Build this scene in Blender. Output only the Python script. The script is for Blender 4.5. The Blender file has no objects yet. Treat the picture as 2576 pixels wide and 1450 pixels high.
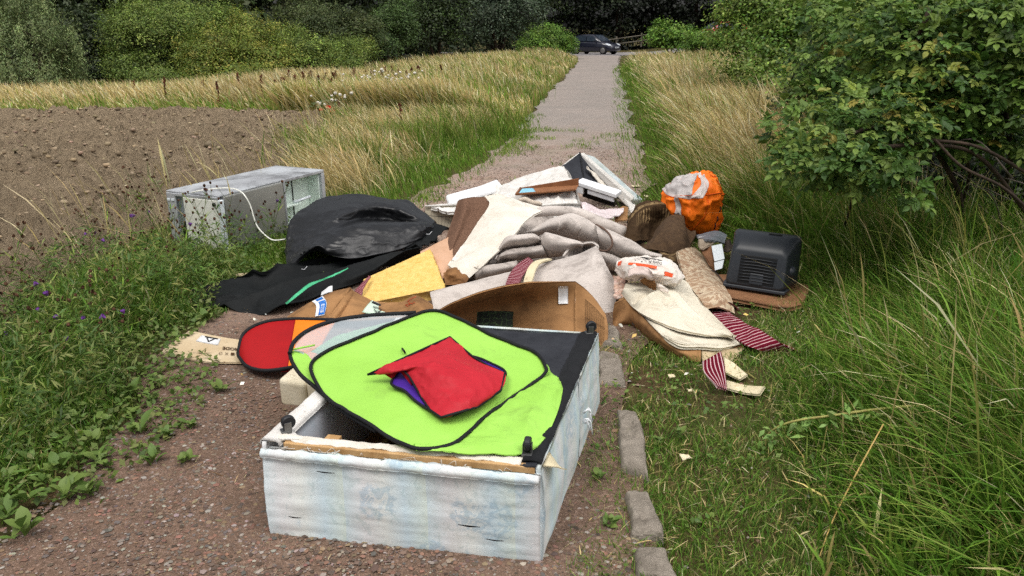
import bpy, math, random
import numpy as np
from mathutils import Vector

# ------------------------------------------------------------------ camera, sky, sun, exposure
scene = bpy.context.scene
COL = scene.collection
random.seed(7)
RNG = np.random.default_rng(11)
EYE = 1.6
FOC = 2000.0                       # focal length in units of a 2576 px wide picture
HORIZON = 70.0
PITCH = math.atan((725.0 - HORIZON) / FOC)
cam_data = bpy.data.cameras.new("camera")
cam_data.sensor_width = 36.0
cam_data.lens = FOC / 2576.0 * 36.0
cam_data.clip_start = 0.05
cam_data.clip_end = 900.0
cam = bpy.data.objects.new("camera", cam_data)
cam.location = (0, 0, EYE)
cam.rotation_euler = (math.pi / 2 - PITCH, 0, 0)
COL.objects.link(cam)
scene.camera = cam

world = bpy.data.worlds.new("World")
scene.world = world
world.use_nodes = True
wn = world.node_tree
wn.nodes.clear()
SUN_EL, SUN_AZ = math.radians(62), math.radians(-52)     # overcast: a broad soft sun high on the left, behind the camera
sky = wn.nodes.new("ShaderNodeTexSky")
sky.sky_type = 'NISHITA'
sky.sun_disc = False
sky.sun_elevation = SUN_EL
sky.sun_rotation = math.pi + SUN_AZ
sky.air_density = 1.0
sky.dust_density = 6.0
hsv = wn.nodes.new("ShaderNodeHueSaturation")
hsv.inputs['Saturation'].default_value = 0.22
bg = wn.nodes.new("ShaderNodeBackground")
bg.inputs['Strength'].default_value = 0.112
wo = wn.nodes.new("ShaderNodeOutputWorld")
wn.links.new(sky.outputs[0], hsv.inputs['Color'])
wn.links.new(hsv.outputs[0], bg.inputs['Color'])
wn.links.new(bg.outputs[0], wo.inputs['Surface'])

sun_d = bpy.data.lights.new("sun", 'SUN')
sun_d.energy = 1.4
sun_d.angle = math.radians(26)
sun_d.color = (1.0, 0.96, 0.9)
sun = bpy.data.objects.new("sun", sun_d)
_sd = Vector((math.sin(SUN_AZ) * math.cos(SUN_EL), -math.cos(SUN_AZ) * math.cos(SUN_EL), math.sin(SUN_EL)))
sun.rotation_euler = (-_sd).to_track_quat('-Z', 'Y').to_euler()
COL.objects.link(sun)

vs = scene.view_settings
vs.view_transform = 'Standard'
vs.look = 'None'
vs.exposure = 0.40
vs.gamma = 1.0
vs.use_curve_mapping = False
scene.cycles.max_bounces = 6
scene.cycles.diffuse_bounces = 3
scene.cycles.glossy_bounces = 2
scene.cycles.transmission_bounces = 3
scene.cycles.transparent_max_bounces = 8
scene.cycles.use_denoising = False

# ------------------------------------------------------------------ surveying: a sight line through the picture to a place in the world
_c, _s = math.cos(PITCH), math.sin(PITCH)
def ray(u, v):
    x = (u - 1288.0) / FOC
    y = -(v - 725.0) / FOC
    return np.array((x, _c + y * _s, y * _c - _s))
def at_z(u, v, z=0.0):
    r = ray(u, v); t = (z - EYE) / r[2]
    return np.array((r[0] * t, r[1] * t, z))
def at_y(u, v, y):
    r = ray(u, v); t = y / r[1]
    return np.array((r[0] * t, y, EYE + r[2] * t))

# ------------------------------------------------------------------ tagging
def tag(o, label=None, cat=None, group=None, kind=None):
    if label: o['label'] = label
    if cat: o['category'] = cat
    if group: o['group'] = group
    if kind: o['kind'] = kind
    return o
def thing(name, label, cat, loc=(0, 0, 0), group=None, rot=(0, 0, 0)):
    o = bpy.data.objects.new(name, None)
    o.empty_display_size = 0.05
    o.location = [float(a) for a in loc]
    o.rotation_euler = rot
    COL.objects.link(o)
    bpy_update.append(o)
    return tag(o, label, cat, group)
bpy_update = []
def adopt(o, parent):
    """parent o to a thing, keeping o's world-space mesh where it is (things have plain translation and rotation)"""
    if parent is not None:
        o.parent = parent
        if not o.get('_local'):
            mw = parent_matrix(parent)
            o.matrix_parent_inverse = mw.inverted()
    return o
def parent_matrix(p):
    from mathutils import Matrix, Euler
    m = Matrix.Translation(p.location) @ Euler(p.rotation_euler).to_matrix().to_4x4()
    if p.parent is not None:
        m = parent_matrix(p.parent) @ p.matrix_parent_inverse @ m
    return m

# ------------------------------------------------------------------ meshes
def make_mesh(name, verts, faces, mat, uv=None, col=None, smooth=False):
    """verts (n,3); faces: list of tuples or an (m,k) array; uv per vertex; col per vertex rgb"""
    verts = np.asarray(verts, dtype=np.float32).reshape(-1, 3)
    me = bpy.data.meshes.new(name)
    if isinstance(faces, np.ndarray):
        groups = [faces]
    elif faces and isinstance(faces[0], np.ndarray):
        groups = faces
    else:
        groups = None
    if groups is None:
        me.from_pydata([tuple(map(float, v)) for v in verts], [], [tuple(int(i) for i in f) for f in faces])
    else:
        nl = sum(g.size for g in groups); npoly = sum(len(g) for g in groups)
        me.vertices.add(len(verts)); me.loops.add(nl); me.polygons.add(npoly)
        me.vertices.foreach_set("co", verts.ravel())
        me.loops.foreach_set("vertex_index", np.concatenate([g.ravel() for g in groups]).astype(np.int32))
        starts, o = [], 0
        for g in groups:
            starts.append(o + np.arange(len(g)) * g.shape[1]); o += g.size
        me.polygons.foreach_set("loop_start", np.concatenate(starts).astype(np.int32))
        me.update(calc_edges=True)
    if smooth:
        me.polygons.foreach_set("use_smooth", np.ones(len(me.polygons), dtype=bool))
    if uv is not None:
        lay = me.uv_layers.new(name="UVMap")
        idx = np.empty(len(me.loops), dtype=np.int32); me.loops.foreach_get("vertex_index", idx)
        lay.data.foreach_set("uv", np.asarray(uv, dtype=np.float32)[idx].ravel())
    if col is not None:
        at = me.color_attributes.new(name="Col", type='FLOAT_COLOR', domain='POINT')
        c = np.ones((len(verts), 4), dtype=np.float32); c[:, :3] = col
        at.data.foreach_set("color", c.ravel())
    if mat is not None:
        me.materials.append(mat)
    me.update()
    return me
def obj(name, verts, faces, mat, parent=None, uv=None, col=None, smooth=False):
    me = make_mesh(name, verts, faces, mat, uv, col, smooth)
    o = bpy.data.objects.new(name, me)
    COL.objects.link(o)
    adopt(o, parent)
    return o

# ------------------------------------------------------------------ noise
def _hash(ix, iy, iz, seed):
    h = (ix.astype(np.int64) * 374761393 + iy.astype(np.int64) * 668265263 + iz.astype(np.int64) * 2147483647 + seed * 1274126177) & 0x7fffffff
    h = ((h ^ (h >> 13)) * 1274126177) & 0x7fffffff
    return ((h ^ (h >> 16)) & 0xffff) / 65535.0
def noise3(p, scale=1.0, seed=0):
    p = np.asarray(p, dtype=np.float64) * scale
    i = np.floor(p).astype(np.int64); f = p - i
    f = f * f * (3 - 2 * f)
    x, y, z = i[..., 0], i[..., 1], i[..., 2]
    fx, fy, fz = f[..., 0], f[..., 1], f[..., 2]
    def h(a, b, c): return _hash(x + a, y + b, z + c, seed)
    c00 = h(0, 0, 0) * (1 - fx) + h(1, 0, 0) * fx
    c10 = h(0, 1, 0) * (1 - fx) + h(1, 1, 0) * fx
    c01 = h(0, 0, 1) * (1 - fx) + h(1, 0, 1) * fx
    c11 = h(0, 1, 1) * (1 - fx) + h(1, 1, 1) * fx
    return (c00 * (1 - fy) + c10 * fy) * (1 - fz) + (c01 * (1 - fy) + c11 * fy) * fz
def noise2(x, y, scale=1.0, seed=0):
    x = np.asarray(x, dtype=np.float64); y = np.asarray(y, dtype=np.float64)
    return noise3(np.stack([x, y, np.zeros_like(x)], -1), scale, seed)
def fbm2(x, y, scale=1.0, seed=0, octv=4):
    a, t, s = 1.0, 0.0, 0.0
    for k in range(octv):
        t = t + a * noise2(x, y, scale * 2 ** k, seed + k); s += a; a *= 0.5
    return t / s
def fbm3(p, scale=1.0, seed=0, octv=3):
    a, t, s = 1.0, 0.0, 0.0
    for k in range(octv):
        t = t + a * noise3(p, scale * 2 ** k, seed + k); s += a; a *= 0.5
    return t / s

# ------------------------------------------------------------------ materials
def srgb(r, g, b):
    f = lambda c: (c / 12.92 if c <= 0.04045 else ((c + 0.055) / 1.055) ** 2.4)
    return (f(r / 255.0), f(g / 255.0), f(b / 255.0))
class NT:
    def __init__(self, name):
        self.m = bpy.data.materials.new(name); self.m.use_nodes = True
        self.t = self.m.node_tree
        self.t.nodes.clear()
        self.out = self.n("ShaderNodeOutputMaterial")
        self.p = self.n("ShaderNodeBsdfPrincipled")
        self.l(self.p.outputs[0], self.out.inputs['Surface'])
    def n(self, kind, **kw):
        nd = self.t.nodes.new(kind)
        for k, v in kw.items(): setattr(nd, k, v)
        return nd
    def l(self, a, b): self.t.links.new(a, b)
    def set(self, nd, **kw):
        for k, v in kw.items():
            nd.inputs[k.replace('_', ' ')].default_value = v
        return nd
    def coord(self, which='Object'):
        return self.n("ShaderNodeTexCoord").outputs[which]
    def noise(self, vec, scale=5.0, detail=4.0, rough=0.6, dist=0.0):
        t = self.n("ShaderNodeTexNoise")
        self.l(vec, t.inputs['Vector'])
        t.inputs['Scale'].default_value = scale; t.inputs['Detail'].default_value = detail
        t.inputs['Roughness'].default_value = rough; t.inputs['Distortion'].default_value = dist
        return t.outputs['Fac']
    def voro(self, vec, scale=5.0, feature='F1', out='Distance'):
        t = self.n("ShaderNodeTexVoronoi"); t.feature = feature
        self.l(vec, t.inputs['Vector']); t.inputs['Scale'].default_value = scale
        return t.outputs[out]
    def ramp(self, fac, stops):
        r = self.n("ShaderNodeValToRGB")
        e = r.color_ramp.elements
        while len(e) < len(stops): e.new(0.5)
        for i, (pos, c) in enumerate(stops):
            e[i].position = pos
            e[i].color = (c, c, c, 1) if isinstance(c, (int, float)) else (*c, 1)
        self.l(fac, r.inputs[0])
        return r.outputs['Color']
    def mix(self, fac, a, b, mode='MIX'):
        m = self.n("ShaderNodeMix"); m.data_type = 'RGBA'; m.blend_type = mode
        for sock, v in ((0, fac), (6, a), (7, b)):
            if hasattr(v, 'is_linked'): self.l(v, m.inputs[sock])
            else: m.inputs[sock].default_value = v if sock == 0 else ((*v, 1) if len(v) == 3 else v)
        return m.outputs[2]
    def math(self, op, a, b=None, c=None):
        m = self.n("ShaderNodeMath", operation=op)
        for i, v in enumerate((a, b, c)):
            if v is None: continue
            if hasattr(v, 'is_linked'): self.l(v, m.inputs[i])
            else: m.inputs[i].default_value = v
        return m.outputs[0]
    def mapping(self, vec, scale=(1, 1, 1), loc=(0, 0, 0), rot=(0, 0, 0)):
        m = self.n("ShaderNodeMapping"); self.l(vec, m.inputs['Vector'])
        m.inputs['Scale'].default_value = scale; m.inputs['Location'].default_value = loc; m.inputs['Rotation'].default_value = rot
        return m.outputs[0]
    def sep(self, vec):
        s = self.n("ShaderNodeSeparateXYZ"); self.l(vec, s.inputs[0]); return s.outputs
    def color(self, c):
        if hasattr(c, 'is_linked'): self.l(c, self.p.inputs['Base Color'])
        else: self.p.inputs['Base Color'].default_value = (*c, 1)
    def bump(self, h, strength=0.3, dist=0.01):
        b = self.n("ShaderNodeBump"); b.inputs['Strength'].default_value = strength; b.inputs['Distance'].default_value = dist
        self.l(h, b.inputs['Height']); self.l(b.outputs[0], self.p.inputs['Normal'])
    def rough(self, v, spec=0.3):
        if hasattr(v, 'is_linked'): self.l(v, self.p.inputs['Roughness'])
        else: self.p.inputs['Roughness'].default_value = v
        self.p.inputs['Specular IOR Level'].default_value = spec
def plain(name, c1, c2=None, scale=6.0, rough=0.8, bump=0.15, bscale=40.0, bdist=0.004, spec=0.3, stain=None, stain_scale=3.0, stain_lo=0.55, stain_hi=0.75, metal=0.0, coord='Object'):
    """a worn surface: two tones in noise, optional stains, fine relief"""
    t = NT(name); v = t.coord(coord)
    c2 = c2 or tuple(a * 0.75 for a in c1)
    col = t.mix(t.ramp(t.noise(v, scale, 5, 0.65), [(0.35, 0.0), (0.65, 1.0)]), c1, c2)
    if stain:
        col = t.mix(t.ramp(t.noise(v, stain_scale, 6, 0.7, 0.6), [(stain_lo, 0.0), (stain_hi, 1.0)]), col, stain)
    t.color(col); t.rough(rough, spec); t.p.inputs['Metallic'].default_value = metal
    if bump: t.bump(t.noise(v, bscale, 4, 0.6), bump, bdist)
    return t.m
def leafy(name, rough=0.55, trans=0.25, spec=0.25):
    """foliage: own colour of every leaf or blade from the mesh, some light passing through"""
    t = NT(name)
    a = t.n("ShaderNodeAttribute"); a.attribute_name = "Col"
    t.l(a.outputs['Color'], t.p.inputs['Base Color']); t.rough(rough, spec)
    if trans:
        tr = t.n("ShaderNodeBsdfTranslucent"); t.l(a.outputs['Color'], tr.inputs['Color'])
        mx = t.n("ShaderNodeMixShader"); mx.inputs[0].default_value = trans
        t.l(t.p.outputs[0], mx.inputs[1]); t.l(tr.outputs[0], mx.inputs[2]); t.l(mx.outputs[0], t.out.inputs['Surface'])
    return t.m

# ------------------------------------------------------------------ shape builders
def catmull(P, t):
    """P (n,...) control points, t array in 0..1 -> interpolated"""
    P = np.asarray(P, dtype=np.float64); n = len(P)
    if n == 1: return np.repeat(P, len(t), 0)
    x = np.clip(np.asarray(t), 0, 1) * (n - 1)
    i = np.minimum(x.astype(int), n - 2); f = (x - i).reshape((-1,) + (1,) * (P.ndim - 1))
    p1, p2 = P[i], P[i + 1]
    p0 = np.where((i > 0).reshape(f.shape), P[np.maximum(i - 1, 0)], 2 * p1 - p2)
    p3 = np.where((i < n - 2).reshape(f.shape), P[np.minimum(i + 2, n - 1)], 2 * p2 - p1)
    return 0.5 * (2 * p1 + (p2 - p0) * f + (2 * p0 - 5 * p1 + 4 * p2 - p3) * f ** 2 + (3 * p1 - p0 - 3 * p2 + p3) * f ** 3)
def linear(P, t):
    P = np.asarray(P, dtype=np.float64); n = len(P)
    x = np.clip(np.asarray(t), 0, 1) * (n - 1)
    i = np.minimum(x.astype(int), n - 2); f = (x - i).reshape((-1,) + (1,) * (P.ndim - 1))
    return P[i] * (1 - f) + P[i + 1] * f
class Patch:
    """a sheet through a grid of control points (rows x cols x 3)"""
    def __init__(self, ctrl, lin=False):
        self.c = np.asarray(ctrl, dtype=np.float64); self.f = linear if lin else catmull
    def grid(self, nu, nv):
        g = self.f(self.c, np.linspace(0, 1, nu))
        return np.swapaxes(self.f(np.swapaxes(g, 0, 1), np.linspace(0, 1, nv)), 0, 1)
    def at(self, s, t):
        s = np.atleast_1d(s); t = np.atleast_1d(t)
        rows = self.f(self.c, t)                       # (k, cols, 3)
        return np.array([self.f(rows[k], [s[k]])[0] for k in range(len(s))])
def grid_normals(g):
    du = np.gradient(g, axis=0); dv = np.gradient(g, axis=1)
    n = np.cross(du, dv); return n / np.maximum(np.linalg.norm(n, axis=2, keepdims=True), 1e-9)
def sheet_geo(g, thick=0.0, flip=False):
    nu, nv = g.shape[:2]
    idx = np.arange(nu * nv).reshape(nu, nv)
    q = np.stack([idx[:-1, :-1], idx[:-1, 1:], idx[1:, 1:], idx[1:, :-1]], -1).reshape(-1, 4)
    uv = np.stack(np.meshgrid(np.linspace(0, 1, nv), np.linspace(0, 1, nu)), -1).reshape(-1, 2)
    V = g.reshape(-1, 3)
    if thick:
        n = grid_normals(g).reshape(-1, 3) * (-1 if flip else 1)
        N = nu * nv
        V = np.concatenate([V, V - n * thick])
        rim = np.concatenate([idx[0, :], idx[1:, -1], idx[-1, -2::-1], idx[-2:0:-1, 0]])
        r2 = np.roll(rim, -1)
        side = np.stack([rim, r2, r2 + N, rim + N], -1)
        q = np.concatenate([q, q[:, ::-1] + N, side])
        uv = np.concatenate([uv, uv])
    return V, q, uv
def sheet(name, ctrl, mat, parent=None, res=(40, 40), thick=0.012, wr=0.0, wscale=6.0, seed=0, lin=False, flip=False, smooth=True, extra=None, ragged=0.0, crease=0.25):
    p = Patch(ctrl, lin)
    g = p.grid(*res)
    if ragged:
        nu, nv = g.shape[:2]
        e = (fbm2(np.linspace(0, 9, nv), np.zeros(nv) + seed, 2.0, seed, 3) - 0.5) * ragged * 2
        dirv = g[-1] - g[-3]; g[-1] += dirv / np.maximum(np.linalg.norm(dirv, axis=1, keepdims=True), 1e-6) * e[:, None]
    if wr:
        n = grid_normals(g)
        d = (fbm3(g, wscale, seed + 3, 3) - 0.5) * 2 * wr
        if crease:
            rd = 1 - np.abs(2 * fbm3(g * np.array((1.0, 0.75, 1.3)), wscale * 0.9, seed + 17, 3) - 1)
            rd2 = 1 - np.abs(2 * fbm3(g * np.array((0.7, 1.2, 1.0)) + 4.0, wscale * 2.1, seed + 29, 2) - 1)
            d = d + wr * crease * (1.5 * (rd ** 7 - 0.25) + 0.6 * (rd2 ** 8 - 0.2))
        g = g + n * d[..., None]
    if extra is not None:
        g = extra(g)
    V, q, uv = sheet_geo(g, thick, flip)
    o = obj(name, V, q, mat, parent, uv=uv, smooth=smooth)
    return o, p
def rings(name, ring_list, mat, parent=None, close=True, cap=True, smooth=True):
    """loft through closed rings (each k x 3)"""
    R = np.asarray(ring_list, dtype=np.float64); n, k = R.shape[:2]
    idx = np.arange(n * k).reshape(n, k)
    a = idx[:-1]; b = idx[1:]
    q = np.stack([a, np.roll(a, -1, 1), np.roll(b, -1, 1), b], -1).reshape(-1, 4)
    faces = [tuple(f) for f in q]
    if cap:
        faces.append(tuple(idx[0][::-1])); faces.append(tuple(idx[-1]))
    u = np.tile(np.linspace(0, 1, k), n); v = np.repeat(np.linspace(0, 1, n), k)
    return obj(name, R.reshape(-1, 3), faces, mat, parent, uv=np.stack([u, v], -1), smooth=smooth)
def tube_geo(path, r, sides=6, closed=False, flat=1.0):
    P = np.asarray(path, dtype=np.float64); n = len(P)
    r = np.broadcast_to(np.asarray(r, dtype=np.float64), (n,))
    if closed: T = np.roll(P, -1, 0) - np.roll(P, 1, 0)
    else: T = np.gradient(P, axis=0)
    T /= np.maximum(np.linalg.norm(T, axis=1, keepdims=True), 1e-9)
    up = np.array((0, 0, 1.0)); A = np.cross(T, up)
    bad = np.linalg.norm(A, axis=1) < 0.1
    A[bad] = np.cross(T[bad], np.array((1.0, 0, 0)))
    A /= np.linalg.norm(A, axis=1, keepdims=True); B = np.cross(A, T)
    ang = np.linspace(0, 2 * math.pi, sides, endpoint=False)
    R = P[:, None, :] + r[:, None, None] * (np.cos(ang)[None, :, None] * A[:, None, :] + flat * np.sin(ang)[None, :, None] * B[:, None, :])
    idx = np.arange(n * sides).reshape(n, sides)
    a = idx if closed else idx[:-1]
    b = np.roll(idx, -1, 0) if closed else idx[1:]
    q = np.stack([a, np.roll(a, -1, 1), np.roll(b, -1, 1), b], -1).reshape(-1, 4)
    return R.reshape(-1, 3), q
def tube(name, path, r, mat, parent=None, sides=6, closed=False, flat=1.0, smooth_n=0):
    if smooth_n:
        path = catmull(np.asarray(path), np.linspace(0, 1, smooth_n))
        if np.ndim(r): r = np.interp(np.linspace(0, 1, smooth_n), np.linspace(0, 1, len(r)), r)
    V, q = tube_geo(path, r, sides, closed, flat)
    f = [tuple(x) for x in q]
    if not closed:
        f.append(tuple(range(sides))[::-1]); f.append(tuple(range(len(V) - sides, len(V))))
    return obj(name, V, f, mat, parent, smooth=True)
def hexa_geo(c, bevel=0.0):
    """c: 8 corners, bottom ring 0-3, top ring 4-7"""
    f = [(3, 2, 1, 0), (4, 5, 6, 7), (0, 1, 5, 4), (1, 2, 6, 5), (2, 3, 7, 6), (3, 0, 4, 7)]
    return np.asarray(c, dtype=np.float64), f
def hexa(name, c, mat, parent=None, bevel=0.004, seg=2, smooth=False):
    V, f = hexa_geo(c)
    o = obj(name, V, f, mat, parent)
    if bevel:
        import bmesh
        bm = bmesh.new(); bm.from_mesh(o.data)
        bmesh.ops.bevel(bm, geom=list(bm.edges), offset=bevel, segments=seg, affect='EDGES', profile=0.5)
        bmesh.ops.recalc_face_normals(bm, faces=bm.faces)
        bm.to_mesh(o.data); bm.free()
    return o
def box_corners(center, ax, ay, az):
    """half-extent vectors"""
    c = np.asarray(center, dtype=float); ax, ay, az = map(lambda a: np.asarray(a, dtype=float), (ax, ay, az))
    return [c - ax - ay - az, c + ax - ay - az, c + ax + ay - az, c - ax + ay - az, c - ax - ay + az, c + ax - ay + az, c + ax + ay + az, c - ax + ay + az]
def box(name, center, ax, ay, az, mat, parent=None, bevel=0.004, seg=2):
    return hexa(name, box_corners(center, ax, ay, az), mat, parent, bevel, seg)
def disc(name, outline, mat, parent=None, nrings=10, npts=96, center=None, thick=0.004, wr=0.0, wscale=8.0, seed=0, bulge=0.0, catm=True):
    """a star-shaped sheet spanned inside a closed outline"""
    O = np.asarray(outline, dtype=np.float64)
    if catm:
        Pc = np.concatenate([O[-2:], O, O[:3]]); n = len(O)
        t = (2 + np.linspace(0, n, npts, endpoint=False)) / (len(Pc) - 1)
        O = catmull(Pc, t)
    else:
        Pc = np.concatenate([O, O[:1]]); O = linear(Pc, np.linspace(0, 1, npts, endpoint=False))
    c = O.mean(0) if center is None else np.asarray(center, dtype=float)
    rr = np.linspace(0.02, 1, nrings)
    g = c + rr[:, None, None] * (O[None] - c)
    g[..., 2] += bulge * (1 - rr[:, None] ** 2)
    nrm = np.cross(O[npts // 3] - O[0], O[2 * npts // 3] - O[0]); nrm /= np.linalg.norm(nrm)
    if nrm[2] < 0: nrm = -nrm
    if wr: g = g + nrm * ((fbm3(g, wscale, seed, 3) - 0.5) * 2 * wr)[..., None]
    idx = np.arange(nrings * npts).reshape(nrings, npts)
    a, b = idx[:-1], idx[1:]
    q = np.stack([a, b, np.roll(b, -1, 1), np.roll(a, -1, 1)], -1).reshape(-1, 4)
    V = g.reshape(-1, 3); N = len(V)
    faces = [tuple(f) for f in q] + [tuple(idx[0])]
    if thick:
        V = np.concatenate([V, V - nrm * thick])
        faces += [tuple(int(i) + N for i in f[::-1]) for f in faces]
        rim = idx[-1]; r2 = np.roll(rim, -1)
        faces += [(int(r), int(r + N), int(s + N), int(s)) for r, s in zip(rim, r2)]
    o = obj(name, V, faces, mat, parent, smooth=True)
    return o, g[-1], nrm
def lettering(name, text, place, mat, parent, size=1.0, bold=False):
    """flat printed words: place(s,t) maps the text's own unit box to the surface"""
    cu = bpy.data.curves.new("words", 'FONT'); cu.body = text; cu.size = 1.0
    if bold: cu.offset = 0.02
    tmp = bpy.data.objects.new("words", cu); COL.objects.link(tmp)
    dg = bpy.context.evaluated_depsgraph_get()
    me = bpy.data.meshes.new_from_object(tmp.evaluated_get(dg))
    bpy.data.objects.remove(tmp)
    n = len(me.vertices); co = np.empty(n * 3); me.vertices.foreach_get("co", co); co = co.reshape(-1, 3)
    lo, hi = co.min(0), co.max(0)
    st = (co[:, :2] - lo[:2]) / np.maximum(hi[:2] - lo[:2], 1e-6)
    faces = [tuple(p.vertices) for p in me.polygons]
    bpy.data.meshes.remove(me)
    V = np.array([place(a, b) for a, b in st])
    return obj(name, V, faces, mat, parent)
def copy_tree(o, parent=None):
    c = o.copy(); COL.objects.link(c); c.parent = parent
    for ch in [k for k in bpy.data.objects if k.parent == o]:
        copy_tree(ch, c)
    return c
# ================================================================== the setting
def path_left(y):
    return np.interp(y, [-6, 1.5, 2.1, 2.5, 3.3, 3.8, 4.4, 5.7, 7.0, 8.1, 9.0, 10.2, 12.0, 19.2, 46.7, 62.0, 70], [-1.9, -1.75, -1.65, -1.52, -1.52, -1.72, -1.50, -1.35, -1.1, -0.8, -0.55, -0.25, 0.05, 0.80, 3.86, 4.9, 5.4])
def path_right(y):
    return np.interp(y, [-6, 1.5, 3.6, 4.2, 6.0, 8.0, 10.2, 46.7, 62.0, 70], [0.30, 0.34, 0.44, 0.75, 1.1, 1.3, 1.55, 5.9, 8.0, 9.2])
def field_edge(y):
    return np.interp(y, [-6, 1.0, 3.2, 4.2, 5.2, 6.2, 7.5, 9.0, 10.2, 13.1, 15], [-2.2, -2.3, -2.4, -2.55, -2.75, -2.75, -2.55, -2.4, -2.45, -2.9, -3.3])
def smooth(a, b, x):
    t = np.clip((np.asarray(x, dtype=float) - a) / (b - a), 0, 1); return t * t * (3 - 2 * t)
def tz(x, y):
    """height of the land: level by the heap, falling a little towards the road, a bank rising on the right far away"""
    x = np.asarray(x, dtype=float); y = np.asarray(y, dtype=float)
    z = -0.0075 * np.clip(y - 10, 0, 60)
    z = z + smooth(0.5, 9.0, x - path_right(y) - 1.5) * smooth(30, 52, y) * 1.15
    off = np.minimum(np.abs(x - path_left(y)), np.abs(x - path_right(y)))
    out = (x < path_left(y)) | (x > path_right(y))
    z = z + np.where(out, smooth(0, 1.2, off) * 0.05 * (fbm2(x, y, 0.8, 5, 3) + 0.2) * smooth(9, 16, y), 0)
    return z

# ---- ground
def axis(*seg):
    out = []
    for a, b, n in seg: out.append(np.linspace(a, b, n, endpoint=False))
    return np.concatenate(out + [[seg[-1][1]]])
gx = axis((-260, -40, 10), (-40, -12, 28), (-12, 8, 100), (8, 40, 40), (40, 260, 10))
gy = axis((-60, -2, 8), (-2, 16, 100), (16, 80, 64), (80, 500, 20))
X, Y = np.meshgrid(gx, gy)
Z = tz(X, Y) + 0.012 * (fbm2(X, Y, 1.7, 9, 4) - 0.5)
nr, nc = X.shape
idx = np.arange(nr * nc).reshape(nr, nc)
quads = np.stack([idx[:-1, :-1], idx[:-1, 1:], idx[1:, 1:], idx[1:, :-1]], -1).reshape(-1, 4)
t = NT("earth under grass"); v = t.coord()
soil = t.mix(t.ramp(t.noise(v, 3.0, 6, 0.7), [(0.35, 0.0), (0.65, 1.0)]), srgb(92, 74, 52), srgb(62, 50, 36))
soil = t.mix(t.ramp(t.noise(v, 1.1, 6, 0.7), [(0.4, 0.0), (0.62, 1.0)]), soil, srgb(70, 78, 38))
soil = t.mix(t.ramp(t.noise(v, 70, 3, 0.7), [(0.58, 0.0), (0.72, 0.7)]), soil, srgb(128, 108, 78))
t.color(soil); t.rough(0.95, 0.1); t.bump(t.noise(v, 45, 5, 0.7), 0.6, 0.012)
tag(obj("ground", np.stack([X, Y, Z], -1).reshape(-1, 3), quads, t.m, smooth=True), "earth of the verges under the grass", None, None, 'structure')

# ---- path: loose red gravel near the heap, worn grey-pink tarmac further off
pys = axis((-4, 14, 240), (14, 64, 160))
pn = 36
PX = np.zeros((len(pys), pn)); PY = np.zeros_like(PX)
for i, y in enumerate(pys):
    jl = (fbm2(np.array([y]), np.array([1.0]), 1.3, 21, 4)[0] - 0.5) * (0.6 if y < 14 else 0.55)
    jr = (fbm2(np.array([y]), np.array([7.0]), 1.3, 22, 4)[0] - 0.5) * (0.22 if y < 5 else 0.5)
    PX[i] = np.linspace(path_left(y) - 0.12 + jl, path_right(y) + 0.10 + jr, pn); PY[i] = y
PZ = tz(PX, PY) + 0.018 + 0.010 * (fbm2(PX, PY, 2.2, 30, 4) - 0.5) * smooth(14, 9, PY) + 0.012 * (1 - np.abs(np.linspace(-1, 1, pn))[None, :] ** 3)
idx = np.arange(PX.size).reshape(PX.shape)
quads = np.stack([idx[:-1, :-1], idx[:-1, 1:], idx[1:, 1:], idx[1:, :-1]], -1).reshape(-1, 4)
t = NT("worn path"); v = t.coord(); s = t.sep(v)
grav = t.mix(t.ramp(t.noise(v, 2.2, 6, 0.7), [(0.35, 0.0), (0.65, 1.0)]), srgb(126, 103, 88), srgb(100, 81, 68))
grav = t.mix(t.ramp(t.noise(v, 46, 5, 0.8), [(0.46, 0.0), (0.6, 0.8)]), grav, srgb(96, 78, 66))
grav = t.mix(t.ramp(t.noise(v, 95, 3, 0.8), [(0.52, 0.0), (0.66, 0.9)]), grav, srgb(152, 128, 114))
grav = t.mix(t.ramp(t.noise(v, 170, 2, 0.8), [(0.60, 0.0), (0.68, 0.8)]), grav, srgb(56, 48, 44))
red = t.mix(t.ramp(t.noise(v, 60, 5, 0.8), [(0.38, 0.0), (0.62, 1.0)]), srgb(146, 126, 113), srgb(172, 154, 141))
red = t.mix(t.ramp(t.noise(v, 3.0, 6, 0.75), [(0.45, 0.0), (0.62, 0.7)]), red, srgb(142, 114, 101))
red = t.mix(t.ramp(t.noise(v, 1.3, 6, 0.75), [(0.52, 0.0), (0.62, 0.6)]), red, srgb(126, 118, 88))
grav = t.mix(t.ramp(t.math('DIVIDE', t.math('ADD', s[1], t.math('MULTIPLY', t.noise(v, 0.8, 6, 0.7), 4.0)), 14.0), [(0.42, 0.0), (0.62, 1.0)]), grav, red)
tar = t.mix(t.ramp(t.noise(v, 0.7, 5, 0.65), [(0.35, 0.0), (0.65, 1.0)]), srgb(138, 131, 125), srgb(150, 140, 133))
tar = t.mix(t.ramp(t.noise(v, 3.5, 6, 0.75), [(0.45, 0.0), (0.65, 0.35)]), tar, srgb(138, 124, 116))
c = t.mix(t.ramp(t.math('DIVIDE', t.math('ADD', s[1], t.math('MULTIPLY', t.noise(v, 0.5, 7, 0.75), 14.0)), 30.0), [(0.48, 0.0), (0.72, 1.0)]), grav, tar)
t.color(c); t.rough(0.95, 0.15); t.bump(t.noise(v, 80, 5, 0.8), 0.6, 0.008)
tag(obj("path", np.stack([PX, PY, PZ], -1).reshape(-1, 3), quads, t.m, smooth=True), "gravel and worn tarmac track", None, None, 'structure')
def pz(x, y):
    a = np.clip(2 * (x - path_left(y)) / (path_right(y) - path_left(y)) - 1, -1, 1)
    return tz(x, y) + 0.019 + 0.012 * (1 - np.abs(a) ** 3)

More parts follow.
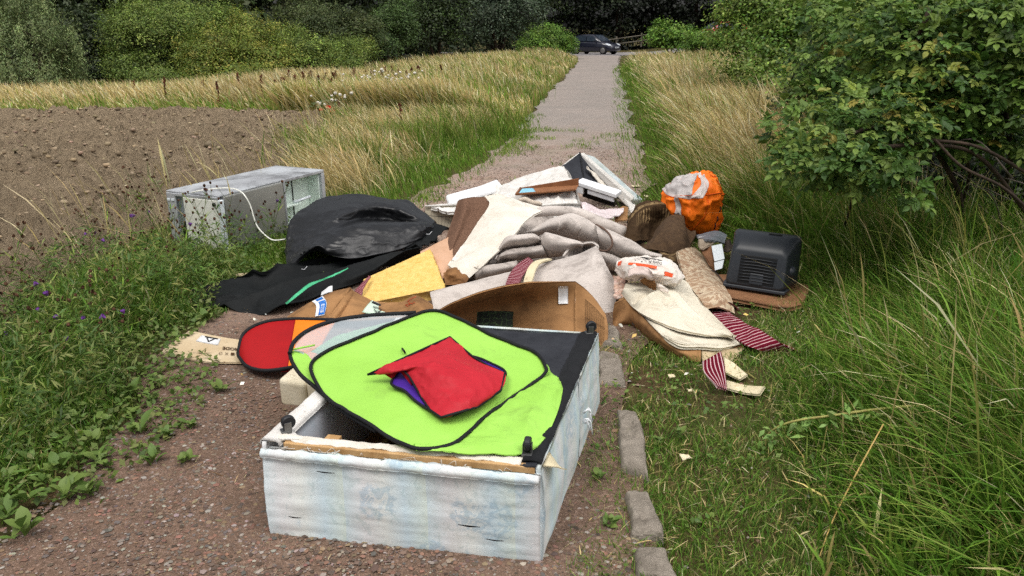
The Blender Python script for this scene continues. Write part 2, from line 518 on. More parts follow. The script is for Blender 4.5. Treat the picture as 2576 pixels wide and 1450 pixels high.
# ---- road at the far end, crossing behind the path
rx = np.linspace(-30, 60, 120); ry = np.linspace(61.2, 71, 12)
RX, RY = np.meshgrid(rx, ry); RZ = tz(RX, RY) + 0.03
idx = np.arange(RX.size).reshape(RX.shape)
quads = np.stack([idx[:-1, :-1], idx[:-1, 1:], idx[1:, 1:], idx[1:, :-1]], -1).reshape(-1, 4)
tag(obj("road", np.stack([RX, RY, RZ], -1).reshape(-1, 3), quads, plain("road tarmac", srgb(138, 134, 134), srgb(124, 120, 120), 1.5, 0.9, 0.3, 90), smooth=True), "grey tarmac road crossing the end of the track", None, None, 'structure')

# ---- ploughed field
fy = np.linspace(2.2, 14.4, 330); fs = np.concatenate([np.linspace(0, 3.0, 90), np.linspace(3.05, 9.5, 130)])
FY, FS = np.meshgrid(fy, fs, indexing='ij')
wob = (fbm2(FY, FY * 0 + 3, 0.9, 41, 4) - 0.5) * 0.7
FX = field_edge(FY) + wob - FS
topw = (fbm2(FX, FX * 0, 0.6, 43, 3) - 0.5) * 0.9 * smooth(11, 14.4, FY)
FY2 = FY + topw
d = fbm2(FX, FY2 * 0.8, 3.2, 44, 5); r = 1 - np.abs(2 * fbm2(FX, FY2, 5.5, 49, 4) - 1)
FZ = 0.02 + 0.17 * d + 0.15 * r ** 4 + 0.05 * fbm2(FX, FY2, 0.7, 55, 2) + 0.05 * fbm2(FX, FY2, 11.0, 58, 2)
FZ = FZ * smooth(0, 0.35, FS) * smooth(14.4, 13.9, FY) + 0.012
idx = np.arange(FX.size).reshape(FX.shape)
quads = np.stack([idx[:-1, 1:], idx[:-1, :-1], idx[1:, :-1], idx[1:, 1:]], -1).reshape(-1, 4)
t = NT("ploughed soil"); v = t.coord()
c = t.mix(t.ramp(t.noise(v, 5.0, 6, 0.7), [(0.3, 0.0), (0.7, 1.0)]), srgb(164, 146, 121), srgb(132, 116, 95))
c = t.mix(t.ramp(t.noise(v, 26, 5, 0.75), [(0.55, 0.0), (0.72, 1.0)]), c, srgb(104, 90, 73))
c = t.mix(t.ramp(t.noise(v, 60, 3, 0.7), [(0.64, 0.0), (0.75, 0.8)]), c, srgb(160, 142, 116))
t.color(c); t.rough(0.95, 0.1); t.bump(t.noise(v, 30, 6, 0.8), 1.0, 0.05)
SOIL = t.m
tag(obj("ploughed_field", np.stack([FX, FY2, FZ], -1).reshape(-1, 3), quads, SOIL, smooth=True), "bare brown ploughed field", None, None, 'structure')

def scatter_stones(name, P, size, colors, mat, squash=0.6, seed=1, lite=False):
    """many small faceted lumps in one mesh"""
    r = np.random.default_rng(seed)
    g = (1 + 5 ** 0.5) / 2
    if lite:
        ico = np.array([(1, 0, 0), (0.3, 0.95, 0.1), (-0.8, 0.6, 0), (-0.8, -0.6, 0.1), (0.3, -0.95, 0), (0, 0, 1.0)]); F = [(0, 1, 5), (1, 2, 5), (2, 3, 5), (3, 4, 5), (4, 0, 5)]
    else:
        ico = []
        for a in (-1, 1):
            for b in (-g, g): ico += [(0, a, b), (a, b, 0), (b, 0, a)]
        ico = np.array(ico); ico /= np.linalg.norm(ico[0])
        F = []
        for i in range(12):
            for j in range(i + 1, 12):
                for k in range(j + 1, 12):
                    a, b, c = ico[i], ico[j], ico[k]
                    if max(np.linalg.norm(a - b), np.linalg.norm(b - c), np.linalg.norm(a - c)) < 1.2:
                        F.append((i, j, k) if np.dot(np.cross(b - a, c - a), a) > 0 else (i, k, j))
    nvx = len(ico)
    F = np.array(F); n = len(P)
    ang = r.uniform(0, 2 * math.pi, n)
    V = ico[None] * (1 + r.uniform(-0.28, 0.28, (n, nvx, 1)))
    V = V * np.stack([r.uniform(0.7, 1.35, n), r.uniform(0.7, 1.1, n), r.uniform(0.45, 0.9, n) * squash], -1)[:, None]
    ca, sa = np.cos(ang)[:, None], np.sin(ang)[:, None]
    V = np.stack([V[..., 0] * ca - V[..., 1] * sa, V[..., 0] * sa + V[..., 1] * ca, V[..., 2]], -1) * size[:, None, None] + P[:, None]
    faces = (F[None] + (np.arange(n) * nvx)[:, None, None]).reshape(-1, 3)
    return obj(name, V.reshape(-1, 3), faces, mat, col=np.repeat(colors, nvx, 0))
def pick(colors, n, r, jitter=0.12):
    c = np.array(colors)[r.integers(0, len(colors), n)]
    return np.clip(c * (1 + r.normal(0, jitter, (n, 1))) * (1 + r.normal(0, jitter * 0.35, (n, 3))), 0.002, 0.95)

STONE = leafy("small stones", 0.85, 0.0, 0.2)
r = np.random.default_rng(3)
# clods lying on the field
n = 9000
cy = 3.6 + 10.2 * r.random(n) ** 0.9; cs = 8.5 * r.random(n) ** 1.1
cx = field_edge(cy) - 0.1 - cs
d = fbm2(cx, cy * 0.8, 3.2, 44, 5); rr_ = 1 - np.abs(2 * fbm2(cx, cy, 5.5, 49, 4) - 1)
cz = (0.02 + 0.17 * d + 0.15 * rr_ ** 4 + 0.05 * fbm2(cx, cy, 0.7, 55, 2) + 0.05 * fbm2(cx, cy, 11.0, 58, 2)) * smooth(0, 0.35, cs) + 0.012
sz = 0.010 + 0.028 * r.random(n) ** 3
sz[r.random(n) < 0.05] *= 1.9
tag(scatter_stones("soil_clods", np.stack([cx, cy, cz], -1), sz, pick([srgb(162, 144, 119), srgb(148, 131, 107), srgb(132, 115, 94), srgb(112, 97, 79)], n, r), STONE, 0.8, 5), "brown clods of earth lying over the ploughed field", "soil", None, 'stuff')
# gravel on the near track
n = 80000
gy_ = 1.7 + 9.5 * r.random(n) ** 1.9
gx_ = path_left(gy_) - 0.1 + (path_right(gy_) - path_left(gy_) + 0.2) * r.random(n)
keep = fbm2(gx_, gy_, 1.4, 61, 3) > 0.24 + 0.34 * r.random(n)
gx_, gy_ = gx_[keep], gy_[keep]; n = len(gx_)
sz = 0.0026 + 0.0080 * r.random(n) ** 3.4
sz[r.random(n) < 0.004] *= 1.9
gc = pick([srgb(138, 105, 90), srgb(126, 97, 84), srgb(124, 111, 102), srgb(102, 96, 92), srgb(138, 126, 116), srgb(96, 80, 70), srgb(116, 98, 86), srgb(108, 91, 80), srgb(94, 82, 74), srgb(154, 145, 136), srgb(130, 112, 90), srgb(82, 70, 62)], n, r)
tag(scatter_stones("gravel", np.stack([gx_, gy_, pz(gx_, gy_) + sz * 0.25], -1), sz, gc, STONE, 0.7, 6, True), "loose red and grey gravel on the track", "gravel", None, 'stuff')
# crumbs of stone and litter on the right-hand verge
n = 900
gy_ = 1.8 + 6 * r.random(n); gx_ = path_right(gy_) + 0.1 + 0.9 * r.random(n)
sz = 0.003 + 0.012 * r.random(n) ** 4
tag(scatter_stones("verge_gravel", np.stack([gx_, gy_, tz(gx_, gy_) + 0.012], -1), sz, pick([srgb(128, 100, 84), srgb(120, 114, 106), srgb(160, 150, 140), srgb(90, 76, 64)], n, r), STONE, 0.6, 8), "small stones scattered in the bare earth of the right verge", "gravel", None, 'stuff')

# ================================================================== grass
GRASS = leafy("grass blades", 0.6, 0.28, 0.2)
def blades(name, P, h, w, lean, cb, ct, prof=(1.0, 0.9, 0.55), droop=0.25, seed=1, label=None, lite=False):
    """many blades or stalks in one mesh; lean (n,2): sideways travel of the tip as a share of h"""
    r = np.random.default_rng(seed); n = len(P); w = w * np.exp(r.normal(0, 0.38, n))
    ts = np.array([0.0, 0.55, 1.0]) if lite else np.array([0.0, 0.42, 0.78, 1.0])
    ws = np.array([prof[0], prof[1], 0.0]) if lite else np.array([prof[0], prof[1], prof[2], 0.0])
    m = 5 if lite else 7
    az = r.uniform(0, math.pi, n); side = np.stack([np.cos(az), np.sin(az), np.zeros(n)], -1)
    L = np.linalg.norm(lean, axis=1)
    V = np.zeros((n, m, 3)); C = np.zeros((n, m, 3)); k = 0
    for j, tt in enumerate(ts):
        p = P.copy().astype(float)
        p[:, :2] += lean * (h * tt ** 1.8)[:, None]
        p[:, 2] += h * (tt - droop * np.minimum(L, 2) * tt ** 2.6 * 0.6)
        col = cb + (ct - cb) * tt
        if ws[j] > 0:
            V[:, k] = p - side * (w * ws[j] / 2)[:, None]; V[:, k + 1] = p + side * (w * ws[j] / 2)[:, None]
            C[:, k] = C[:, k + 1] = col; k += 2
        else:
            V[:, k] = p; C[:, k] = col; k += 1
    b = (np.arange(n) * m)[:, None]
    q = b + np.array([[0, 1, 3, 2]]); tr = b + np.array([[2, 3, 4]])
    if not lite:
        q = np.concatenate([q, b + np.array([[2, 3, 5, 4]])]); tr = b + np.array([[4, 5, 6]])
    o = obj(name, V.reshape(-1, 3), [q, tr], GRASS, col=C.reshape(-1, 3))
    return tag(o, label, "grass", None, 'stuff')
G_GREEN = [srgb(106, 146, 46), srgb(92, 132, 42), srgb(126, 156, 58), srgb(80, 116, 40), srgb(142, 158, 74)]
G_DEEP = [srgb(72, 110, 40), srgb(58, 94, 36), srgb(86, 124, 46), srgb(100, 124, 54)]
G_STRAW = [srgb(222, 206, 156), srgb(202, 182, 128), srgb(232, 222, 182), srgb(180, 160, 110), srgb(212, 188, 130)]
G_OLIVE = [srgb(152, 150, 78), srgb(132, 136, 66), srgb(166, 156, 90)]
def zone(n, xf, yf, seed, keepf=None):
    r = np.random.default_rng(seed)
    y = yf(r.random(n)); a = r.random(n); x = xf(a, y)
    if keepf is not None:
        k = keepf(x, y, r) ; x, y = x[k], y[k]
    return x, y, r
def lean_of(r, n, wind=(-0.25, 0.0), spread=0.25):
    return np.stack([wind[0] + r.normal(0, spread, n), wind[1] + r.normal(0, spread, n)], -1)

# 1 meadow beyond the field: green at its foot, tall straw behind
x, y, r = zone(100000, lambda a, y: -16 + a * (path_left(y) - 0.1 + 16), lambda u: 14.0 + 36 * u ** 2.4, 71,
               lambda x, y, r: (x > -0.68 * y - 2) & (y < np.interp(1288 + 2000 * x / y, [-700, 450, 700, 1000, 1300, 1460], [18.8, 19.6, 21.4, 28.5, 46, 62])) & (y > 13.9 + (fbm2(x, x * 0, 0.6, 43, 3) - 0.5) * 0.9))
n = len(x); dist = y - 14.0 + np.where(x > -4, 3.0, 0)
tall = smooth(0.3, 2.4, dist) * (0.75 + 0.5 * fbm2(x, y, 0.35, 72, 3))
edge = smooth(0.1, 1.6, path_left(y) - x)
h = (0.20 + 0.56 * tall * r.uniform(0.7, 1.15, n)) * (0.45 + 0.55 * edge) * (0.72 + 0.28 * smooth(-9, -3, x))
near_path = smooth(6.0, 2.0, path_left(y) - x)
strawy = np.clip(tall * (0.1 + 1.5 * fbm2(x, y, 0.55, 75, 3)) * (1 - 0.25 * near_path), 0, 1) > r.random(n)
mt = (0.82 + 0.55 * fbm2(x, y, 0.8, 76, 3))[:, None]
cb = np.where(strawy[:, None], pick(G_OLIVE, n, r), pick(G_GREEN, n, r)); ct = np.where(strawy[:, None], pick(G_STRAW, n, r), pick(G_GREEN + G_OLIVE, n, r))
blades("meadow_grass", np.stack([x, y, tz(x, y) + 0.0], -1), h, (0.009 + 0.0005 * y) * r.uniform(0.7, 1.3, n), lean_of(r, n, (-0.35, 0), 0.24) * (0.4 + 1.2 * fbm2(x, y, 0.9, 77, 2))[:, None], cb * mt, ct * mt, (0.55, 0.5, 0.9), 0.25, 73, "tall straw and green meadow grass beyond the ploughed field")

# 2 verge between field and path
x, y, r = zone(60000, lambda a, y: field_edge(y) - 0.1 + a * (path_left(y) - field_edge(y) + 0.35), lambda u: 5.2 + 10.5 * u ** 1.25, 81,
               lambda x, y, r: r.random(len(x)) < 0.10 + 1.0 * smooth(-0.25, 0.8, path_left(y) - x + 0.5 * (fbm2(x, y, 1.5, 82, 3) - 0.5)))
n = len(x); edge = smooth(0.1, 1.2, path_left(y) - x) * smooth(6.2, 8.6, y) * (0.25 + 0.75 * smooth(0.0, 0.9, x - field_edge(y)))
pat = fbm2(x, y, 0.9, 83, 3)
h = 0.04 + (0.06 + 0.62 * edge * np.clip(pat - 0.15, 0, 1)) * r.uniform(0.4, 1.3, n)
strawy = (edge * (1.5 * np.clip(fbm2(x, y, 0.8, 84, 3) - 0.12, 0, 1)) * 0.85) > r.random(n)
cb = np.where(strawy[:, None], pick(G_OLIVE + G_STRAW, n, r), pick(G_GREEN, n, r)); ct = np.where(strawy[:, None], pick(G_STRAW, n, r), pick(G_GREEN, n, r))
blades("verge_grass", np.stack([x, y, tz(x, y)], -1), h, (0.005 + 0.0004 * y) * r.uniform(0.7, 1.3, n), lean_of(r, n, (-0.3, -0.05), 0.3), cb, ct, (0.7, 0.7, 0.7), 0.3, 85, "mixed green and dry grass of the left verge behind the fridge", True)

# 3 near left: soft green growth by the field and the fridge
x, y, r = zone(72000, lambda a, y: field_edge(y) - 0.55 + a * (path_left(y) - field_edge(y) + 0.42), lambda u: 1.7 + 4.6 * u ** 1.1, 91,
               lambda x, y, r: (r.random(len(x)) < smooth(-0.02, 0.5, path_left(y) - x + 0.45 * (fbm2(x, y, 2.0, 92, 3) - 0.55))) & (r.random(len(x)) < 0.15 + 0.85 * smooth(-0.6, 0.3, x - field_edge(y))))
n = len(x); inner = smooth(0.1, 0.9, path_left(y) - x)
pat = fbm2(x, y, 1.3, 93, 3)
h = 0.02 + (0.03 + 0.40 * inner * (0.25 + pat) * (0.5 + 0.5 * smooth(-0.2, 0.4, x - field_edge(y)))) * r.uniform(0.3, 1.2, n) * (1 - 0.5 * smooth(4.2, 5.2, y))
cb = pick(G_DEEP + G_GREEN, n, r); ct = np.where((r.random(n) < 0.16 + 0.3 * smooth(4.2, 5.5, y) * smooth(0.3, -0.4, x - field_edge(y) - 0.6))[:, None], pick(G_STRAW + G_OLIVE, n, r), pick(G_GREEN + G_DEEP, n, r))
blades("left_grass", np.stack([x, y, tz(x, y)], -1), h, 0.0042 * r.uniform(0.6, 1.5, n), lean_of(r, n, (-0.1, -0.05), 0.45), cb, ct, (0.9, 0.9, 0.6), 0.35, 94, "soft green weeds and grass between the field and the gravel")

# 4 right verge, tall straw grass further back
x, y, r = zone(60000, lambda a, y: path_right(y) - 0.22 + a * (2.8 + 0.13 * y), lambda u: 6.6 + 34 * u ** 2.0, 101,
               lambda x, y, r: r.random(len(x)) < 0.08 + 1.0 * smooth(-0.25, 0.7, x - path_right(y) + 0.5 * (fbm2(x, y, 1.5, 108, 3) - 0.5)))
n = len(x); off = x - path_right(y)
edge = smooth(0.15, 1.3, off + 0.5 * (fbm2(x, y, 0.9, 102, 3) - 0.5)); pat = fbm2(x, y, 0.6, 103, 3)
h = 0.09 + (0.06 + 0.66 * edge * (0.35 + pat)) * r.uniform(0.5, 1.15, n)
strawy = (edge * (0.1 + 1.3 * fbm2(x, y, 0.7, 104, 3))) > r.random(n)
mt = (0.7 + 0.6 * fbm2(x, y, 1.0, 107, 3))[:, None]
cb = np.where(strawy[:, None], pick(G_OLIVE + G_STRAW, n, r), pick(G_GREEN, n, r)); ct = np.where(strawy[:, None], pick(G_STRAW, n, r), pick(G_GREEN, n, r))
blades("straw_grass", np.stack([x, y, tz(x, y)], -1), h, (0.004 + 0.0005 * y) * r.uniform(0.7, 1.3, n), lean_of(r, n, (-0.42, -0.05), 0.28) * (0.4 + 1.2 * fbm2(x, y, 1.1, 106, 2))[:, None], cb * mt, ct * mt, (0.6, 0.55, 0.95), 0.25, 105, "tall dry straw grass along the right side of the track")

# 5 right near: short turf by the kerb, long tangled grass towards the hedge
x, y, r = zone(90000, lambda a, y: path_right(y) - 0.20 + a * 1.75, lambda u: 1.75 + 4.6 * u ** 1.2, 111,
               lambda x, y, r: r.random(len(x)) < smooth(0.26, 0.50, fbm2(x, y, 1.6, 112, 4) + 0.12 * smooth(0.4, 1.1, x - path_right(y))))
n = len(x)
h = (0.018 + 0.05 * r.random(n) ** 1.5) * (1 + 1.2 * smooth(0.5, 1.3, x - path_right(y)))
dry = r.random(n) < 0.16
cb = np.where(dry[:, None], pick(G_OLIVE, n, r), pick(G_DEEP, n, r)); ct = np.where(dry[:, None], pick(G_STRAW, n, r), pick(G_GREEN, n, r))
blades("short_turf", np.stack([x, y, tz(x, y)], -1), h, 0.003 * r.uniform(0.6, 1.4, n), lean_of(r, n, (0.0, 0.0), 0.6), cb, ct, (0.9, 0.9, 0.6), 0.3, 113, "short patchy turf beside the kerb stones", True)
def long_edge(y):                                       # where the long grass of the right bank starts
    return np.interp(y, [1, 2.0, 2.6, 3.3, 4.0, 4.6, 5.4, 6.4, 8], [0.95, 1.0, 1.12, 1.30, 1.62, 1.95, 1.85, 1.55, 1.75])
x, y, r = zone(64000, lambda a, y: long_edge(y) - 0.15 + a ** 1.3 * 3.4, lambda u: 1.6 + 6.2 * u ** 1.15, 121,
               lambda x, y, r: (x < 0.80 * y + 1.0) & (r.random(len(x)) < smooth(-0.15, 0.35, x - long_edge(y) + 0.3 * (fbm2(x, y, 2.0, 122, 3) - 0.5))))
n = len(x); inner = smooth(0.0, 0.9, x - long_edge(y)); pat = fbm2(x, y, 1.4, 123, 3)
h = 0.07 + (0.10 + 0.42 * inner * (0.35 + pat)) * r.uniform(0.35, 1.2, n)
tone = (0.70 + 0.8 * fbm2(x, y, 2.2, 125, 3))[:, None]
dry = r.random(n) < 0.08 + 0.3 * np.clip(fbm2(x, y, 1.6, 126, 3) - 0.45, 0, 1)
cb = np.where(dry[:, None], pick(G_OLIVE, n, r), pick(G_DEEP, n, r)); ct = np.where(dry[:, None], pick(G_STRAW, n, r), pick(G_GREEN, n, r))
blades("long_grass", np.stack([x, y, tz(x, y)], -1), h, 0.0066 * r.uniform(0.6, 1.5, n), lean_of(r, n, (-0.35, -0.2), 0.40), cb * tone, ct * tone, (0.9, 0.95, 0.6), 0.42, 124, "long tangled green grass of the right bank")
# taller arching stalks with seed heads on the bank
x, y, r = zone(420, lambda a, y: long_edge(y) + 0.15 + a * 2.0, lambda u: 1.9 + 5.5 * u, 131, lambda x, y, r: x < 0.78 * y + 0.6)
n = len(x)
blades("seeding_stalks", np.stack([x, y, tz(x, y)], -1), r.uniform(0.5, 0.95, n), 0.0045 * np.ones(n), lean_of(r, n, (-0.3, -0.15), 0.28), pick(G_GREEN + G_OLIVE, n, r), pick(G_STRAW + G_OLIVE, n, r), (0.5, 0.5, 1.3), 0.35, 132, "thin arching seed stalks standing over the right bank")
x, y, r = zone(900, lambda a, y: path_right(y) + 0.7 + a * 2.2, lambda u: 7.2 + 6.5 * u, 133)
n = len(x)
blades("straw_stalks", np.stack([x, y, tz(x, y)], -1), r.uniform(0.65, 1.05, n), 0.009 * np.ones(n), lean_of(r, n, (-0.5, -0.1), 0.2), pick(G_OLIVE, n, r), pick(G_STRAW, n, r), (0.4, 0.4, 1.4), 0.3, 134, "pale seed stalks rising out of the straw grass by the hedge")
x, y, r = zone(420, lambda a, y: field_edge(y) - 0.5 + a * 1.3, lambda u: 4.6 + 9 * u, 135)
n = len(x)
blades("field_stalks", np.stack([x, y, tz(x, y)], -1), r.uniform(0.3, 0.75, n), (0.003 + 0.0003 * y), lean_of(r, n, (-0.25, -0.05), 0.2), pick(G_OLIVE, n, r), pick(G_STRAW, n, r), (0.5, 0.4, 1.4), 0.3, 136, "thin dry stalks standing along the edge of the field")

r = np.random.default_rng(140)
tc = [(-2.0, 9.2), (-1.85, 8.4), (-2.3, 10.4), (-1.9, 10.0), (-1.5, 9.6), (-2.1, 11.6), (-1.7, 11.4), (-1.8, 12.6), (-1.1, 11.8), (-1.3, 13.2), (-2.4, 12.9), (-0.6, 13.0), (-1.7, 7.7), (-1.6, 8.1)]
k = r.integers(0, len(tc), 6500); c = np.array(tc)[k]; n = len(k)
P = np.stack([c[:, 0] + r.normal(0, .20, n), c[:, 1] + r.normal(0, .22, n), np.zeros(n)], -1); P[:, 2] = tz(P[:, 0], P[:, 1])
blades("straw_tufts", P, r.uniform(.22, .55, n), .008 * r.uniform(.7, 1.3, n), lean_of(r, n, (-0.4, -0.1), .25), pick(G_OLIVE + G_STRAW, n, r), pick(G_STRAW, n, r), (0.5, 0.5, 1.0), .3, 141, "pale tufts of dry grass on the left verge between fridge and track")
tc = [(-2.1, 9.0), (-1.6, 8.7), (-1.3, 10.4), (-1.9, 10.6), (-0.9, 11.2), (-2.5, 9.9), (-0.4, 12.4), (-1.1, 12.6), (-2.4, 12.2), (-0.6, 14.0), (-0.3, 16.5), (-1.2, 15.0), (0.1, 19.0), (-1.6, 14.2)]
k = r.integers(0, len(tc), 6500); c = np.array(tc)[k]; n = len(k); sp_ = np.where(k % 3 == 0, .32, .16)
P = np.stack([c[:, 0] + r.normal(0, 1, n) * sp_, c[:, 1] + r.normal(0, 1, n) * sp_, np.zeros(n)], -1); P[:, 2] = tz(P[:, 0], P[:, 1])
blades("green_tufts", P, r.uniform(.18, .62, n), .008 * r.uniform(.7, 1.4, n), lean_of(r, n, (-0.2, -0.1), .35), pick(G_GREEN + G_DEEP, n, r), pick(G_GREEN + G_OLIVE, n, r), (0.8, 0.9, 0.6), .35, 143, "ragged green clumps standing in the left verge beside the track")
n = 9000; y = 4.3 + 3.2 * r.random(n); x = 1.75 + .12 * (y - 4.3) + 2.6 * r.random(n) ** 1.2
kk = (x > 2.45) | (y > 5.7); x, y = x[kk], y[kk]; n = len(x)
blades("hedge_grass", np.stack([x, y, tz(x, y)], -1), r.uniform(.3, .95, n) * (0.5 + 0.7 * fbm2(x, y, 1.5, 145, 3)), .006 * r.uniform(.6, 1.4, n), lean_of(r, n, (-0.3, -0.25), .35), pick(G_DEEP, n, r), pick(G_DEEP + G_GREEN + G_GREEN + G_OLIVE + G_STRAW[:2], n, r), (0.7, 0.8, 0.7), .4, 144, "tall tangled grass growing up into the wild rose")
n = 2600; y = 1.8 + 5.5 * r.random(n) ** 1.2; x = path_left(y) - .2 + (path_right(y) + 1.3 - path_left(y)) * r.random(n) ** .6
kk = r.random(n) < .25 + .75 * smooth(-.3, .2, x - path_right(y)); x, y = x[kk], y[kk]; n = len(x)
az = r.uniform(0, 6.28, n)
blades("straw_litter", np.stack([x, y, tz(x, y) + .03], -1), .012 * np.ones(n), .0028 * np.ones(n), np.stack([np.cos(az), np.sin(az)], -1) * r.uniform(2, 7, n)[:, None], pick(G_STRAW + [srgb(128, 100, 70)], n, r), pick(G_STRAW + [srgb(128, 100, 70)], n, r), (.8, 1, .8), 0.1, 142, "dry straw and leaf litter lying on the turf and gravel")

# ================================================================== trees and bushes
LEAF = leafy("bush leaves", 0.5, 0.22, 0.3)
BARK = plain("bark", srgb(74, 60, 50), srgb(46, 38, 32), 20, 0.9, 0.5, 60)
def leaf_cloud(centers, normals, size, cols, r, asp=0.55, upright=0.0):
    """pointed four-cornered leaves; centers (n,3)"""
    n = len(centers)
    d = r.normal(0, 1, (n, 3)) ; d[:, 2] += upright * 2.5
    nn = normals + r.normal(0, 0.55, (n, 3)); nn /= np.linalg.norm(nn, axis=1, keepdims=True)
    d -= nn * (d * nn).sum(1, keepdims=True); d /= np.maximum(np.linalg.norm(d, axis=1, keepdims=True), 1e-6)
    s = np.cross(nn, d)
    L = size[:, None]; W = L * asp
    V = np.stack([centers - d * L * 0.5, centers + s * W * 0.5 + d * L * 0.05 + nn * L * 0.08, centers + d * L * 0.5, centers - s * W * 0.5 + d * L * 0.05 + nn * L * 0.08], 1)
    q = (np.arange(n) * 4)[:, None] + np.array([[0, 1, 2, 3]])
    return V.reshape(-1, 3), q, np.repeat(cols, 4, 0)
def bush(name, label, blobs, palette, n=9000, leaf=0.12, clump=0.35, per=26, seed=1, upright=0.0, asp=0.55, group=None, trunk=None, cat="bush", squash=(1, 1, 0.7)):
    """blobs: (x, y, z, rx, ry, rz); leaves gathered in clumps through and over the blobs"""
    r = np.random.default_rng(seed)
    B = np.array(blobs, dtype=float)
    area = (B[:, 3] * B[:, 4] * B[:, 5]) ** (2 / 3); area /= area.sum()
    nc = max(60, n // int(per * (1.5 if leaf > 0.1 else 3.2)))
    bi = r.choice(len(B), nc, p=area)
    d = r.normal(0, 1, (nc, 3)); d /= np.linalg.norm(d, axis=1, keepdims=True)
    d[:, 2] = np.where(d[:, 2] < -0.5, -d[:, 2] * 0.5, d[:, 2])
    rad = 0.40 + 0.70 * r.random(nc) ** 0.55
    rad *= 0.82 + 0.36 * fbm3(B[bi, :3] + d * B[bi, 3:6], 1.1 / max(clump, 0.1) * 0.35, seed, 2)
    cc = B[bi, :3] + d * B[bi, 3:6] * rad[:, None]
    out = cc - B[bi, :3]; out /= np.maximum(np.linalg.norm(out, axis=1, keepdims=True), 1e-6)
    csize = clump * r.uniform(0.5, 1.3, nc)
    ctone = r.normal(0, 0.26, nc); cpal = r.integers(0, len(palette), nc)
    k = r.integers(0, nc, n)
    off = r.normal(0, 0.5, (n, 3)) * np.array(squash)
    P = cc[k] + off * csize[k][:, None]
    P[:, 2] = np.maximum(P[:, 2], tz(P[:, 0], P[:, 1]) + 0.05)
    nn = out[k] * 0.7 + np.array((0, 0, 0.75))
    pal = np.array(palette)
    cols = np.where((r.random(n) < 0.7)[:, None], pal[cpal[k]], pal[r.integers(0, len(pal), n)])
    cols = np.clip(cols * np.exp(ctone[k] + r.normal(0, 0.15, n))[:, None] * (1 + r.normal(0, 0.06, (n, 3))), 0.003, 0.8)
    V, q, C = leaf_cloud(P, nn, leaf * r.uniform(0.6, 1.35, n), cols, r, asp, upright)
    base = B[:, :2].mean(0)
    gz = float(tz(base[0], base[1]))
    root = thing(name, label, cat, (base[0], base[1], gz), group)
    cr = obj("crown", V, q, LEAF, root, col=C)
    # stems
    k0 = trunk or 0.05
    SV, SQ, o = [], [], 0
    for b in B[np.argsort(-area)][:7]:
        p0 = np.array((base[0] + r.normal(0, 0.15), base[1] + r.normal(0, 0.15), gz - 0.05)); p2 = b[:3] + np.array((0, 0, b[5] * 0.5)); p1 = (p0 + p2) / 2 + r.normal(0, 0.15, 3) + np.array((0, 0, 0.1 * b[5]))
        tv, tq = tube_geo(catmull([p0, p1, p2], np.linspace(0, 1, 8)), np.linspace(k0, k0 * 0.25, 8), 6)
        SV.append(tv); SQ.append(tq + o); o += len(tv)
    obj("trunk", np.concatenate(SV), np.concatenate(SQ), BARK, root, smooth=True)
    return root
def B_(u, v, y, ru, rz, ry=None):
    """a blob seen at picture place (u,v), y metres off, ru wide and rz tall (half, picture units)"""
    p = at_y(u, v, y); k = y / FOC * 1.04
    return (p[0], p[1], p[2], ru * k, (ry or ru * k * 0.8), rz * k)
P_HAW = [srgb(98, 118, 50), srgb(112, 132, 60), srgb(82, 102, 44), srgb(122, 136, 66)]
P_OLV = [srgb(128, 142, 60), srgb(112, 130, 54), srgb(148, 146, 68), srgb(100, 118, 50)]
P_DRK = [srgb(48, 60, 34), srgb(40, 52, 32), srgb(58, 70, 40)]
P_GRY = [srgb(110, 126, 78), srgb(124, 138, 90), srgb(96, 112, 68), srgb(132, 144, 96)]
P_BRI = [srgb(104, 138, 50), srgb(90, 124, 46), srgb(120, 148, 60), srgb(78, 108, 44)]
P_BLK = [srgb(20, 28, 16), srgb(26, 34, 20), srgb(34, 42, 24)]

rw = np.random.default_rng(150); ns = 480
wy = 2.3 + 2.9 * rw.random(ns); wx = field_edge(wy) - .25 + (path_left(wy) - .25 - field_edge(wy) + .25) * rw.random(ns)
wh = rw.uniform(.22, .50, ns) * (0.55 + 0.75 * fbm2(wx, wy, 1.6, 151, 2)); wl = rw.normal(0, .10, (ns, 2)); nl = 22
tt = rw.uniform(.12, 1.0, (ns, nl))
WP = np.stack([wx[:, None] + wl[:, :1] * tt ** 1.5 + rw.normal(0, .022, (ns, nl)), wy[:, None] + wl[:, 1:] * tt ** 1.5 + rw.normal(0, .022, (ns, nl)), wh[:, None] * tt], -1).reshape(-1, 3)
WP[:, 2] += tz(WP[:, 0], WP[:, 1])
V_, q_, C_ = leaf_cloud(WP, np.repeat([[0, -.2, 1.0]], len(WP), 0), rw.uniform(.025, .07, len(WP)), np.repeat(pick([srgb(94, 122, 52), srgb(80, 108, 46), srgb(112, 130, 62), srgb(128, 136, 74), srgb(70, 96, 42)], ns, rw), nl, 0) * rw.uniform(.8, 1.2, (len(WP), 1)), rw, .17, .35)
tag(obj("weed_growth", V_, q_, LEAF, col=C_), "feathery green weeds standing between the field and the gravel", "weeds", None, 'stuff')

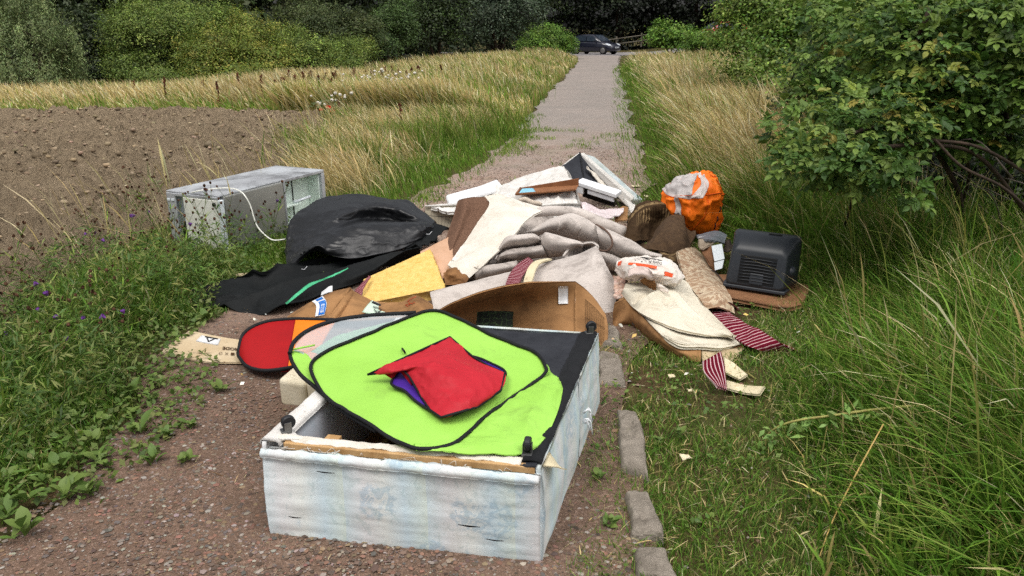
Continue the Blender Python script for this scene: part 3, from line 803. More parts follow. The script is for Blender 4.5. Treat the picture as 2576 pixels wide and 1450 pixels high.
# dark wood behind everything: one tree after another along the far side of the road and behind the hedge on the left
wood = []
for i, (u, y, hh, w) in enumerate([(-60, 30, 8, 3.2), (130, 31, 8, 3.2), (300, 32, 8, 3.2), (460, 34, 8, 3.3), (640, 37, 9, 3.4), (800, 42, 9, 3.6), (950, 48, 10, 3.9), (1110, 64, 11, 4.2), (1240, 72, 12, 4.5),
                                   (1350, 79, 12, 4.6), (1450, 81, 13, 4.8), (1560, 80, 12, 4.6), (1660, 82, 13, 4.8), (1760, 80, 12, 4.6), (1870, 78, 12, 4.6), (1990, 76, 12, 4.6), (2130, 70, 12, 4.6), (2290, 60, 11, 4.2), (2470, 52, 10, 4.0), (2660, 46, 10, 4.0)]):
    x0 = at_y(u, 70, y)[0]; z0 = float(tz(x0, y))
    rr = random.Random(i)
    blobs = [(x0 + rr.uniform(-1, 1), y + rr.uniform(-1, 1), z0 + hh * f, w * s, w * s * 0.8, hh * 0.2) for f, s in ((0.03, 0.95), (0.12, 0.9), (0.28, 1.0), (0.45, 1.05), (0.62, 0.95), (0.8, 0.7))]
    where = ["beyond the meadow's left end", "behind the grey willow", "behind the dark gap in the left hedge", "above the broad hawthorn", "above the olive hawthorn", "behind the middle of the hedge", "above the low green bushes", "behind the round dark bush", "behind the big dark alder", "right behind the alder's edge",
             "above the bush by the blue car", "straight above the blue car", "behind the fence right of the blue car", "above the second fence post", "behind the bushes left of the red car", "behind the red car", "behind the right-hand hawthorn", "behind the rose hedge's top", "far behind the rose hedge", "beyond the right edge of the hedge"][i]
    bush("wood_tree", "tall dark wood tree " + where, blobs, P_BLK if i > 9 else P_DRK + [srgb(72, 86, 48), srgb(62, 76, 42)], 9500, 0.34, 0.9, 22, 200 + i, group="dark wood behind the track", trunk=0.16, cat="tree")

HB = "bushes of the hedge beyond the meadow"
bush("willow_bush", "grey-green willow with upright shoots at the meadow's left end", [B_(60, 120, 19.2, 120, 85), B_(150, 150, 18.8, 55, 60), B_(-40, 110, 19.2, 90, 90), B_(60, 45, 19.6, 70, 60), B_(180, 120, 19.2, 32, 55), B_(80, 200, 18.6, 120, 34), B_(-60, 195, 18.6, 100, 34)], P_GRY, 40000, 0.063, 0.245, 24, 301, 0.8, 0.28, HB, squash=(0.55, 0.55, 1.5))
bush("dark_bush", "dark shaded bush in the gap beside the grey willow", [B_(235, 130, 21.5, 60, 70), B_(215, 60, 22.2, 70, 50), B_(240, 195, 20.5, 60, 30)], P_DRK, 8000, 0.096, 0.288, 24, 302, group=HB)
bush("hawthorn_bush", "broad dull green hawthorn right of the dark gap", [B_(360, 110, 20.6, 85, 85), B_(330, 60, 21, 60, 50), B_(450, 70, 21.5, 80, 55), B_(540, 60, 22.2, 70, 50), B_(310, 165, 20, 50, 40), B_(420, 40, 22, 70, 45), B_(390, 192, 20, 110, 28)], P_HAW, 56000, 0.049, 0.288, 24, 303, group=HB)
bush("hawthorn_bush", "olive hawthorn with yellowing tips in the middle of the hedge", [B_(560, 130, 20.6, 90, 60), B_(520, 155, 20.2, 70, 45), B_(640, 110, 21.5, 70, 60), B_(600, 75, 22, 45, 40), B_(680, 145, 21, 60, 45), B_(590, 185, 20.2, 120, 26)], P_OLV, 52000, 0.049, 0.259, 24, 304, group=HB)
bush("hawthorn_bush", "low bright green bush in front of the hedge's darker part", [B_(770, 135, 22.2, 75, 45), B_(850, 140, 23, 60, 38), B_(720, 110, 23, 55, 40), B_(900, 130, 24, 45, 35), B_(810, 168, 22.5, 100, 22)], P_HAW + P_OLV[:1], 38000, 0.050, 0.259, 24, 305, group=HB)
bush("hazel_bush", "rounded dusky green bush behind the low bright one", [B_(830, 70, 27, 80, 55), B_(760, 50, 28, 55, 50), B_(900, 90, 27, 55, 45)], [srgb(82, 94, 54), srgb(70, 84, 48), srgb(92, 100, 60)], 26000, 0.063, 0.302, 24, 306, group=HB)
bush("hazel_bush", "narrow deep green bush standing left of the alders", [B_(985, 85, 30, 55, 60), B_(1000, 40, 31, 45, 40), B_(960, 120, 28, 40, 35)], [srgb(72, 94, 46), srgb(60, 80, 42), srgb(82, 104, 54)], 20000, 0.074, 0.302, 24, 307, group=HB)
bush("alder_tree", "dark green alder between the hedge and the big grey tree", [B_(1090, 70, 38, 60, 70), B_(1110, 10, 39, 60, 60)], P_DRK + [srgb(74, 96, 46)], 16000, 0.12, 0.5, 24, 308, group=HB, cat="tree", trunk=0.1)
bush("alder_tree", "big dark grey-leaved tree at the right end of the hedge", [B_(1220, 60, 44, 90, 75), B_(1290, 40, 45, 75, 70), B_(1200, 0, 45, 100, 60), B_(1320, 0, 46, 60, 60)], [srgb(56, 70, 50), srgb(70, 86, 62), srgb(48, 60, 44), srgb(96, 110, 88)], 26000, 0.12, 0.5, 24, 309, group=HB, cat="tree", trunk=0.12)
bush("roadside_bush", "bright round bush hiding the blue car's tail", [B_(1375, 115, 52, 62, 40), B_(1340, 120, 51, 35, 28), B_(1415, 120, 53, 30, 30), B_(1370, 85, 52.5, 35, 25)], P_BRI, 18000, 0.11, 0.4, 24, 310)
bush("roadside_bush", "leafy green bush right of the track beside the fence", [B_(1690, 100, 50, 50, 32), B_(1660, 95, 51, 28, 40), B_(1740, 105, 49, 50, 30)], P_BRI, 8000, 0.16, 0.4, 24, 311)
bush("roadside_bush", "green bush in front of the red car", [B_(1795, 115, 44, 55, 34), B_(1840, 120, 42, 50, 40), B_(1760, 120, 45, 40, 26)], P_BRI + P_HAW[:1], 9000, 0.14, 0.4, 24, 312)
bush("hawthorn_tree", "large leafy hawthorn leaning over the right verge", [B_(1960, 60, 17.5, 130, 80), B_(1890, 120, 17, 60, 55), B_(2080, 60, 16.5, 120, 90), B_(2000, 160, 16, 110, 55), B_(1930, 20, 18, 100, 60), B_(2150, 120, 15.5, 110, 90), B_(1880, 190, 15.5, 60, 35), B_(1970, 220, 14.8, 80, 35), B_(2200, 30, 16, 120, 80)], P_BRI + P_HAW, 46000, 0.075, 0.34, 22, 313, cat="tree", trunk=0.09)
bush("hedge_bush", "dense dark green hedge bush between the hawthorn and the rose", [B_(2090, 200, 9.8, 110, 80), B_(2250, 160, 9.4, 150, 110), B_(2420, 120, 9.2, 160, 140), B_(2560, 180, 8.6, 140, 160), B_(2000, 250, 10.4, 60, 45), B_(2180, 330, 9.0, 120, 70), B_(2380, 330, 8.6, 140, 90), B_(2560, 370, 8.2, 140, 100)], P_HAW + P_DRK, 34000, 0.06, 0.26, 24, 314, trunk=0.05)
# ================================================================== the tipped rubbish
# sketch pages: each maps a page's own units to the picture, so that outlines can be read off an enlarged view
def page(ox, oy, k): return lambda x, y: (ox + x * k, oy + y * k)
z1 = page(377.3, 345.9, 0.3253); z2 = page(943.4, 345.9, 0.3253); z3 = page(1383.6, 377.3, 0.4555); z4 = page(566.0, 723.2, 0.5009)
zC = page(679.2, 679.2, 0.1709); zF = page(402.5, 408.8, 0.1685); zT = page(1735.7, 566.0, 0.1562); zR = page(1383.6, 371.0, 0.1561); zP = page(1522.0, 616.3, 0.1128)
z0 = page(0, 0, 1.0)
def Yp(pg, x, y, d): return at_y(*pg(x, y), d)
def Zp(pg, x, y, z): return at_z(*pg(x, y), z)
def rowY(pg, pts, d):
    d = np.broadcast_to(np.asarray(d, dtype=float), (len(pts),)); return [Yp(pg, x, y, k) for (x, y), k in zip(pts, d)]
def rowZ(pg, pts, z):
    z = np.broadcast_to(np.asarray(z, dtype=float), (len(pts),)); return [Zp(pg, x, y, k) for (x, y), k in zip(pts, z)]
def base_of(pts):
    p = np.asarray(pts).reshape(-1, 3); return (p[:, 0].mean(), p[:, 1].mean(), 0.0)

# ---- materials
WOOD = plain("rough pine", srgb(200, 164, 116), srgb(170, 132, 86), 14, 0.75, 0.3, 60)
BOARD = plain("damp chipboard", srgb(152, 110, 78), srgb(116, 80, 54), 5, 0.8, 0.3, 50, stain=srgb(60, 42, 30), stain_scale=5)
CARD = plain("corrugated cardboard", srgb(166, 124, 82), srgb(138, 100, 62), 4, 0.85, 0.35, 22, 0.012, stain=srgb(96, 68, 42), stain_scale=3, stain_lo=0.50, stain_hi=0.72)
CARD_PALE = plain("pale cardboard", srgb(206, 188, 158), srgb(190, 168, 134), 5, 0.85, 0.15, 60)
BLACKCLOTH = plain("black woven cloth", srgb(52, 54, 60), srgb(36, 38, 44), 7, 0.8, 0.3, 220, 0.002)
RUBBER = plain("black rubbery upholstery", srgb(27, 28, 31), srgb(19, 20, 22), 3, 0.36, 0.35, 90, 0.004, 0.5, stain=srgb(62, 60, 58), stain_scale=7, stain_lo=0.66, stain_hi=0.8)
TENTBLACK = plain("thin black tent cloth", srgb(22, 25, 26), srgb(16, 18, 19), 6, 0.7, 0.2, 120, 0.002, 0.2, stain=srgb(24, 48, 42), stain_scale=3, stain_lo=0.62, stain_hi=0.78)
TRIM = plain("black binding", srgb(26, 27, 30), srgb(18, 19, 22), 20, 0.7, 0.2, 200, 0.002)
def felt(name, a, b, dirt, lo=0.52, hi=0.8, sc=3.5):
    t = NT(name); v = t.coord()
    c = t.mix(t.ramp(t.noise(v, 4, 5, 0.65), [(0.35, 0.0), (0.65, 1.0)]), a, b)
    c = t.mix(t.ramp(t.noise(v, sc, 8, 0.72, 1.2), [(lo, 0.0), (hi, 0.9)]), c, dirt)
    c = t.mix(t.ramp(t.noise(t.mapping(v, (1, 1, 2.5)), 9, 7, 0.75, 0.8), [(0.55, 0.0), (0.75, 0.6)]), c, tuple(x * 0.8 for x in dirt))
    c = t.mix(t.ramp(t.noise(v, 60, 3, 0.6), [(0.66, 0.0), (0.74, 0.8)]), c, tuple(x * 0.45 for x in a))
    t.color(c); t.rough(0.95, 0.1); t.bump(t.noise(v, 260, 3, 0.7), 0.35, 0.003)
    return t.m
FELT = felt("grey carpet backing", srgb(206, 197, 190), srgb(186, 177, 170), srgb(104, 94, 88), 0.50, 0.80)
FELT_WHITE = felt("white carpet backing", srgb(226, 220, 210), srgb(212, 204, 190), srgb(176, 164, 144), 0.58, 0.85)
FELT_CREAM = felt("cream underlay felt", srgb(222, 214, 196), srgb(204, 196, 176), srgb(140, 126, 104), 0.56, 0.82)
PILE_BROWN = plain("brown carpet pile", srgb(120, 92, 76), srgb(98, 74, 60), 90, 0.95, 0.7, 320, 0.004, 0.05)
MATTRESS = felt("dirty white mattress ticking", srgb(224, 221, 216), srgb(206, 202, 196), srgb(158, 150, 138), 0.56, 0.84)
POLY = plain("white polystyrene", srgb(240, 242, 244), srgb(228, 230, 234), 12, 0.6, 0.15, 90)
WHITEPAPER = plain("white paper label", srgb(232, 232, 232), srgb(216, 216, 218), 8, 0.6, 0.1, 60)
INK = plain("black print", srgb(40, 40, 44), srgb(30, 30, 34), 20, 0.7, 0.0)
INK_BROWN = plain("dark brown print", srgb(84, 60, 36), srgb(72, 50, 30), 20, 0.8, 0.0)
BLUEPRINT = plain("blue printed tape", srgb(40, 120, 200), srgb(30, 100, 186), 20, 0.45, 0.0)
PRINT_WHITE = plain("white print", srgb(232, 236, 240), srgb(220, 226, 232), 20, 0.6, 0.0)
def stripes(name, a, b, per=26.0, along='V', width=0.16):
    t = NT(name); uvv = t.coord('UV'); s = t.sep(uvv); v = t.coord()
    w = t.math('ADD', s[1 if along == 'V' else 0], t.math('MULTIPLY', t.noise(v, 30, 2, 0.5), 0.012))
    f = t.math('FRACT', t.math('MULTIPLY', w, per))
    m = t.ramp(f, [(0.0, 1.0), (width, 1.0), (width + 0.08, 0.0), (1.0, 0.0)])
    c = t.mix(m, t.mix(t.noise(v, 60, 3, 0.7), a, tuple(x * 0.6 for x in a)), b)
    t.color(c); t.rough(0.95, 0.1); t.bump(t.noise(v, 240, 3, 0.7), 0.5, 0.004)
    return t.m
MAROON = stripes("maroon striped carpet", srgb(116, 22, 44), srgb(206, 170, 172), 22)
CREAMBACK = plain("cream carpet backing", srgb(224, 212, 180), srgb(208, 194, 160), 8, 0.9, 0.2, 120, stain=srgb(150, 132, 100), stain_scale=12, stain_lo=0.62)

# floral ticking of the divans: pale ground, soft colour bands, blue rosettes, weather stains
t = NT("floral divan ticking"); uvv = t.coord('UV'); s = t.sep(uvv); v = t.coord()
band = t.ramp(t.math('FRACT', t.math('MULTIPLY', t.math('ADD', s[0], t.math('MULTIPLY', t.noise(v, 2.0, 2), 0.05)), 3.2)), [(0.0, srgb(206, 221, 226)), (0.25, srgb(222, 223, 224)), (0.5, srgb(224, 228, 224)), (0.75, srgb(202, 220, 228)), (1.0, srgb(214, 226, 218))])
mp = t.mapping(v, (1, 1, 1.0))
vd = t.voro(mp, 5.2)
wob = t.math('ADD', vd, t.math('MULTIPLY', t.noise(mp, 26, 3, 0.6), 0.34))
inside = t.ramp(wob, [(0.0, 1.0), (0.50, 1.0), (0.56, 0.0), (1.0, 0.0)])
petal = t.ramp(t.noise(mp, 34, 3, 0.55, 1.6), [(0.44, 0.15), (0.53, 1.0)])
c = t.mix(t.math('MULTIPLY', t.math('MULTIPLY', inside, petal), 0.45), band, srgb(140, 174, 196))
leafm = t.math('MULTIPLY', t.ramp(t.noise(mp, 17, 4, 0.55, 2.0), [(0.57, 0.0), (0.61, 1.0)]), 0.25)
c = t.mix(leafm, c, srgb(154, 180, 180))
c = t.mix(t.ramp(t.noise(v, 3.2, 7, 0.72, 0.8), [(0.56, 0.0), (0.80, 0.5)]), c, srgb(170, 170, 152))
edge = t.ramp(t.math('ADD', t.math('ABSOLUTE', t.math('SUBTRACT', s[1], 0.5)), t.math('MULTIPLY', t.math('SUBTRACT', t.noise(v, 7, 6, 0.75), 0.5), 0.5)), [(0.44, 0.0), (0.62, 0.7)])
c = t.mix(edge, c, srgb(128, 132, 104))
t.color(c); t.rough(0.8, 0.2); t.bump(t.math('ADD', t.noise(v, 300, 2, 0.5), t.math('MULTIPLY', t.noise(t.mapping(v, (3, 3, 14)), 2.2, 4, 0.6), 1.0)), 0.30, 0.003)
FLORAL = t.m

# ---------------------------------------------------------------- divan base in the foreground (upside down, castors up)
TFL, TFR, TBR = at_z(659, 1111, 0.345), at_z(1360, 1180, 0.352), at_z(1505, 838, 0.365)
TBL = TFL + (TBR - TFR) * np.array((1, 1, 1.0))
BFL, BFR = at_z(683, 1349, 0.02), at_z(1360, 1428, 0.005)
BBR = np.array((TBR[0] + 0.02, TBR[1] + 0.03, 0.01)); BBL = BFL + (BBR - BFR)
bed = thing("divan_bed_base", "upturned divan base in blue floral ticking, castors up, in the foreground", "divan bed", ((BFL + BFR + BBL + BBR) / 4)[:3] * np.array((1, 1, 0)))
dW = (TFR - TFL); dW /= np.linalg.norm(dW); dD = (TBR - TFR); dD /= np.linalg.norm(dD)
def lerp(a, b, k): return np.asarray(a) * (1 - k) + np.asarray(b) * k
def wall_sheet(name, a0, a1, b0, b1, mat, cols=9, rows=5, bulge=0.012, res=(30, 60), wr=0.004, seed=1, thick=0.016, flip=False, out=None):
    """upright panel: bottom edge a0-a1, top edge b0-b1, bellied towards out"""
    g = []
    for j in range(rows):
        k = j / (rows - 1)
        g.append([lerp(lerp(a0, a1, i / (cols - 1)), lerp(b0, b1, i / (cols - 1)), k) + np.asarray(out) * bulge * math.sin(math.pi * k) * (0.6 + 0.4 * math.sin(i * 1.7 + seed)) for i in range(cols)])
    return sheet(name, g[::-1], mat, bed, res, thick, wr * 0.6, 6.0, seed, flip=flip, crease=0.1, extra=(lambda q: q + (np.asarray(out) * ((fbm3(q * np.array((1.2, 1.2, 7.0)), 3.0, seed + 40, 3) - .5) * 0.010)[..., None])))
outF = -dD; outR = dW
fo, fp = wall_sheet("front_panel", BFL, BFR, TFL - (0, 0, .02), TFR - (0, 0, .02), FLORAL, out=outF, seed=2, bulge=0.016, wr=0.008, res=(60, 120))
seamB, seamT = lerp(BFR, BBR, 0.56), lerp(TFR, TBR, 0.56)
wall_sheet("side_panel", BFR + dD * .004, seamB, TFR + dD * .004, seamT - dD * .004, FLORAL, out=outR, seed=3, bulge=0.02, res=(24, 40), wr=0.006)
wall_sheet("side_panel", seamB + dD * .006, BBR, seamT + dD * .006, TBR, FLORAL, out=outR, seed=4, bulge=0.012, res=(24, 40), wr=0.004)
wall_sheet("side_panel", BBL, BFL, TBL, TFL, FLORAL, out=-outR, seed=5, bulge=0.01, res=(20, 30))
wall_sheet("back_panel", BBR, BBL, TBR, TBL, FLORAL, out=dD, seed=6, bulge=0.01, res=(20, 30))
up = np.array((0, 0, 1.0))
# inside: lining of the left wall, floor board, timber posts and rails
INNER = plain("inner lining", srgb(196, 206, 216), srgb(214, 208, 214), 3, 0.85, 0.1, 100, stain=srgb(168, 160, 140))
wall_sheet("inner_lining", BFL + dW * .05 + dD * .1, BBL + dW * .05, TFL + dW * .05 + dD * .1 - up * .02, TBL + dW * .05 - up * .02, INNER, out=outR, bulge=0.006, thick=0.004, res=(12, 20))
box("base_board", (BFL + BFR + BBL + BBR) / 4 + up * 0.035, dW * 0.40, dD * 0.52, up * 0.006, BOARD, bed, 0.002)
for k, q in ((0.20, 0.10), (0.20, 0.55), (0.62, 0.72), (0.9, 0.1)):
    c0 = lerp(lerp(BFL, BFR, k), lerp(BBL, BBR, k), q) + up * 0.18
    box("post", c0, dW * 0.024, dD * 0.016, up * 0.14, WOOD, bed, 0.002)
box("rail", lerp(lerp(BFL, BFR, .5), lerp(BBL, BBR, .5), .55) + up * 0.30, dW * 0.38, dD * 0.012, up * 0.022, WOOD, bed, 0.002)
box("rail", lerp(lerp(BFL, BBL, .5), lerp(BFR, BBR, .5), .2) + up * 0.075, dW * 0.012, dD * 0.5, up * 0.022, WOOD, bed, 0.002)
# top of the front wall: bare timber between the frayed edge of the ticking and a white lip of cloth
box("rail", lerp(TFL, TFR, 0.53) + dD * 0.012 - up * 0.010, dW * 0.405, dD * 0.012, up * 0.012, WOOD, bed, 0.003)
sheet("turned_hem", [[lerp(TFL, TFR, a) + dD * b + up * c for a in np.linspace(0.02, 0.93, 10)] for b, c in ((0.060, -0.018), (0.050, 0.004), (0.036, 0.008), (0.020, 0.007), (0.010, 0.003))], FELT_WHITE, bed, (10, 90), 0.003, 0.004, 34, 9, ragged=0.012)
sheet("frayed_edge", [[lerp(TFL, TFR, a) - dD * b + up * c for a in np.linspace(0.0, 1.0, 12)] for b, c in ((0.016, -0.048), (0.020, -0.034), (0.014, -0.024), (0.006, -0.018))], FLORAL, bed, (10, 110), 0.003, 0.004, 30, 10, ragged=0.012)
for k in range(26):
    p0 = lerp(TFL, TFR, 0.06 + 0.86 * RNG.random()) - dD * .004 - up * .014
    tube("frayed_thread", [p0, p0 + dW * RNG.normal(0, .012) + up * RNG.uniform(-.004, .018), p0 + dW * RNG.normal(0, .03) - up * RNG.uniform(-.01, .02) - dD * .006], 0.0011, FELT_WHITE, bed, 3, smooth_n=6)
def slit(k, q, w, h):
    c_ = lerp(lerp(BFL, BFR, k), lerp(TFL, TFR, k), q) - dD * (0.020 + 0.014 * math.sin(math.pi * q))
    sheet("tear", [[c_ - dW * w - up * 0, c_ + up * h - dD * .004, c_ + dW * w], [c_ - dW * w - up * .001, c_ - up * h * .6 - dD * .004, c_ + dW * w - up * .001]], TRIM, bed, (4, 14), 0.002)
for a_ in ((.25, .80, .030, .002), (.76, .42, .035, .003), (.85, .30, .028, .002), (.12, .30, .022, .002)): slit(*a_)
# wide hem along the left wall
sheet("turned_hem", [[lerp(TFL, TBL, a) + dW * b + up * c for a in np.linspace(0.0, 1, 8)] for b, c in ((-0.008, -0.012), (-0.002, 0.008), (0.03, 0.010), (0.055, 0.004), (0.06, -0.012))], MATTRESS, bed, (12, 60), 0.003, 0.004, 22, 11)
cornr = [TFL + dW * .09 + dD * .01, TFL + dW * .20 + dD * .03, TFL + dW * .09 + dD * .13]
sheet("corner_gusset", [[TFL + dW * .045 + dD * .01 + up * .004, TFL + dW * .15 + dD * .03 + up * .002], [TFL + dW * .045 + dD * .06 + up * .004, TFL + dW * .085 + dD * .06 + up * .0], [TFL + dW * .045 + dD * .11 + up * .003, TFL + dW * .055 + dD * .10 + up * .0]], MATTRESS, bed, (10, 10), 0.003)
# black gauze over the underside: whole far half and a band along the right wall
ul = lambda a, b: lerp(lerp(TFL, TFR, a), lerp(TBL, TBR, a), b)
sheet("black_gauze", [[ul(a, b) + up * (0.004 - 0.018 * math.sin(math.pi * min(1, max(0, (a - .3) / .7)))) for a in np.linspace(a0, 0.985, 8)] for b, a0 in ((0.0, 0.95), (0.06, 0.62), (0.2, 0.42), (0.4, 0.30), (0.6, 0.2), (0.8, 0.08), (0.985, 0.04))], BLACKCLOTH, bed, (50, 50), 0.003, 0.006, 9, 12)
sheet("black_gauze_edge", [[ul(1, b) + dW * o + up * z for b in np.linspace(0.02, 0.99, 8)] for o, z in ((-0.075, 0.004), (-0.05, 0.012), (-0.015, 0.012), (-0.002, 0.003))], TRIM, bed, (8, 60), 0.003, 0.006, 24, 13)
sheet("torn_flap", [[TFR + dD * .02 + up * .0 + dW * .004, TFR + dD * .10 + dW * .006], [TFR + dD * .05 + dW * .035 - up * .02, TFR + dD * .12 + dW * .02 - up * .04], [TFR + dD * .10 + dW * .06 - up * .055, TFR + dD * .13 + dW * .03 - up * .07]], CREAMBACK, bed, (12, 12), 0.003, 0.004, 30, 14)
for k in range(5):
    s0 = seamT * (1 - .42) + seamB * .42 + outR * 0.02
    a = s0 + np.array((RNG.normal(0, .006), RNG.normal(0, .012), RNG.normal(0, .01)))
    tube("frayed_thread", [a, a + outR * .02 + up * RNG.normal(0, .02), a + outR * .03 - up * (.02 + .03 * RNG.random()) + dD * RNG.normal(0, .02)], 0.0035, POLY, bed, 4, smooth_n=6)
CASTOR = plain("black castor plastic", srgb(44, 45, 48), srgb(34, 35, 38), 20, 0.45, 0.05)
STEEL = plain("dull zinc bracket", srgb(128, 128, 126), srgb(104, 104, 104), 12, 0.4, 0.1, metal=0.8)
for (p, az) in ((TFL + dW * .05 + dD * .06, 0.5), (TFR - dW * .055 + dD * .06, 1.4), (TBR - dW * .035 - dD * .035, 0.2)):
    rot = np.array((math.cos(az), math.sin(az), 0)); perp = np.array((-math.sin(az), math.cos(az), 0))
    br = hexa("castor", box_corners(p + up * 0.010, perp * 0.016, rot * 0.016, up * 0.006), STEEL, bed, 0.002)
    for sgn in (-1, 1):
        box("bracket_arm", p + perp * 0.013 * sgn + up * 0.026 + rot * .006, perp * 0.0015, rot * 0.012, up * 0.018, STEEL, br, 0.001)
    ang = np.linspace(0, 2 * math.pi, 20, endpoint=False)
    ring = lambda off, rad: [p + up * 0.040 + rot * .010 + perp * off + (rot * math.cos(a) + up * math.sin(a)) * rad for a in ang]
    rings("wheel", [ring(-.010, .016), ring(-.010, .020), ring(-.006, .023), ring(.006, .023), ring(.010, .020), ring(.010, .016)], CASTOR, br, smooth=False)

# ---------------------------------------------------------------- lime green play tent panel lying on the divan
LIME = plain("lime green nylon", srgb(160, 214, 92), srgb(150, 203, 80), 2.5, 0.6, 0.35, 18, 0.006, 0.3, stain=srgb(138, 180, 80), stain_scale=4, stain_lo=0.56, stain_hi=0.80)
REDN = plain("red nylon", srgb(190, 34, 48), srgb(176, 26, 40), 4, 0.6, 0.5, 16, 0.012, 0.3, stain=srgb(206, 62, 72), stain_scale=9, stain_lo=0.60, stain_hi=0.80)
REDB = plain("bright red nylon", srgb(164, 6, 14), srgb(150, 3, 10), 4, 0.6, 0.1, 100, 0.002, 0.3)
ORGN = plain("orange nylon", srgb(234, 130, 26), srgb(224, 118, 18), 4, 0.6, 0.1, 100, 0.002, 0.3)
PURP = plain("purple nylon", srgb(74, 36, 150), srgb(60, 26, 128), 4, 0.6, 0.1, 100, 0.002, 0.3)
t = NT("clear tent window"); tr = t.n("ShaderNodeBsdfTransparent"); mx = t.n("ShaderNodeMixShader"); mx.inputs[0].default_value = 0.62
t.color(srgb(190, 200, 206)); t.rough(0.3, 0.5)
t.l(tr.outputs[0], mx.inputs[1]); t.l(t.p.outputs[0], mx.inputs[2]); t.l(mx.outputs[0], t.out.inputs['Surface'])
MESHWIN = t.m
def zt(x, y):           # height of the tent panel over the ground: propped up at its far side
    return 0.372 + 0.075 * np.clip((560 - y) / 430, -0.01, 1.1)
tentp = lambda pts, dz=0.0: np.array([Zp(z4, x, y, zt(x, y) + dz) for x, y in pts])
tent = thing("play_tent", "lime green pop-up play tent panel with a red flap, lying on the divan base", "tent", Zp(z4, 1000, 480, 0) * np.array((1, 1, 0)))
main_o = [(432, 420), (470, 355), (640, 280), (800, 210), (960, 138), (1060, 122), (1150, 150), (1350, 250), (1540, 330), (1606, 395), (1600, 445), (1480, 535), (1330, 640), (1180, 770), (1100, 808), (1000, 818), (900, 795), (760, 715), (600, 620), (490, 530)]
_, edge, nrm = disc("green_panel", tentp(main_o), LIME, tent, 26, 160, thick=0.003, wr=0.014, wscale=6, seed=3, bulge=0.012)
tube("binding", edge + nrm * 0.006, 0.0068, TRIM, tent, 6, True)
# loose green cloth hanging out past the binding on the right and towards the divan's front
side_o = [(1150, 800), (1330, 640), (1480, 540), (1600, 440), (1625, 370), (1665, 420), (1690, 510), (1672, 600), (1620, 740), (1560, 800), (1480, 832), (1300, 836), (1060, 830)]
g0 = tentp([(930, 770), (1040, 770), (1120, 730), (1270, 610), (1420, 505), (1530, 420), (1550, 390)], -0.022)
g2 = np.array([Zp(z4, x, y, 0.368) for x, y in [(960, 822), (1150, 836), (1330, 838), (1520, 826), (1630, 720), (1690, 520), (1630, 400)]])
g1 = (g0 + g2) / 2 + np.array((0, 0, 0.006)); g1[:, 2] += np.array((0, 0, .006, .012, .014, .006, 0))
sheet("loose_cloth", [g0, lerp(g0, g1, .5) + np.array((0, 0, .006)), g1, lerp(g1, g2, .5) + np.array((0, 0, .010)), g2], LIME, tent, (80, 110), 0.003, 0.012, 8, 21, crease=0.4)
# left tongue of green cloth and the outer hoop with its clear window
hoop = [(325, 330), (350, 270), (430, 210), (560, 165), (740, 140), (960, 128)]
sheet("loose_cloth", [tentp([(322, 335), (345, 318), (400, 330), (450, 380)], -0.012), tentp([(330, 375), (370, 400), (400, 420), (436, 430)], -0.012), tentp([(352, 410), (390, 452), (440, 500), (475, 525)], -0.014)], LIME, tent, (14, 18), 0.003, 0.006, 18, 22)
sheet("clear_window", [tentp([(345, 318), (380, 240), (560, 175), (740, 148), (955, 134)], -0.006), tentp([(420, 345), (500, 290), (640, 235), (800, 185), (958, 137)], -0.010), tentp([(445, 385), (500, 348), (640, 284), (800, 214), (960, 140)], -0.004)], MESHWIN, tent, (14, 40), 0.0, 0.006, 10, 23)
sheet("inner_cloth", [tentp([(430, 320), (560, 245), (760, 190), (900, 160)], -0.03), tentp([(500, 345), (620, 290), (780, 225), (920, 165)], -0.03)], plain("pale mint nylon", srgb(176, 240, 176), srgb(160, 226, 160), 4, 0.6), tent, (10, 24), 0.002, 0.008, 14, 24)
tube("hoop", tentp(hoop, -0.002), 0.009, TRIM, tent, 6, smooth_n=40)
tube("hoop", tentp([(325, 330), (340, 380), (380, 440), (450, 500), (600, 628), (760, 724)], -0.012), 0.008, TRIM, tent, 6, smooth_n=30)
# red flap and purple lining
purp_o = [(835, 478), (900, 520), (960, 575), (1050, 625), (1160, 640), (1290, 560), (1380, 480), (1408, 425), (1330, 380), (1250, 350), (1100, 330), (930, 380)]
_, pe, pn_ = disc("purple_lining", tentp(purp_o, 0.030), PURP, tent, 8, 80, thick=0.002)
tube("binding", pe + pn_ * .001, 0.005, TRIM, tent, 5, True)
def redrow(L, R, hump):
    return [Zp(z4, lerp(L, R, k)[0], lerp(L, R, k)[1], zt(*lerp(L, R, k)) + 0.038 + hump * math.sin(math.pi * k) + (0.0 if 0 < k < 1 else -0.004)) for k in np.linspace(0, 1, 7)]
gr = [redrow((716, 440), (1130, 250), 0.030), redrow((800, 446), (1185, 300), 0.040), redrow((868, 425), (1245, 350), 0.050), redrow((930, 480), (1320, 395), 0.050), redrow((990, 560), (1405, 432), 0.040), redrow((1030, 618), (1385, 520), 0.03), redrow((1085, 655), (1270, 602), 0.008)]
for i, dz in ((2, 0.035), (3, 0.02), (1, 0.012)): gr[i][0] = gr[i][0] + np.array((0, 0, dz))
_, rp = sheet("red_flap", gr, REDN, tent, (70, 70), 0.003, 0.008, 9, 25, crease=0.45)
rg = np.array(gr)
tube("binding", np.concatenate([rg[0], rg[1:, -1], rg[-1][::-1][1:], rg[::-1][1:, 0]]) + np.array((0, 0, .001)), 0.0045, TRIM, tent, 5, True)
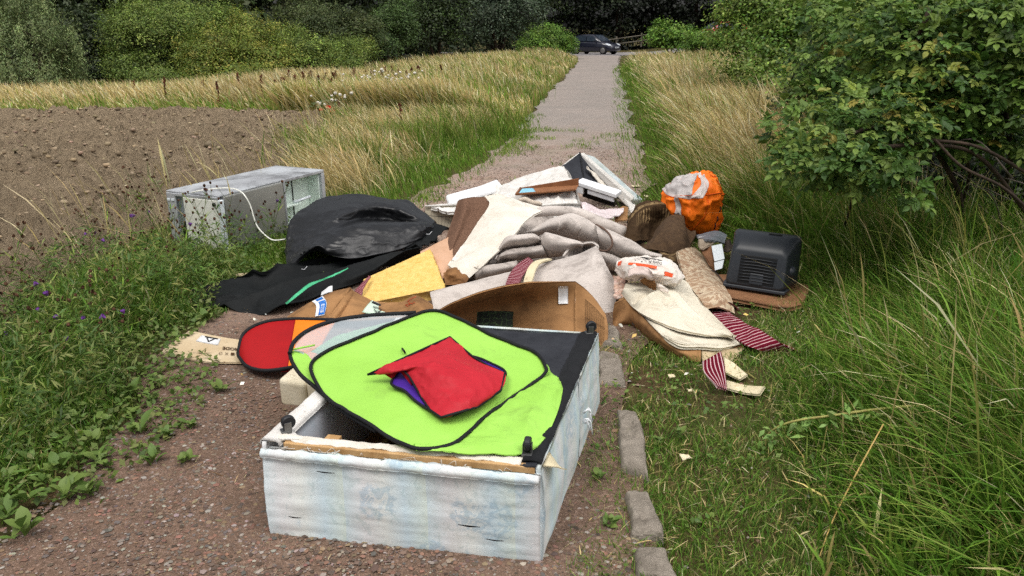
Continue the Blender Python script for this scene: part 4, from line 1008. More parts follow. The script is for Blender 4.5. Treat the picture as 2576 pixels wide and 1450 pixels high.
sheet("flap_underside", [[gr[1][0] + (0, 0, -.004), gr[2][0] + (0, -.004, 0.0), gr[3][0] + (0, -.004, 0)], [gr[1][0] + (.03, -.012, -.018), gr[2][0] + (.01, -.02, -.028), gr[3][0] + (.006, -.014, -.024)]], REDB, tent, (8, 14), 0.002)
tube("tie", [Zp(z4, 890, 308, .43), Zp(z4, 898, 318, .442), Zp(z4, 905, 330, .43)], 0.004, TRIM, tent, 5, smooth_n=8)
tube("tie", [Zp(z4, 345, 312, .415), Zp(z4, 380, 304, .425), Zp(z4, 450, 290, .42)], 0.004, LIME, tent, 5, smooth_n=10)

# ---------------------------------------------------------------- red and orange tent panel behind it
rt = thing("tent_panel", "folded red and orange tent panel with black edging left of the green tent", "tent", Zp(z4, 250, 300, 0) * np.array((1, 1, 0)))
top = [(66, 330), (95, 235), (190, 180), (320, 162), (430, 162), (560, 166)]; bot = [(70, 350), (110, 398), (190, 420), (290, 412), (370, 392), (450, 350)]
dT = [3.62, 3.72, 3.78, 3.80, 3.80, 3.78]; dB = [3.60, 3.48, 3.42, 3.40, 3.38, 3.38]
gt = np.array([Yp(z4, x, y, d) for (x, y), d in zip(top, dT)]); gb = np.array([Yp(z4, x, y, d) for (x, y), d in zip(bot, dB)])
gm = (gt + gb) / 2 + np.array((0, 0, .006))
full = np.stack([gt, gm, gb])
Pf = Patch(full); gg = Pf.grid(30, 60)
cut = 39
V, q, uv = sheet_geo(gg[:, :cut + 1], 0.004); obj("red_panel", V, q, REDB, rt, uv=uv, smooth=True)
V, q, uv = sheet_geo(gg[:, cut:], 0.004); obj("orange_panel", V, q, ORGN, rt, uv=uv, smooth=True)
tube("edging", np.concatenate([gg[0, ::-1], gg[:, 0][1:], gg[-1][1:46]]) + np.array((0, 0, .002)), 0.0095, TRIM, rt, 6)
sheet("hanging_cloth", [[Yp(z4, 270, 408, 3.42), Yp(z4, 330, 400, 3.42), Yp(z4, 400, 392, 3.42)], [Yp(z4, 285, 422, 3.40), Yp(z4, 330, 424, 3.40), Yp(z4, 400, 424, 3.40)]], REDB, rt, (5, 8), 0.003)

# ---------------------------------------------------------------- off-white foam cushion under the tents
t_ = plain("weathered foam", srgb(220, 210, 186), srgb(204, 192, 164), 8, 0.9, 0.4, 90, stain=srgb(120, 96, 66), stain_scale=9, stain_lo=0.6, stain_hi=0.75)
cu = thing("foam_cushion", "off-white foam cushion under the tents, left of the divan base", "cushion", at_z(760, 1030, 0))
a0, a1 = at_z(706, 1024, 0.012), at_z(800, 1034, 0.012)
dx = (a1 - a0); dx /= np.linalg.norm(dx); dy = np.array((-dx[1], dx[0], 0))
for nm, s0, ln in (("foam_block", 0.0, 0.125), ("foam_block", 0.130, 0.20)):
    p0 = a0 + dx * s0
    hexa(nm, [p0, p0 + dx * ln, p0 + dx * ln + dy * .34, p0 + dy * .34, p0 + up * .135 - dx * .003, p0 + dx * ln + up * .125, p0 + dx * ln + dy * .34 + up * .13, p0 + dy * .34 + up * .135], t_, cu, 0.02, 4)

# ---------------------------------------------------------------- flat cardboard sheet on the gravel, with its label
cs = thing("cardboard_sheet", "flat pale cardboard sheet with a white label on the gravel at the left", "cardboard", at_z(520, 880, 0))
_, cp = sheet("board", [rowZ(z0, [(478, 832), (545, 846), (610, 856), (690, 866)], (0.05, 0.035, 0.04, 0.04)), rowZ(z0, [(440, 858), (528, 876), (608, 884), (690, 890)], (0.045, .04, .04, .04)), rowZ(z0, [(402, 888), (512, 910), (606, 912), (690, 914)], (0.03, 0.035, 0.045, .04))], CARD_PALE, cs, (24, 40), 0.006, 0.003, 6, 31)
def on(p, s0, t0, s1, t1, lift=0.003, flip=False):
    """printed area on a sheet: returns place(s,t)"""
    def f(s, t):
        if flip: s, t = 1 - s, 1 - t
        q = p.at(s0 + (s1 - s0) * s, t0 + (t1 - t0) * (1 - t))[0]
        return q + up * lift
    return f
def decal(name, p, s0, t0, s1, t1, mat, parent, lift=0.0025, n=6):
    g = [[p.at(s0 + (s1 - s0) * a, t0 + (t1 - t0) * b)[0] + up * lift for a in np.linspace(0, 1, n)] for b in np.linspace(0, 1, n)]
    V, q, uv = sheet_geo(np.array(g), 0.0015); return obj(name, V, q, mat, parent, uv=uv)
decal("label", cp, 0.17, 0.10, 0.40, 0.36, WHITEPAPER, cs)
lettering("print", "V", on(cp, 0.24, 0.16, 0.34, 0.32, 0.006), INK, cs)
decal("print", cp, 0.22, 0.115, 0.37, 0.15, INK, cs, 0.0055)
lettering("print", "MODE", on(cp, 0.46, 0.40, 0.64, 0.52, 0.004, True), INK_BROWN, cs, bold=True)
for k in range(4):
    lettering("print", "OXIX"[k], on(cp, 0.44 + k * 0.06, 0.62, 0.475 + k * 0.06, 0.72, 0.004), INK_BROWN, cs)

# ---------------------------------------------------------------- crumpled carton with blue tape
cb_ = thing("crumpled_carton", "crumpled brown carton with a blue label behind the red tent panel", "cardboard box", Zp(z0, 900, 790, 0))
_, cp = sheet("carton_side", [
    rowY(zC, [(250, 690), (480, 545), (690, 430), (920, 320), (1165, 262)], (4.22, 4.24, 4.28, 4.34, 4.40)),
    rowY(zC, [(240, 730), (520, 600), (760, 530), (960, 470), (1165, 300)], (4.10, 4.12, 4.14, 4.20, 4.32)),
    rowY(zC, [(230, 800), (500, 800), (700, 820), (840, 780), (870, 720)], (4.05, 4.03, 4.02, 4.05, 4.10))], CARD, cb_, (26, 36), 0.006, 0.006, 10, 33)
on_wall = lambda p, s0, t0, s1, t1, off, fl=False: (lambda s, t: p.at(s0 + (s1 - s0) * ((1 - s) if fl else s), t0 + (t1 - t0) * (t if fl else 1 - t))[0] + np.array((0, -off, off * 0.6)))
def wdecal(name, p, s0, t0, s1, t1, mat, parent, off=0.006, n=6):
    f = on_wall(p, s0, t0, s1, t1, off)
    g = np.array([[f(a, 1 - b) for a in np.linspace(0, 1, n)] for b in np.linspace(0, 1, n)])
    V, q, uv = sheet_geo(g, 0.001); return obj(name, V, q, mat, parent, uv=uv)
wdecal("label", cp, 0.42, 0.02, 0.60, 0.78, WHITEPAPER, cb_, 0.008)
wdecal("tape", cp, 0.475, 0.04, 0.58, 0.20, BLUEPRINT, cb_, 0.010)
wdecal("tape", cp, 0.475, 0.28, 0.59, 0.76, BLUEPRINT, cb_, 0.010)
lettering("print", "educational", on_wall(cp, 0.50, 0.34, 0.565, 0.72, 0.012), PRINT_WHITE, cb_)
sheet("carton_side", [
    rowY(zC, [(1165, 262), (1260, 330), (1490, 440), (1700, 470), (1960, 458), (2150, 378), (2390, 530)], (4.40, 4.36, 4.30, 4.28, 4.25, 4.28, 4.2)),
    rowY(zC, [(1000, 520), (1220, 520), (1480, 560), (1720, 570), (1960, 560), (2150, 500), (2400, 590)], (4.20, 4.18, 4.16, 4.15, 4.14, 4.12, 4.12)),
    rowY(zC, [(880, 720), (1120, 740), (1450, 740), (1720, 720), (1960, 700), (2150, 680), (2410, 660)], (4.08, 4.06, 4.05, 4.05, 4.05, 4.05, 4.06))], CARD, cb_, (24, 56), 0.006, 0.008, 9, 34)
_, cp2 = sheet("label", [rowY(zC, [(1500, 445), (1600, 490), (1700, 530)], 4.262), rowY(zC, [(1430, 520), (1560, 570), (1720, 600)], (4.15, 4.14, 4.14)), rowY(zC, [(1355, 620), (1540, 660), (1740, 640)], (4.09, 4.08, 4.09))], plain("pale green label", srgb(190, 214, 190), srgb(206, 222, 206), 6, 0.7), cb_, (10, 14), 0.002)
lettering("print", "DENON", on_wall(cp2, 0.35, 0.35, 0.95, 0.52, 0.008, True), INK, cb_, bold=True)
wdecal("print", cp2, 0.12, 0.03, 0.95, 0.20, INK, cb_, 0.006)
lettering("print", "A", on_wall(cp2, 0.42, 0.58, 0.78, 0.95, 0.008, True), INK, cb_)
REDPEN = plain("red marker", srgb(196, 84, 50), srgb(180, 70, 40), 20, 0.8, 0)
for pts in (((2010, 480), (2090, 420), (2150, 395)), ((1990, 520), (2080, 490), (2180, 560), (2060, 550), (1990, 520)), ((2060, 560), (2120, 470), (2190, 560)), ((2040, 450), (2060, 560))):
    tube("marker_line", [Yp(zC, x, y, 4.13) for x, y in pts], 0.002, REDPEN, cb_, 4)
sheet("ridge", [rowY(zC, [(1160, 285), (1040, 480), (860, 715)], (4.36, 4.20, 4.07)), rowY(zC, [(1200, 320), (1090, 510), (920, 720)], (4.34, 4.17, 4.05)), rowY(zC, [(1240, 350), (1130, 540), (980, 725)], (4.34, 4.19, 4.07))], CARD, cb_, (12, 20), 0.005)
sheet("paper_scrap", [rowY(zC, [(760, 330), (860, 250), (920, 235)], 4.5), rowY(zC, [(750, 380), (850, 340), (920, 320)], 4.44)], WHITEPAPER, cb_, (6, 8), 0.003, 0.004, 20, 35)

# ---------------------------------------------------------------- big open carton behind the divan
bc = thing("open_carton", "large open brown carton with a white label behind the divan base", "cardboard box", at_z(1330, 855, 0))
_, cp = sheet("carton_wall", [
    rowY(z0, [(1086, 792), (1160, 755), (1240, 728), (1320, 714), (1400, 710), (1447, 708)], (3.86, 3.74, 3.72, 3.80, 3.98, 4.06)),
    rowY(z0, [(1086, 830), (1160, 800), (1240, 780), (1320, 770), (1400, 766), (1447, 765)], (3.95, 4.02, 4.05, 4.05, 4.03, 4.02)),
    rowY(z0, [(1086, 905), (1160, 900), (1240, 895), (1320, 890), (1400, 885), (1447, 882)], (3.74, 3.78, 3.80, 3.80, 3.8, 3.82))], CARD, bc, (30, 40), 0.008, 0.004, 6, 36)
wdecal("label", cp, 0.815, 0.13, 0.915, 0.50, WHITEPAPER, bc, 0.008)
_, cp = sheet("carton_flap", [
    rowY(z0, [(1447, 708), (1474, 728), (1500, 756), (1524, 792)], (4.08, 4.03, 3.99, 3.95)),
    rowY(z0, [(1447, 765), (1474, 780), (1502, 800), (1530, 826)], (4.00, 3.95, 3.92, 3.9)),
    rowY(z0, [(1447, 882), (1474, 880), (1502, 874), (1528, 862)], (3.82, 3.82, 3.83, 3.86))], CARD, bc, (24, 18), 0.008, 0.003, 8, 37)
for k in range(11):
    s_ = 0.32 + k * 0.055
    f = on_wall(cp, s_, 0.30, s_, 0.95, 0.007)
    tube("print_line", [f(0, 1), f(0, .66), f(0, .33), f(0, 0)], 0.0011, INK_BROWN, bc, 3)
for tt in (0.30, 0.62):
    f = on_wall(cp, 0.30, tt, 0.9, tt, 0.007); tube("print_line", [f(0, 0), f(.5, 0), f(1, 0)], 0.0011, INK_BROWN, bc, 3)
sheet("carton_floor", [rowZ(z0, [(1100, 905), (1240, 900), (1440, 885)], .012), rowZ(z0, [(1110, 960), (1240, 960), (1440, 940)], .012)], CARD, bc, (6, 8), 0.006)
sheet("carton_flap", [rowY(z0, [(1086, 792), (1120, 800), (1150, 830)], (3.86, 3.80, 3.72)), rowY(z0, [(1090, 850), (1125, 860), (1155, 870)], (3.85, 3.75, 3.68))], CARD, bc, (10, 12), 0.006)
t = NT("dark plaid cloth"); w_ = t.n('ShaderNodeVectorMath', operation='ADD'); t.l(t.coord('UV'), w_.inputs[0]); nz_ = t.n('ShaderNodeTexNoise'); nz_.inputs['Scale'].default_value = 4.0; t.l(t.coord('UV'), nz_.inputs['Vector']); sc_ = t.n('ShaderNodeVectorMath', operation='SCALE'); sc_.inputs['Scale'].default_value = 0.35; t.l(nz_.outputs['Color'], sc_.inputs[0]); t.l(sc_.outputs[0], w_.inputs[1]); s = t.sep(w_.outputs[0])
f1 = t.ramp(t.math('FRACT', t.math('MULTIPLY', s[0], 6)), [(0.0, 1.0), (0.08, 1.0), (0.1, 0.0)]); f2 = t.ramp(t.math('FRACT', t.math('MULTIPLY', s[1], 4)), [(0.0, 1.0), (0.08, 1.0), (0.1, 0.0)])
t.color(t.mix(t.math('MAXIMUM', f1, f2), srgb(20, 25, 19), srgb(52, 70, 40))); t.rough(0.9)
pc = sheet("plaid_cloth", [rowY(z0, [(1200, 785), (1245, 782), (1292, 784)], 3.90), rowY(z0, [(1198, 812), (1245, 810), (1290, 814)], 3.82), rowY(z0, [(1190, 850), (1245, 850), (1295, 850)], 3.74)], t.m, None, (14, 16), 0.006, 0.006, 14, 38)[0]
tag(pc, "dark green plaid cloth crumpled inside the open carton", "cloth")
# ---------------------------------------------------------------- fridge-freezer lying on its side
fT = 0.47
A_ = Zp(zF, 80, 445, fT); B2 = Zp(zF, 870, 500, fT); Cc = Zp(zF, 2440, 106, fT)
ln = Cc - B2; L_ = np.linalg.norm(ln); fd = ln / L_                       # long axis
fw = np.array((-fd[1], fd[0], 0)); W_ = 0.50                               # across, away from the camera
up = np.array((0, 0, 1.0))
O_ = B2.copy(); O_[2] = 0.03                                              # near lower corner
H_ = fT - 0.03
fr = thing("fridge_freezer", "grey fridge-freezer lying on its side, door missing, beside the field", "fridge", (O_ + fd * L_ / 2 + fw * W_ / 2) * np.array((1, 1, 0)))
GALV = plain("scuffed grey steel sheet", srgb(176, 178, 182), srgb(206, 210, 214), 2.2, 0.45, 0.1, 60, metal=0.35, stain=srgb(112, 112, 114), stain_scale=2.6, stain_lo=0.5, stain_hi=0.7)
SILVER = plain("silver painted door", srgb(150, 150, 144), srgb(164, 164, 158), 1.5, 0.35, 0.03, 60, metal=0.45)
WHITEPL = plain("white plastic", srgb(228, 234, 238), srgb(218, 226, 230), 5, 0.4, 0.03, 60)
LINER = plain("pale green-white liner", srgb(236, 246, 238), srgb(226, 240, 230), 2, 0.9, 0.03, 40, spec=0.05)
CREAMPL = plain("yellowed backing card", srgb(236, 236, 228), srgb(224, 224, 212), 5, 0.6, 0.08, 60)
BLACKPL = plain("black plastic", srgb(26, 26, 28), srgb(20, 20, 22), 10, 0.4, 0.05)
def fp_(a, b, c): return O_ + fd * a + fw * b + up * c
def fbox(name, a0, a1, b0, b1, c0, c1, mat, parent=fr, bev=0.004):
    return hexa(name, [fp_(a0, b0, c0), fp_(a1, b0, c0), fp_(a1, b1, c0), fp_(a0, b1, c0), fp_(a0, b0, c1), fp_(a1, b0, c1), fp_(a1, b1, c1), fp_(a0, b1, c1)], mat, parent, bev)
fbox("side_panel", 0.0, L_, 0.0, W_, H_ - 0.012, H_, GALV)               # the upper side
fbox("side_panel", 0.0, L_, 0.0, W_, 0.0, 0.012, GALV)
fbox("back_panel", 0.02, L_, W_ - 0.012, W_ - 0.002, 0.013, H_ - 0.013, GALV)
fbox("end_panel", L_ - 0.03, L_ - 0.002, 0.004, W_ - 0.014, 0.013, H_ - 0.013, GALV)
split = 0.555 * L_
fbox("freezer_door", 0.03, split - 0.012, -0.030, -0.004, 0.004, H_ - 0.01, SILVER, bev=0.008)
fbox("door_rim", split - 0.012, split + 0.006, -0.032, 0.01, 0.002, H_ - 0.006, GALV)
fbox("freezer_box", 0.05, split - 0.02, 0.0, W_ - 0.02, 0.014, H_ - 0.014, WHITEPL)
fbox("liner", split + 0.006, L_ - 0.032, 0.13, W_ - 0.016, 0.013, H_ - 0.013, LINER)
fbox("liner", L_ - 0.055, L_ - 0.032, 0.02, 0.129, 0.013, H_ - 0.013, LINER)
fbox("liner", split + 0.006, L_ - 0.056, 0.02, 0.129, H_ - 0.034, H_ - 0.0135, LINER)
fbox("liner", split + 0.006, L_ - 0.056, 0.02, 0.129, 0.013, 0.034, LINER)
for a in (split + 0.13, split + 0.27):
    fbox("shelf_groove", a, a + 0.008, 0.123, 0.129, 0.04, H_ - 0.04, BLACKPL, bev=0)
fbox("shelf", split + 0.03, split + 0.26, 0.03, 0.12, 0.20, 0.208, LINER, bev=0)
tube("shelf_trim", [fp_(split + 0.20, 0.06, 0.22), fp_(split + 0.36, 0.02, 0.24)], 0.013, WHITEPL, fr, 8)
fbox("front_lip", split + 0.004, L_ - 0.004, -0.006, 0.004, H_ - 0.024, H_ - 0.0005, GALV)
fbox("front_lip", L_ - 0.045, L_ - 0.002, -0.008, 0.02, 0.004, H_ - 0.026, GALV)
# near end: machine bay with its white cover, side plate and compressor
fbox("bay_cover", -0.012, 0.012, 0.0, W_ * 0.66, 0.0, H_ - 0.035, CREAMPL)
fbox("bay_corner", -0.018, 0.02, -0.028, -0.002, 0.0, H_ - 0.03, WHITEPL)
fbox("bay_plate", -0.006, 0.006, W_ * 0.82, W_ - 0.004, 0.0, H_ - 0.014, GALV)
fbox("bay_lip", -0.010, 0.015, 0.0, W_ * 0.82, H_ - 0.034, H_ - 0.0125, GALV)
ang = np.linspace(0, 2 * math.pi, 14, endpoint=False)
rings("compressor", [[fp_(x, W_ * 0.74 + math.cos(a) * r_, 0.14 + math.sin(a) * r_ * 1.3) for a in ang] for x, r_ in ((0.03, 0.02), (0.04, 0.055), (0.12, 0.06), (0.16, 0.05))], BLACKPL, fr)
rings("knob", [[fp_(x, 0.035 + math.cos(a) * r_, H_ - 0.065 + math.sin(a) * r_) for a in ang] for x, r_ in ((-0.012, .015), (-0.022, .014), (-0.024, .010))], BLACKPL, fr)
lettering("print", "PS FOAM", lambda s, t: fp_(-0.0135, 0.24 - 0.13 * s, 0.20 + 0.022 * t), INK, fr)
for b in (0.84, 0.92):
    fbox("hinge_tab", -0.012, -0.006, W_ * b, W_ * b + 0.03, H_ - 0.075, H_ - 0.055, WHITEPL)
cable = [Zp(zF, 180, 800, 0.14), Zp(zF, 250, 640, 0.27), Zp(zF, 420, 480, .44), Zp(zF, 560, 430, .487), Zp(zF, 800, 395, .487), Zp(zF, 1000, 385, .487), Zp(zF, 1150, 410, .487), Yp(zF, 1260, 490, 5.52), Yp(zF, 1350, 650, 5.50), Yp(zF, 1400, 820, 5.49), Yp(zF, 1450, 950, 5.48), Yp(zF, 1540, 1060, 5.45), Yp(zF, 1680, 1160, 5.42), Yp(zF, 1870, 1150, 5.42)]
tube("power_cable", cable, 0.0048, CREAMPL, fr, 6, smooth_n=70)

# ---------------------------------------------------------------- black upholstery sheet heaped up
bs = thing("black_upholstery", "heavy black rubbery upholstery sheet heaped up in front of the fridge", "upholstery", at_z(900, 640, 0))
rB = [(1043, 880), (1085, 660), (1200, 560), (1330, 492), (1560, 464), (1740, 480), (1860, 500), (1980, 505), (2080, 575), (2195, 662)]
yB = (5.30, 5.50, 5.65, 5.78, 5.85, 5.86, 5.86, 5.85, 5.80, 5.70)
back = [p + np.array((0, 0.22, -max(0.04, p[2] - 0.02))) for p in rowY(z1, rB, yB)]
midb = [p + np.array((0, 0.12, -0.03)) for p in rowY(z1, rB, yB)]
sheet("sheet", [back, midb,
    rowY(z1, rB, yB),
    rowY(z1, [(1046, 900), (1100, 760), (1230, 650), (1370, 570), (1530, 530), (1700, 525), (1850, 545), (1960, 570), (2080, 620), (2198, 668)], (5.22, 5.36, 5.44, 5.52, 5.60, 5.68, 5.72, 5.66, 5.66, 5.62)),
    rowY(z1, [(1050, 930), (1130, 810), (1260, 715), (1390, 640), (1500, 590), (1680, 560), (1835, 590), (1960, 630), (2080, 640), (2198, 676)], (5.16, 5.26, 5.32, 5.36, 5.42, 5.62, 5.74, 5.66, 5.62, 5.60)),
    rowY(z1, [(1054, 960), (1160, 850), (1290, 770), (1410, 700), (1530, 655), (1690, 640), (1840, 650), (1970, 655), (2090, 655), (2200, 682)], (5.11, 5.18, 5.22, 5.26, 5.40, 5.62, 5.70, 5.64, 5.58, 5.58)),
    rowY(z1, [(1057, 980), (1200, 850), (1330, 800), (1440, 760), (1550, 700), (1700, 675), (1850, 668), (1980, 664), (2100, 665), (2196, 690)], (5.08, 5.10, 5.13, 5.14, 5.20, 5.28, 5.36, 5.42, 5.46, 5.52)),
    rowY(z1, [(1060, 1000), (1275, 842), (1370, 870), (1470, 860), (1560, 830), (1710, 790), (1850, 770), (1980, 750), (2090, 720), (2160, 720)], (5.05, 5.02, 5.03, 5.04, 5.08, 5.14, 5.22, 5.30, 5.38, 5.46)),
    rowY(z1, [(1064, 1040), (1270, 880), (1380, 905), (1480, 930), (1565, 938), (1710, 915), (1850, 885), (1970, 850), (2060, 800), (2125, 755)], (5.03, 5.06, 5.04, 5.02, 5.02, 5.07, 5.14, 5.22, 5.32, 5.42))],
    RUBBER, bs, (150, 190), 0.012, 0.012, 5, 41, crease=0.12, extra=lambda g: g + grid_normals(g) * (0.007 * ((1 - np.abs(2 * fbm3(g * np.array((3.2, 3.0, 7.5)), 2.2, 140, 3) - 1)) ** 6 - .2))[..., None])
sheet("frayed_edge", [rowY(z1, [(2195, 662), (2150, 730), (2060, 800), (1970, 852)], (5.58, 5.46, 5.34, 5.24)), rowY(z1, [(2300, 700), (2230, 770), (2120, 840), (2020, 880)], (5.50, 5.42, 5.32, 5.22))], TENTBLACK, bs, (10, 30), 0.004, 0.012, 16, 42, ragged=0.03)
for (x, y, d) in ((2160, 740, 5.38), (1195, 1010, 4.95)):
    tube("loose_thread", [Yp(z1, x - 25, y + 8, d), Yp(z1, x, y + 12, d), Yp(z1, x + 20, y - 12, d)], 0.0018, POLY, bs, 4)
# thin black tent cloth spread in front of it
bt = thing("black_tent_cloth", "thin black tent cloth with a green stripe trailing onto the grass", "tent", at_z(760, 760, 0))
_, btp = sheet("cloth", [
    rowZ(z1, [(226, 1302), (470, 1130), (650, 1076), (880, 1060), (1060, 990), (1280, 930), (1560, 920), (1820, 890), (2085, 872)], (0.03, 0.07, 0.09, 0.12, 0.13, 0.12, 0.12, .15, .22)),
    rowZ(z1, [(230, 1306), (470, 1180), (650, 1120), (880, 1120), (1060, 1050), (1280, 1000), (1560, 965), (1820, 925), (2085, 885)], (0.03, 0.04, 0.06, 0.07, 0.10, 0.07, 0.06, .12, .2)),
    rowZ(z1, [(236, 1310), (475, 1220), (670, 1190), (890, 1180), (1080, 1120), (1320, 1060), (1600, 1000), (1840, 945), (2090, 892)], (0.03, 0.08, 0.09, 0.06, 0.10, 0.08, 0.10, .14, .2)),
    rowZ(z1, [(244, 1316), (500, 1280), (710, 1270), (890, 1260), (1090, 1200), (1350, 1110), (1640, 1040), (1850, 965), (2090, 900)], (0.02, 0.05, 0.05, 0.08, 0.12, 0.11, 0.12, .14, .18)),
    rowZ(z1, [(262, 1326), (560, 1336), (760, 1362), (905, 1374), (1060, 1325), (1350, 1200), (1640, 1100), (1850, 1000), (2090, 920)], (0.015, 0.02, 0.025, 0.03, 0.06, 0.07, 0.07, .08, .1))],
    TENTBLACK, bt, (110, 170), 0.004, 0.014, 7, 43, extra=lambda g: g + np.stack([0 * g[..., 0], 0 * g[..., 0], 0.050 * (1 - np.abs(np.sin(-5.2 * g[..., 0] + 9.5 * g[..., 1] + 4.5 * fbm3(g, 2.2, 3, 2)))) ** 1.6 - 0.008], -1))
sheet("green_stripe", [rowZ(z1, [(1050, 1283), (1120, 1215), (1225, 1135), (1330, 1095), (1420, 1058), (1530, 1010)], np.array((0.11, 0.125, 0.135, 0.13, 0.125, 0.12)) + .045), rowZ(z1, [(1060, 1292), (1140, 1228), (1242, 1152), (1338, 1106), (1432, 1067), (1533, 1013)], np.array((0.10, 0.115, 0.125, 0.12, 0.12, 0.12)) + .045)], plain("green nylon piping", srgb(84, 190, 140), srgb(64, 166, 120), 8, 0.6), bt, (6, 40), 0.003, 0.006, 16, 44)
cbd = sheet("cardboard_piece", [rowZ(z1, [(655, 1052), (800, 1045), (960, 1040)], 0.05), rowZ(z1, [(680, 1085), (820, 1090), (960, 1100)], 0.06), rowZ(z1, [(740, 1125), (850, 1135), (960, 1140)], 0.05)], CARD_PALE, None, (10, 14), 0.006, 0.004, 8, 45)[0]
tag(cbd, "small tan cardboard piece sticking out behind the black tent cloth", "cardboard")

# ---------------------------------------------------------------- yellow foam slab
FOAM = plain("yellow reconstituted foam", srgb(232, 198, 124), srgb(218, 178, 98), 30, 0.95, 0.6, 90, 0.006, 0.1, stain=srgb(170, 128, 70), stain_scale=60, stain_lo=0.62, stain_hi=0.72)
ff = thing("foam_slab", "thick yellow foam slab leaning in the heap beside the cartons", "foam", at_z(1010, 760, 0))
q4 = [Yp(z1, 1652, 1098, 4.78), Yp(z1, 2170, 862, 5.02), Yp(z1, 2288, 1165, 4.60), Yp(z1, 1640, 1290, 4.36)]
nf = np.cross(q4[1] - q4[0], q4[3] - q4[0]); nf /= np.linalg.norm(nf); nf = nf if nf[2] < 0 else -nf
fg = Patch([[q4[0], lerp(q4[0], q4[1], .5), q4[1]], [lerp(q4[0], q4[3], .5), sum(q4) / 4 - nf * .006, lerp(q4[1], q4[2], .5)], [q4[3], lerp(q4[3], q4[2], .5), q4[2]]]).grid(40, 50)
fg = fg - nf * ((fbm3(fg, 40, 5, 3) - .5) * 0.006)[..., None]
ragged_ = (fbm2(np.linspace(0, 6, 40), np.zeros(40), 3, 4, 3) - .5) * 0.02
fg[:, -1] += (fd * 0 + np.array((1, 0, 0))) * ragged_[:, None]
V, q, uv = sheet_geo(fg, 0.0); nn_ = len(V)
V2 = np.concatenate([V, V + nf * 0.075]); idx = np.arange(nn_).reshape(40, 50)
rim = np.concatenate([idx[0, :], idx[1:, -1], idx[-1, -2::-1], idx[-2:0:-1, 0]]); r2 = np.roll(rim, -1)
obj("foam", V2, np.concatenate([q, q[:, ::-1] + nn_, np.stack([rim, r2, r2 + nn_, rim + nn_], -1)]), FOAM, ff, uv=np.concatenate([uv, uv]), smooth=False)
sheet("cloth_backing", [[q4[0] + nf * .08 + (0, 0, -.0), lerp(q4[0], q4[1], .5) + nf * .08 + (0, 0, .012), q4[1] + nf * .08 + (0, 0, .006)], [q4[0] + nf * .02 + (0, .006, .006), lerp(q4[0], q4[1], .5) + nf * .03 + (0, .006, .012), q4[1] + nf * .03 + (0, .006, .008)]], FELT_WHITE, ff, (8, 30), 0.004, 0.004, 20, 46)

# ---------------------------------------------------------------- carpets of the heap
gc_ = thing("brown_carpet", "brown carpet folded over to show its white backing, on top of the heap", "carpet", at_z(1230, 640, 0))
lb = [(885, 512), (800, 650), (705, 800), (615, 915), (562, 992)]; rb = [(1310, 566), (1190, 625), (1040, 790), (880, 950), (732, 1086)]
yl = [5.62, 5.42, 5.18, 4.98, 4.84]; yr = [5.50, 5.34, 5.08, 4.86, 4.72]
rows_ = [rowY(z2, [(820, 476), (880, 452), (960, 444), (1060, 470), (1150, 505), (1310, 548)], (5.72, 5.74, 5.74, 5.70, 5.66, 5.56))]
for (a, b, ya, yb) in zip(lb, rb, yl, yr):
    rows_.append([Yp(z2, *lerp(a, b, k), lerp(ya, yb, k) - 0.05 * math.sin(math.pi * k)) for k in np.linspace(0, 1, 6)])
sheet("backing", rows_, FELT_WHITE, gc_, (70, 60), 0.014, 0.012, 6, 51)
brow = [rowY(z2, [(648, 482), (700, 470), (760, 462), (850, 462)], (5.62, 5.58, 5.66, 5.70)), rowY(z2, [(625, 560), (690, 540), (770, 520), (888, 518)], (5.54, 5.46, 5.56, 5.64)), rowY(z2, [(590, 660), (660, 650), (720, 640), (810, 648)], (5.42, 5.33, 5.40, 5.44)), rowY(z2, [(548, 780), (610, 790), (650, 790), (710, 802)], (5.24, 5.16, 5.20, 5.20)), rowY(z2, [(498, 905), (550, 945), (565, 960), (575, 990)], (5.06, 4.98, 4.96, 4.86))]
sheet("pile_side", brow, PILE_BROWN, gc_, (44, 30), 0.014, 0.006, 6, 52)
sheet("pile_side", [rowY(z2, [(640, 490), (680, 482), (720, 492)], (5.70, 5.72, 5.74)), rowY(z2, [(605, 610), (640, 600), (660, 610)], (5.55, 5.56, 5.6)), rowY(z2, [(580, 700), (600, 700), (620, 700)], (5.46, 5.48, 5.5))], PILE_BROWN, gc_, (16, 12), 0.014)
sheet("hem_tape", [rowY(z2, [(615, 915), (700, 930), (810, 965)], (4.96, 4.90, 4.84)), rowY(z2, [(590, 950), (680, 975), (790, 1010)], (4.89, 4.83, 4.77))], FELT_WHITE, gc_, (6, 16), 0.004)

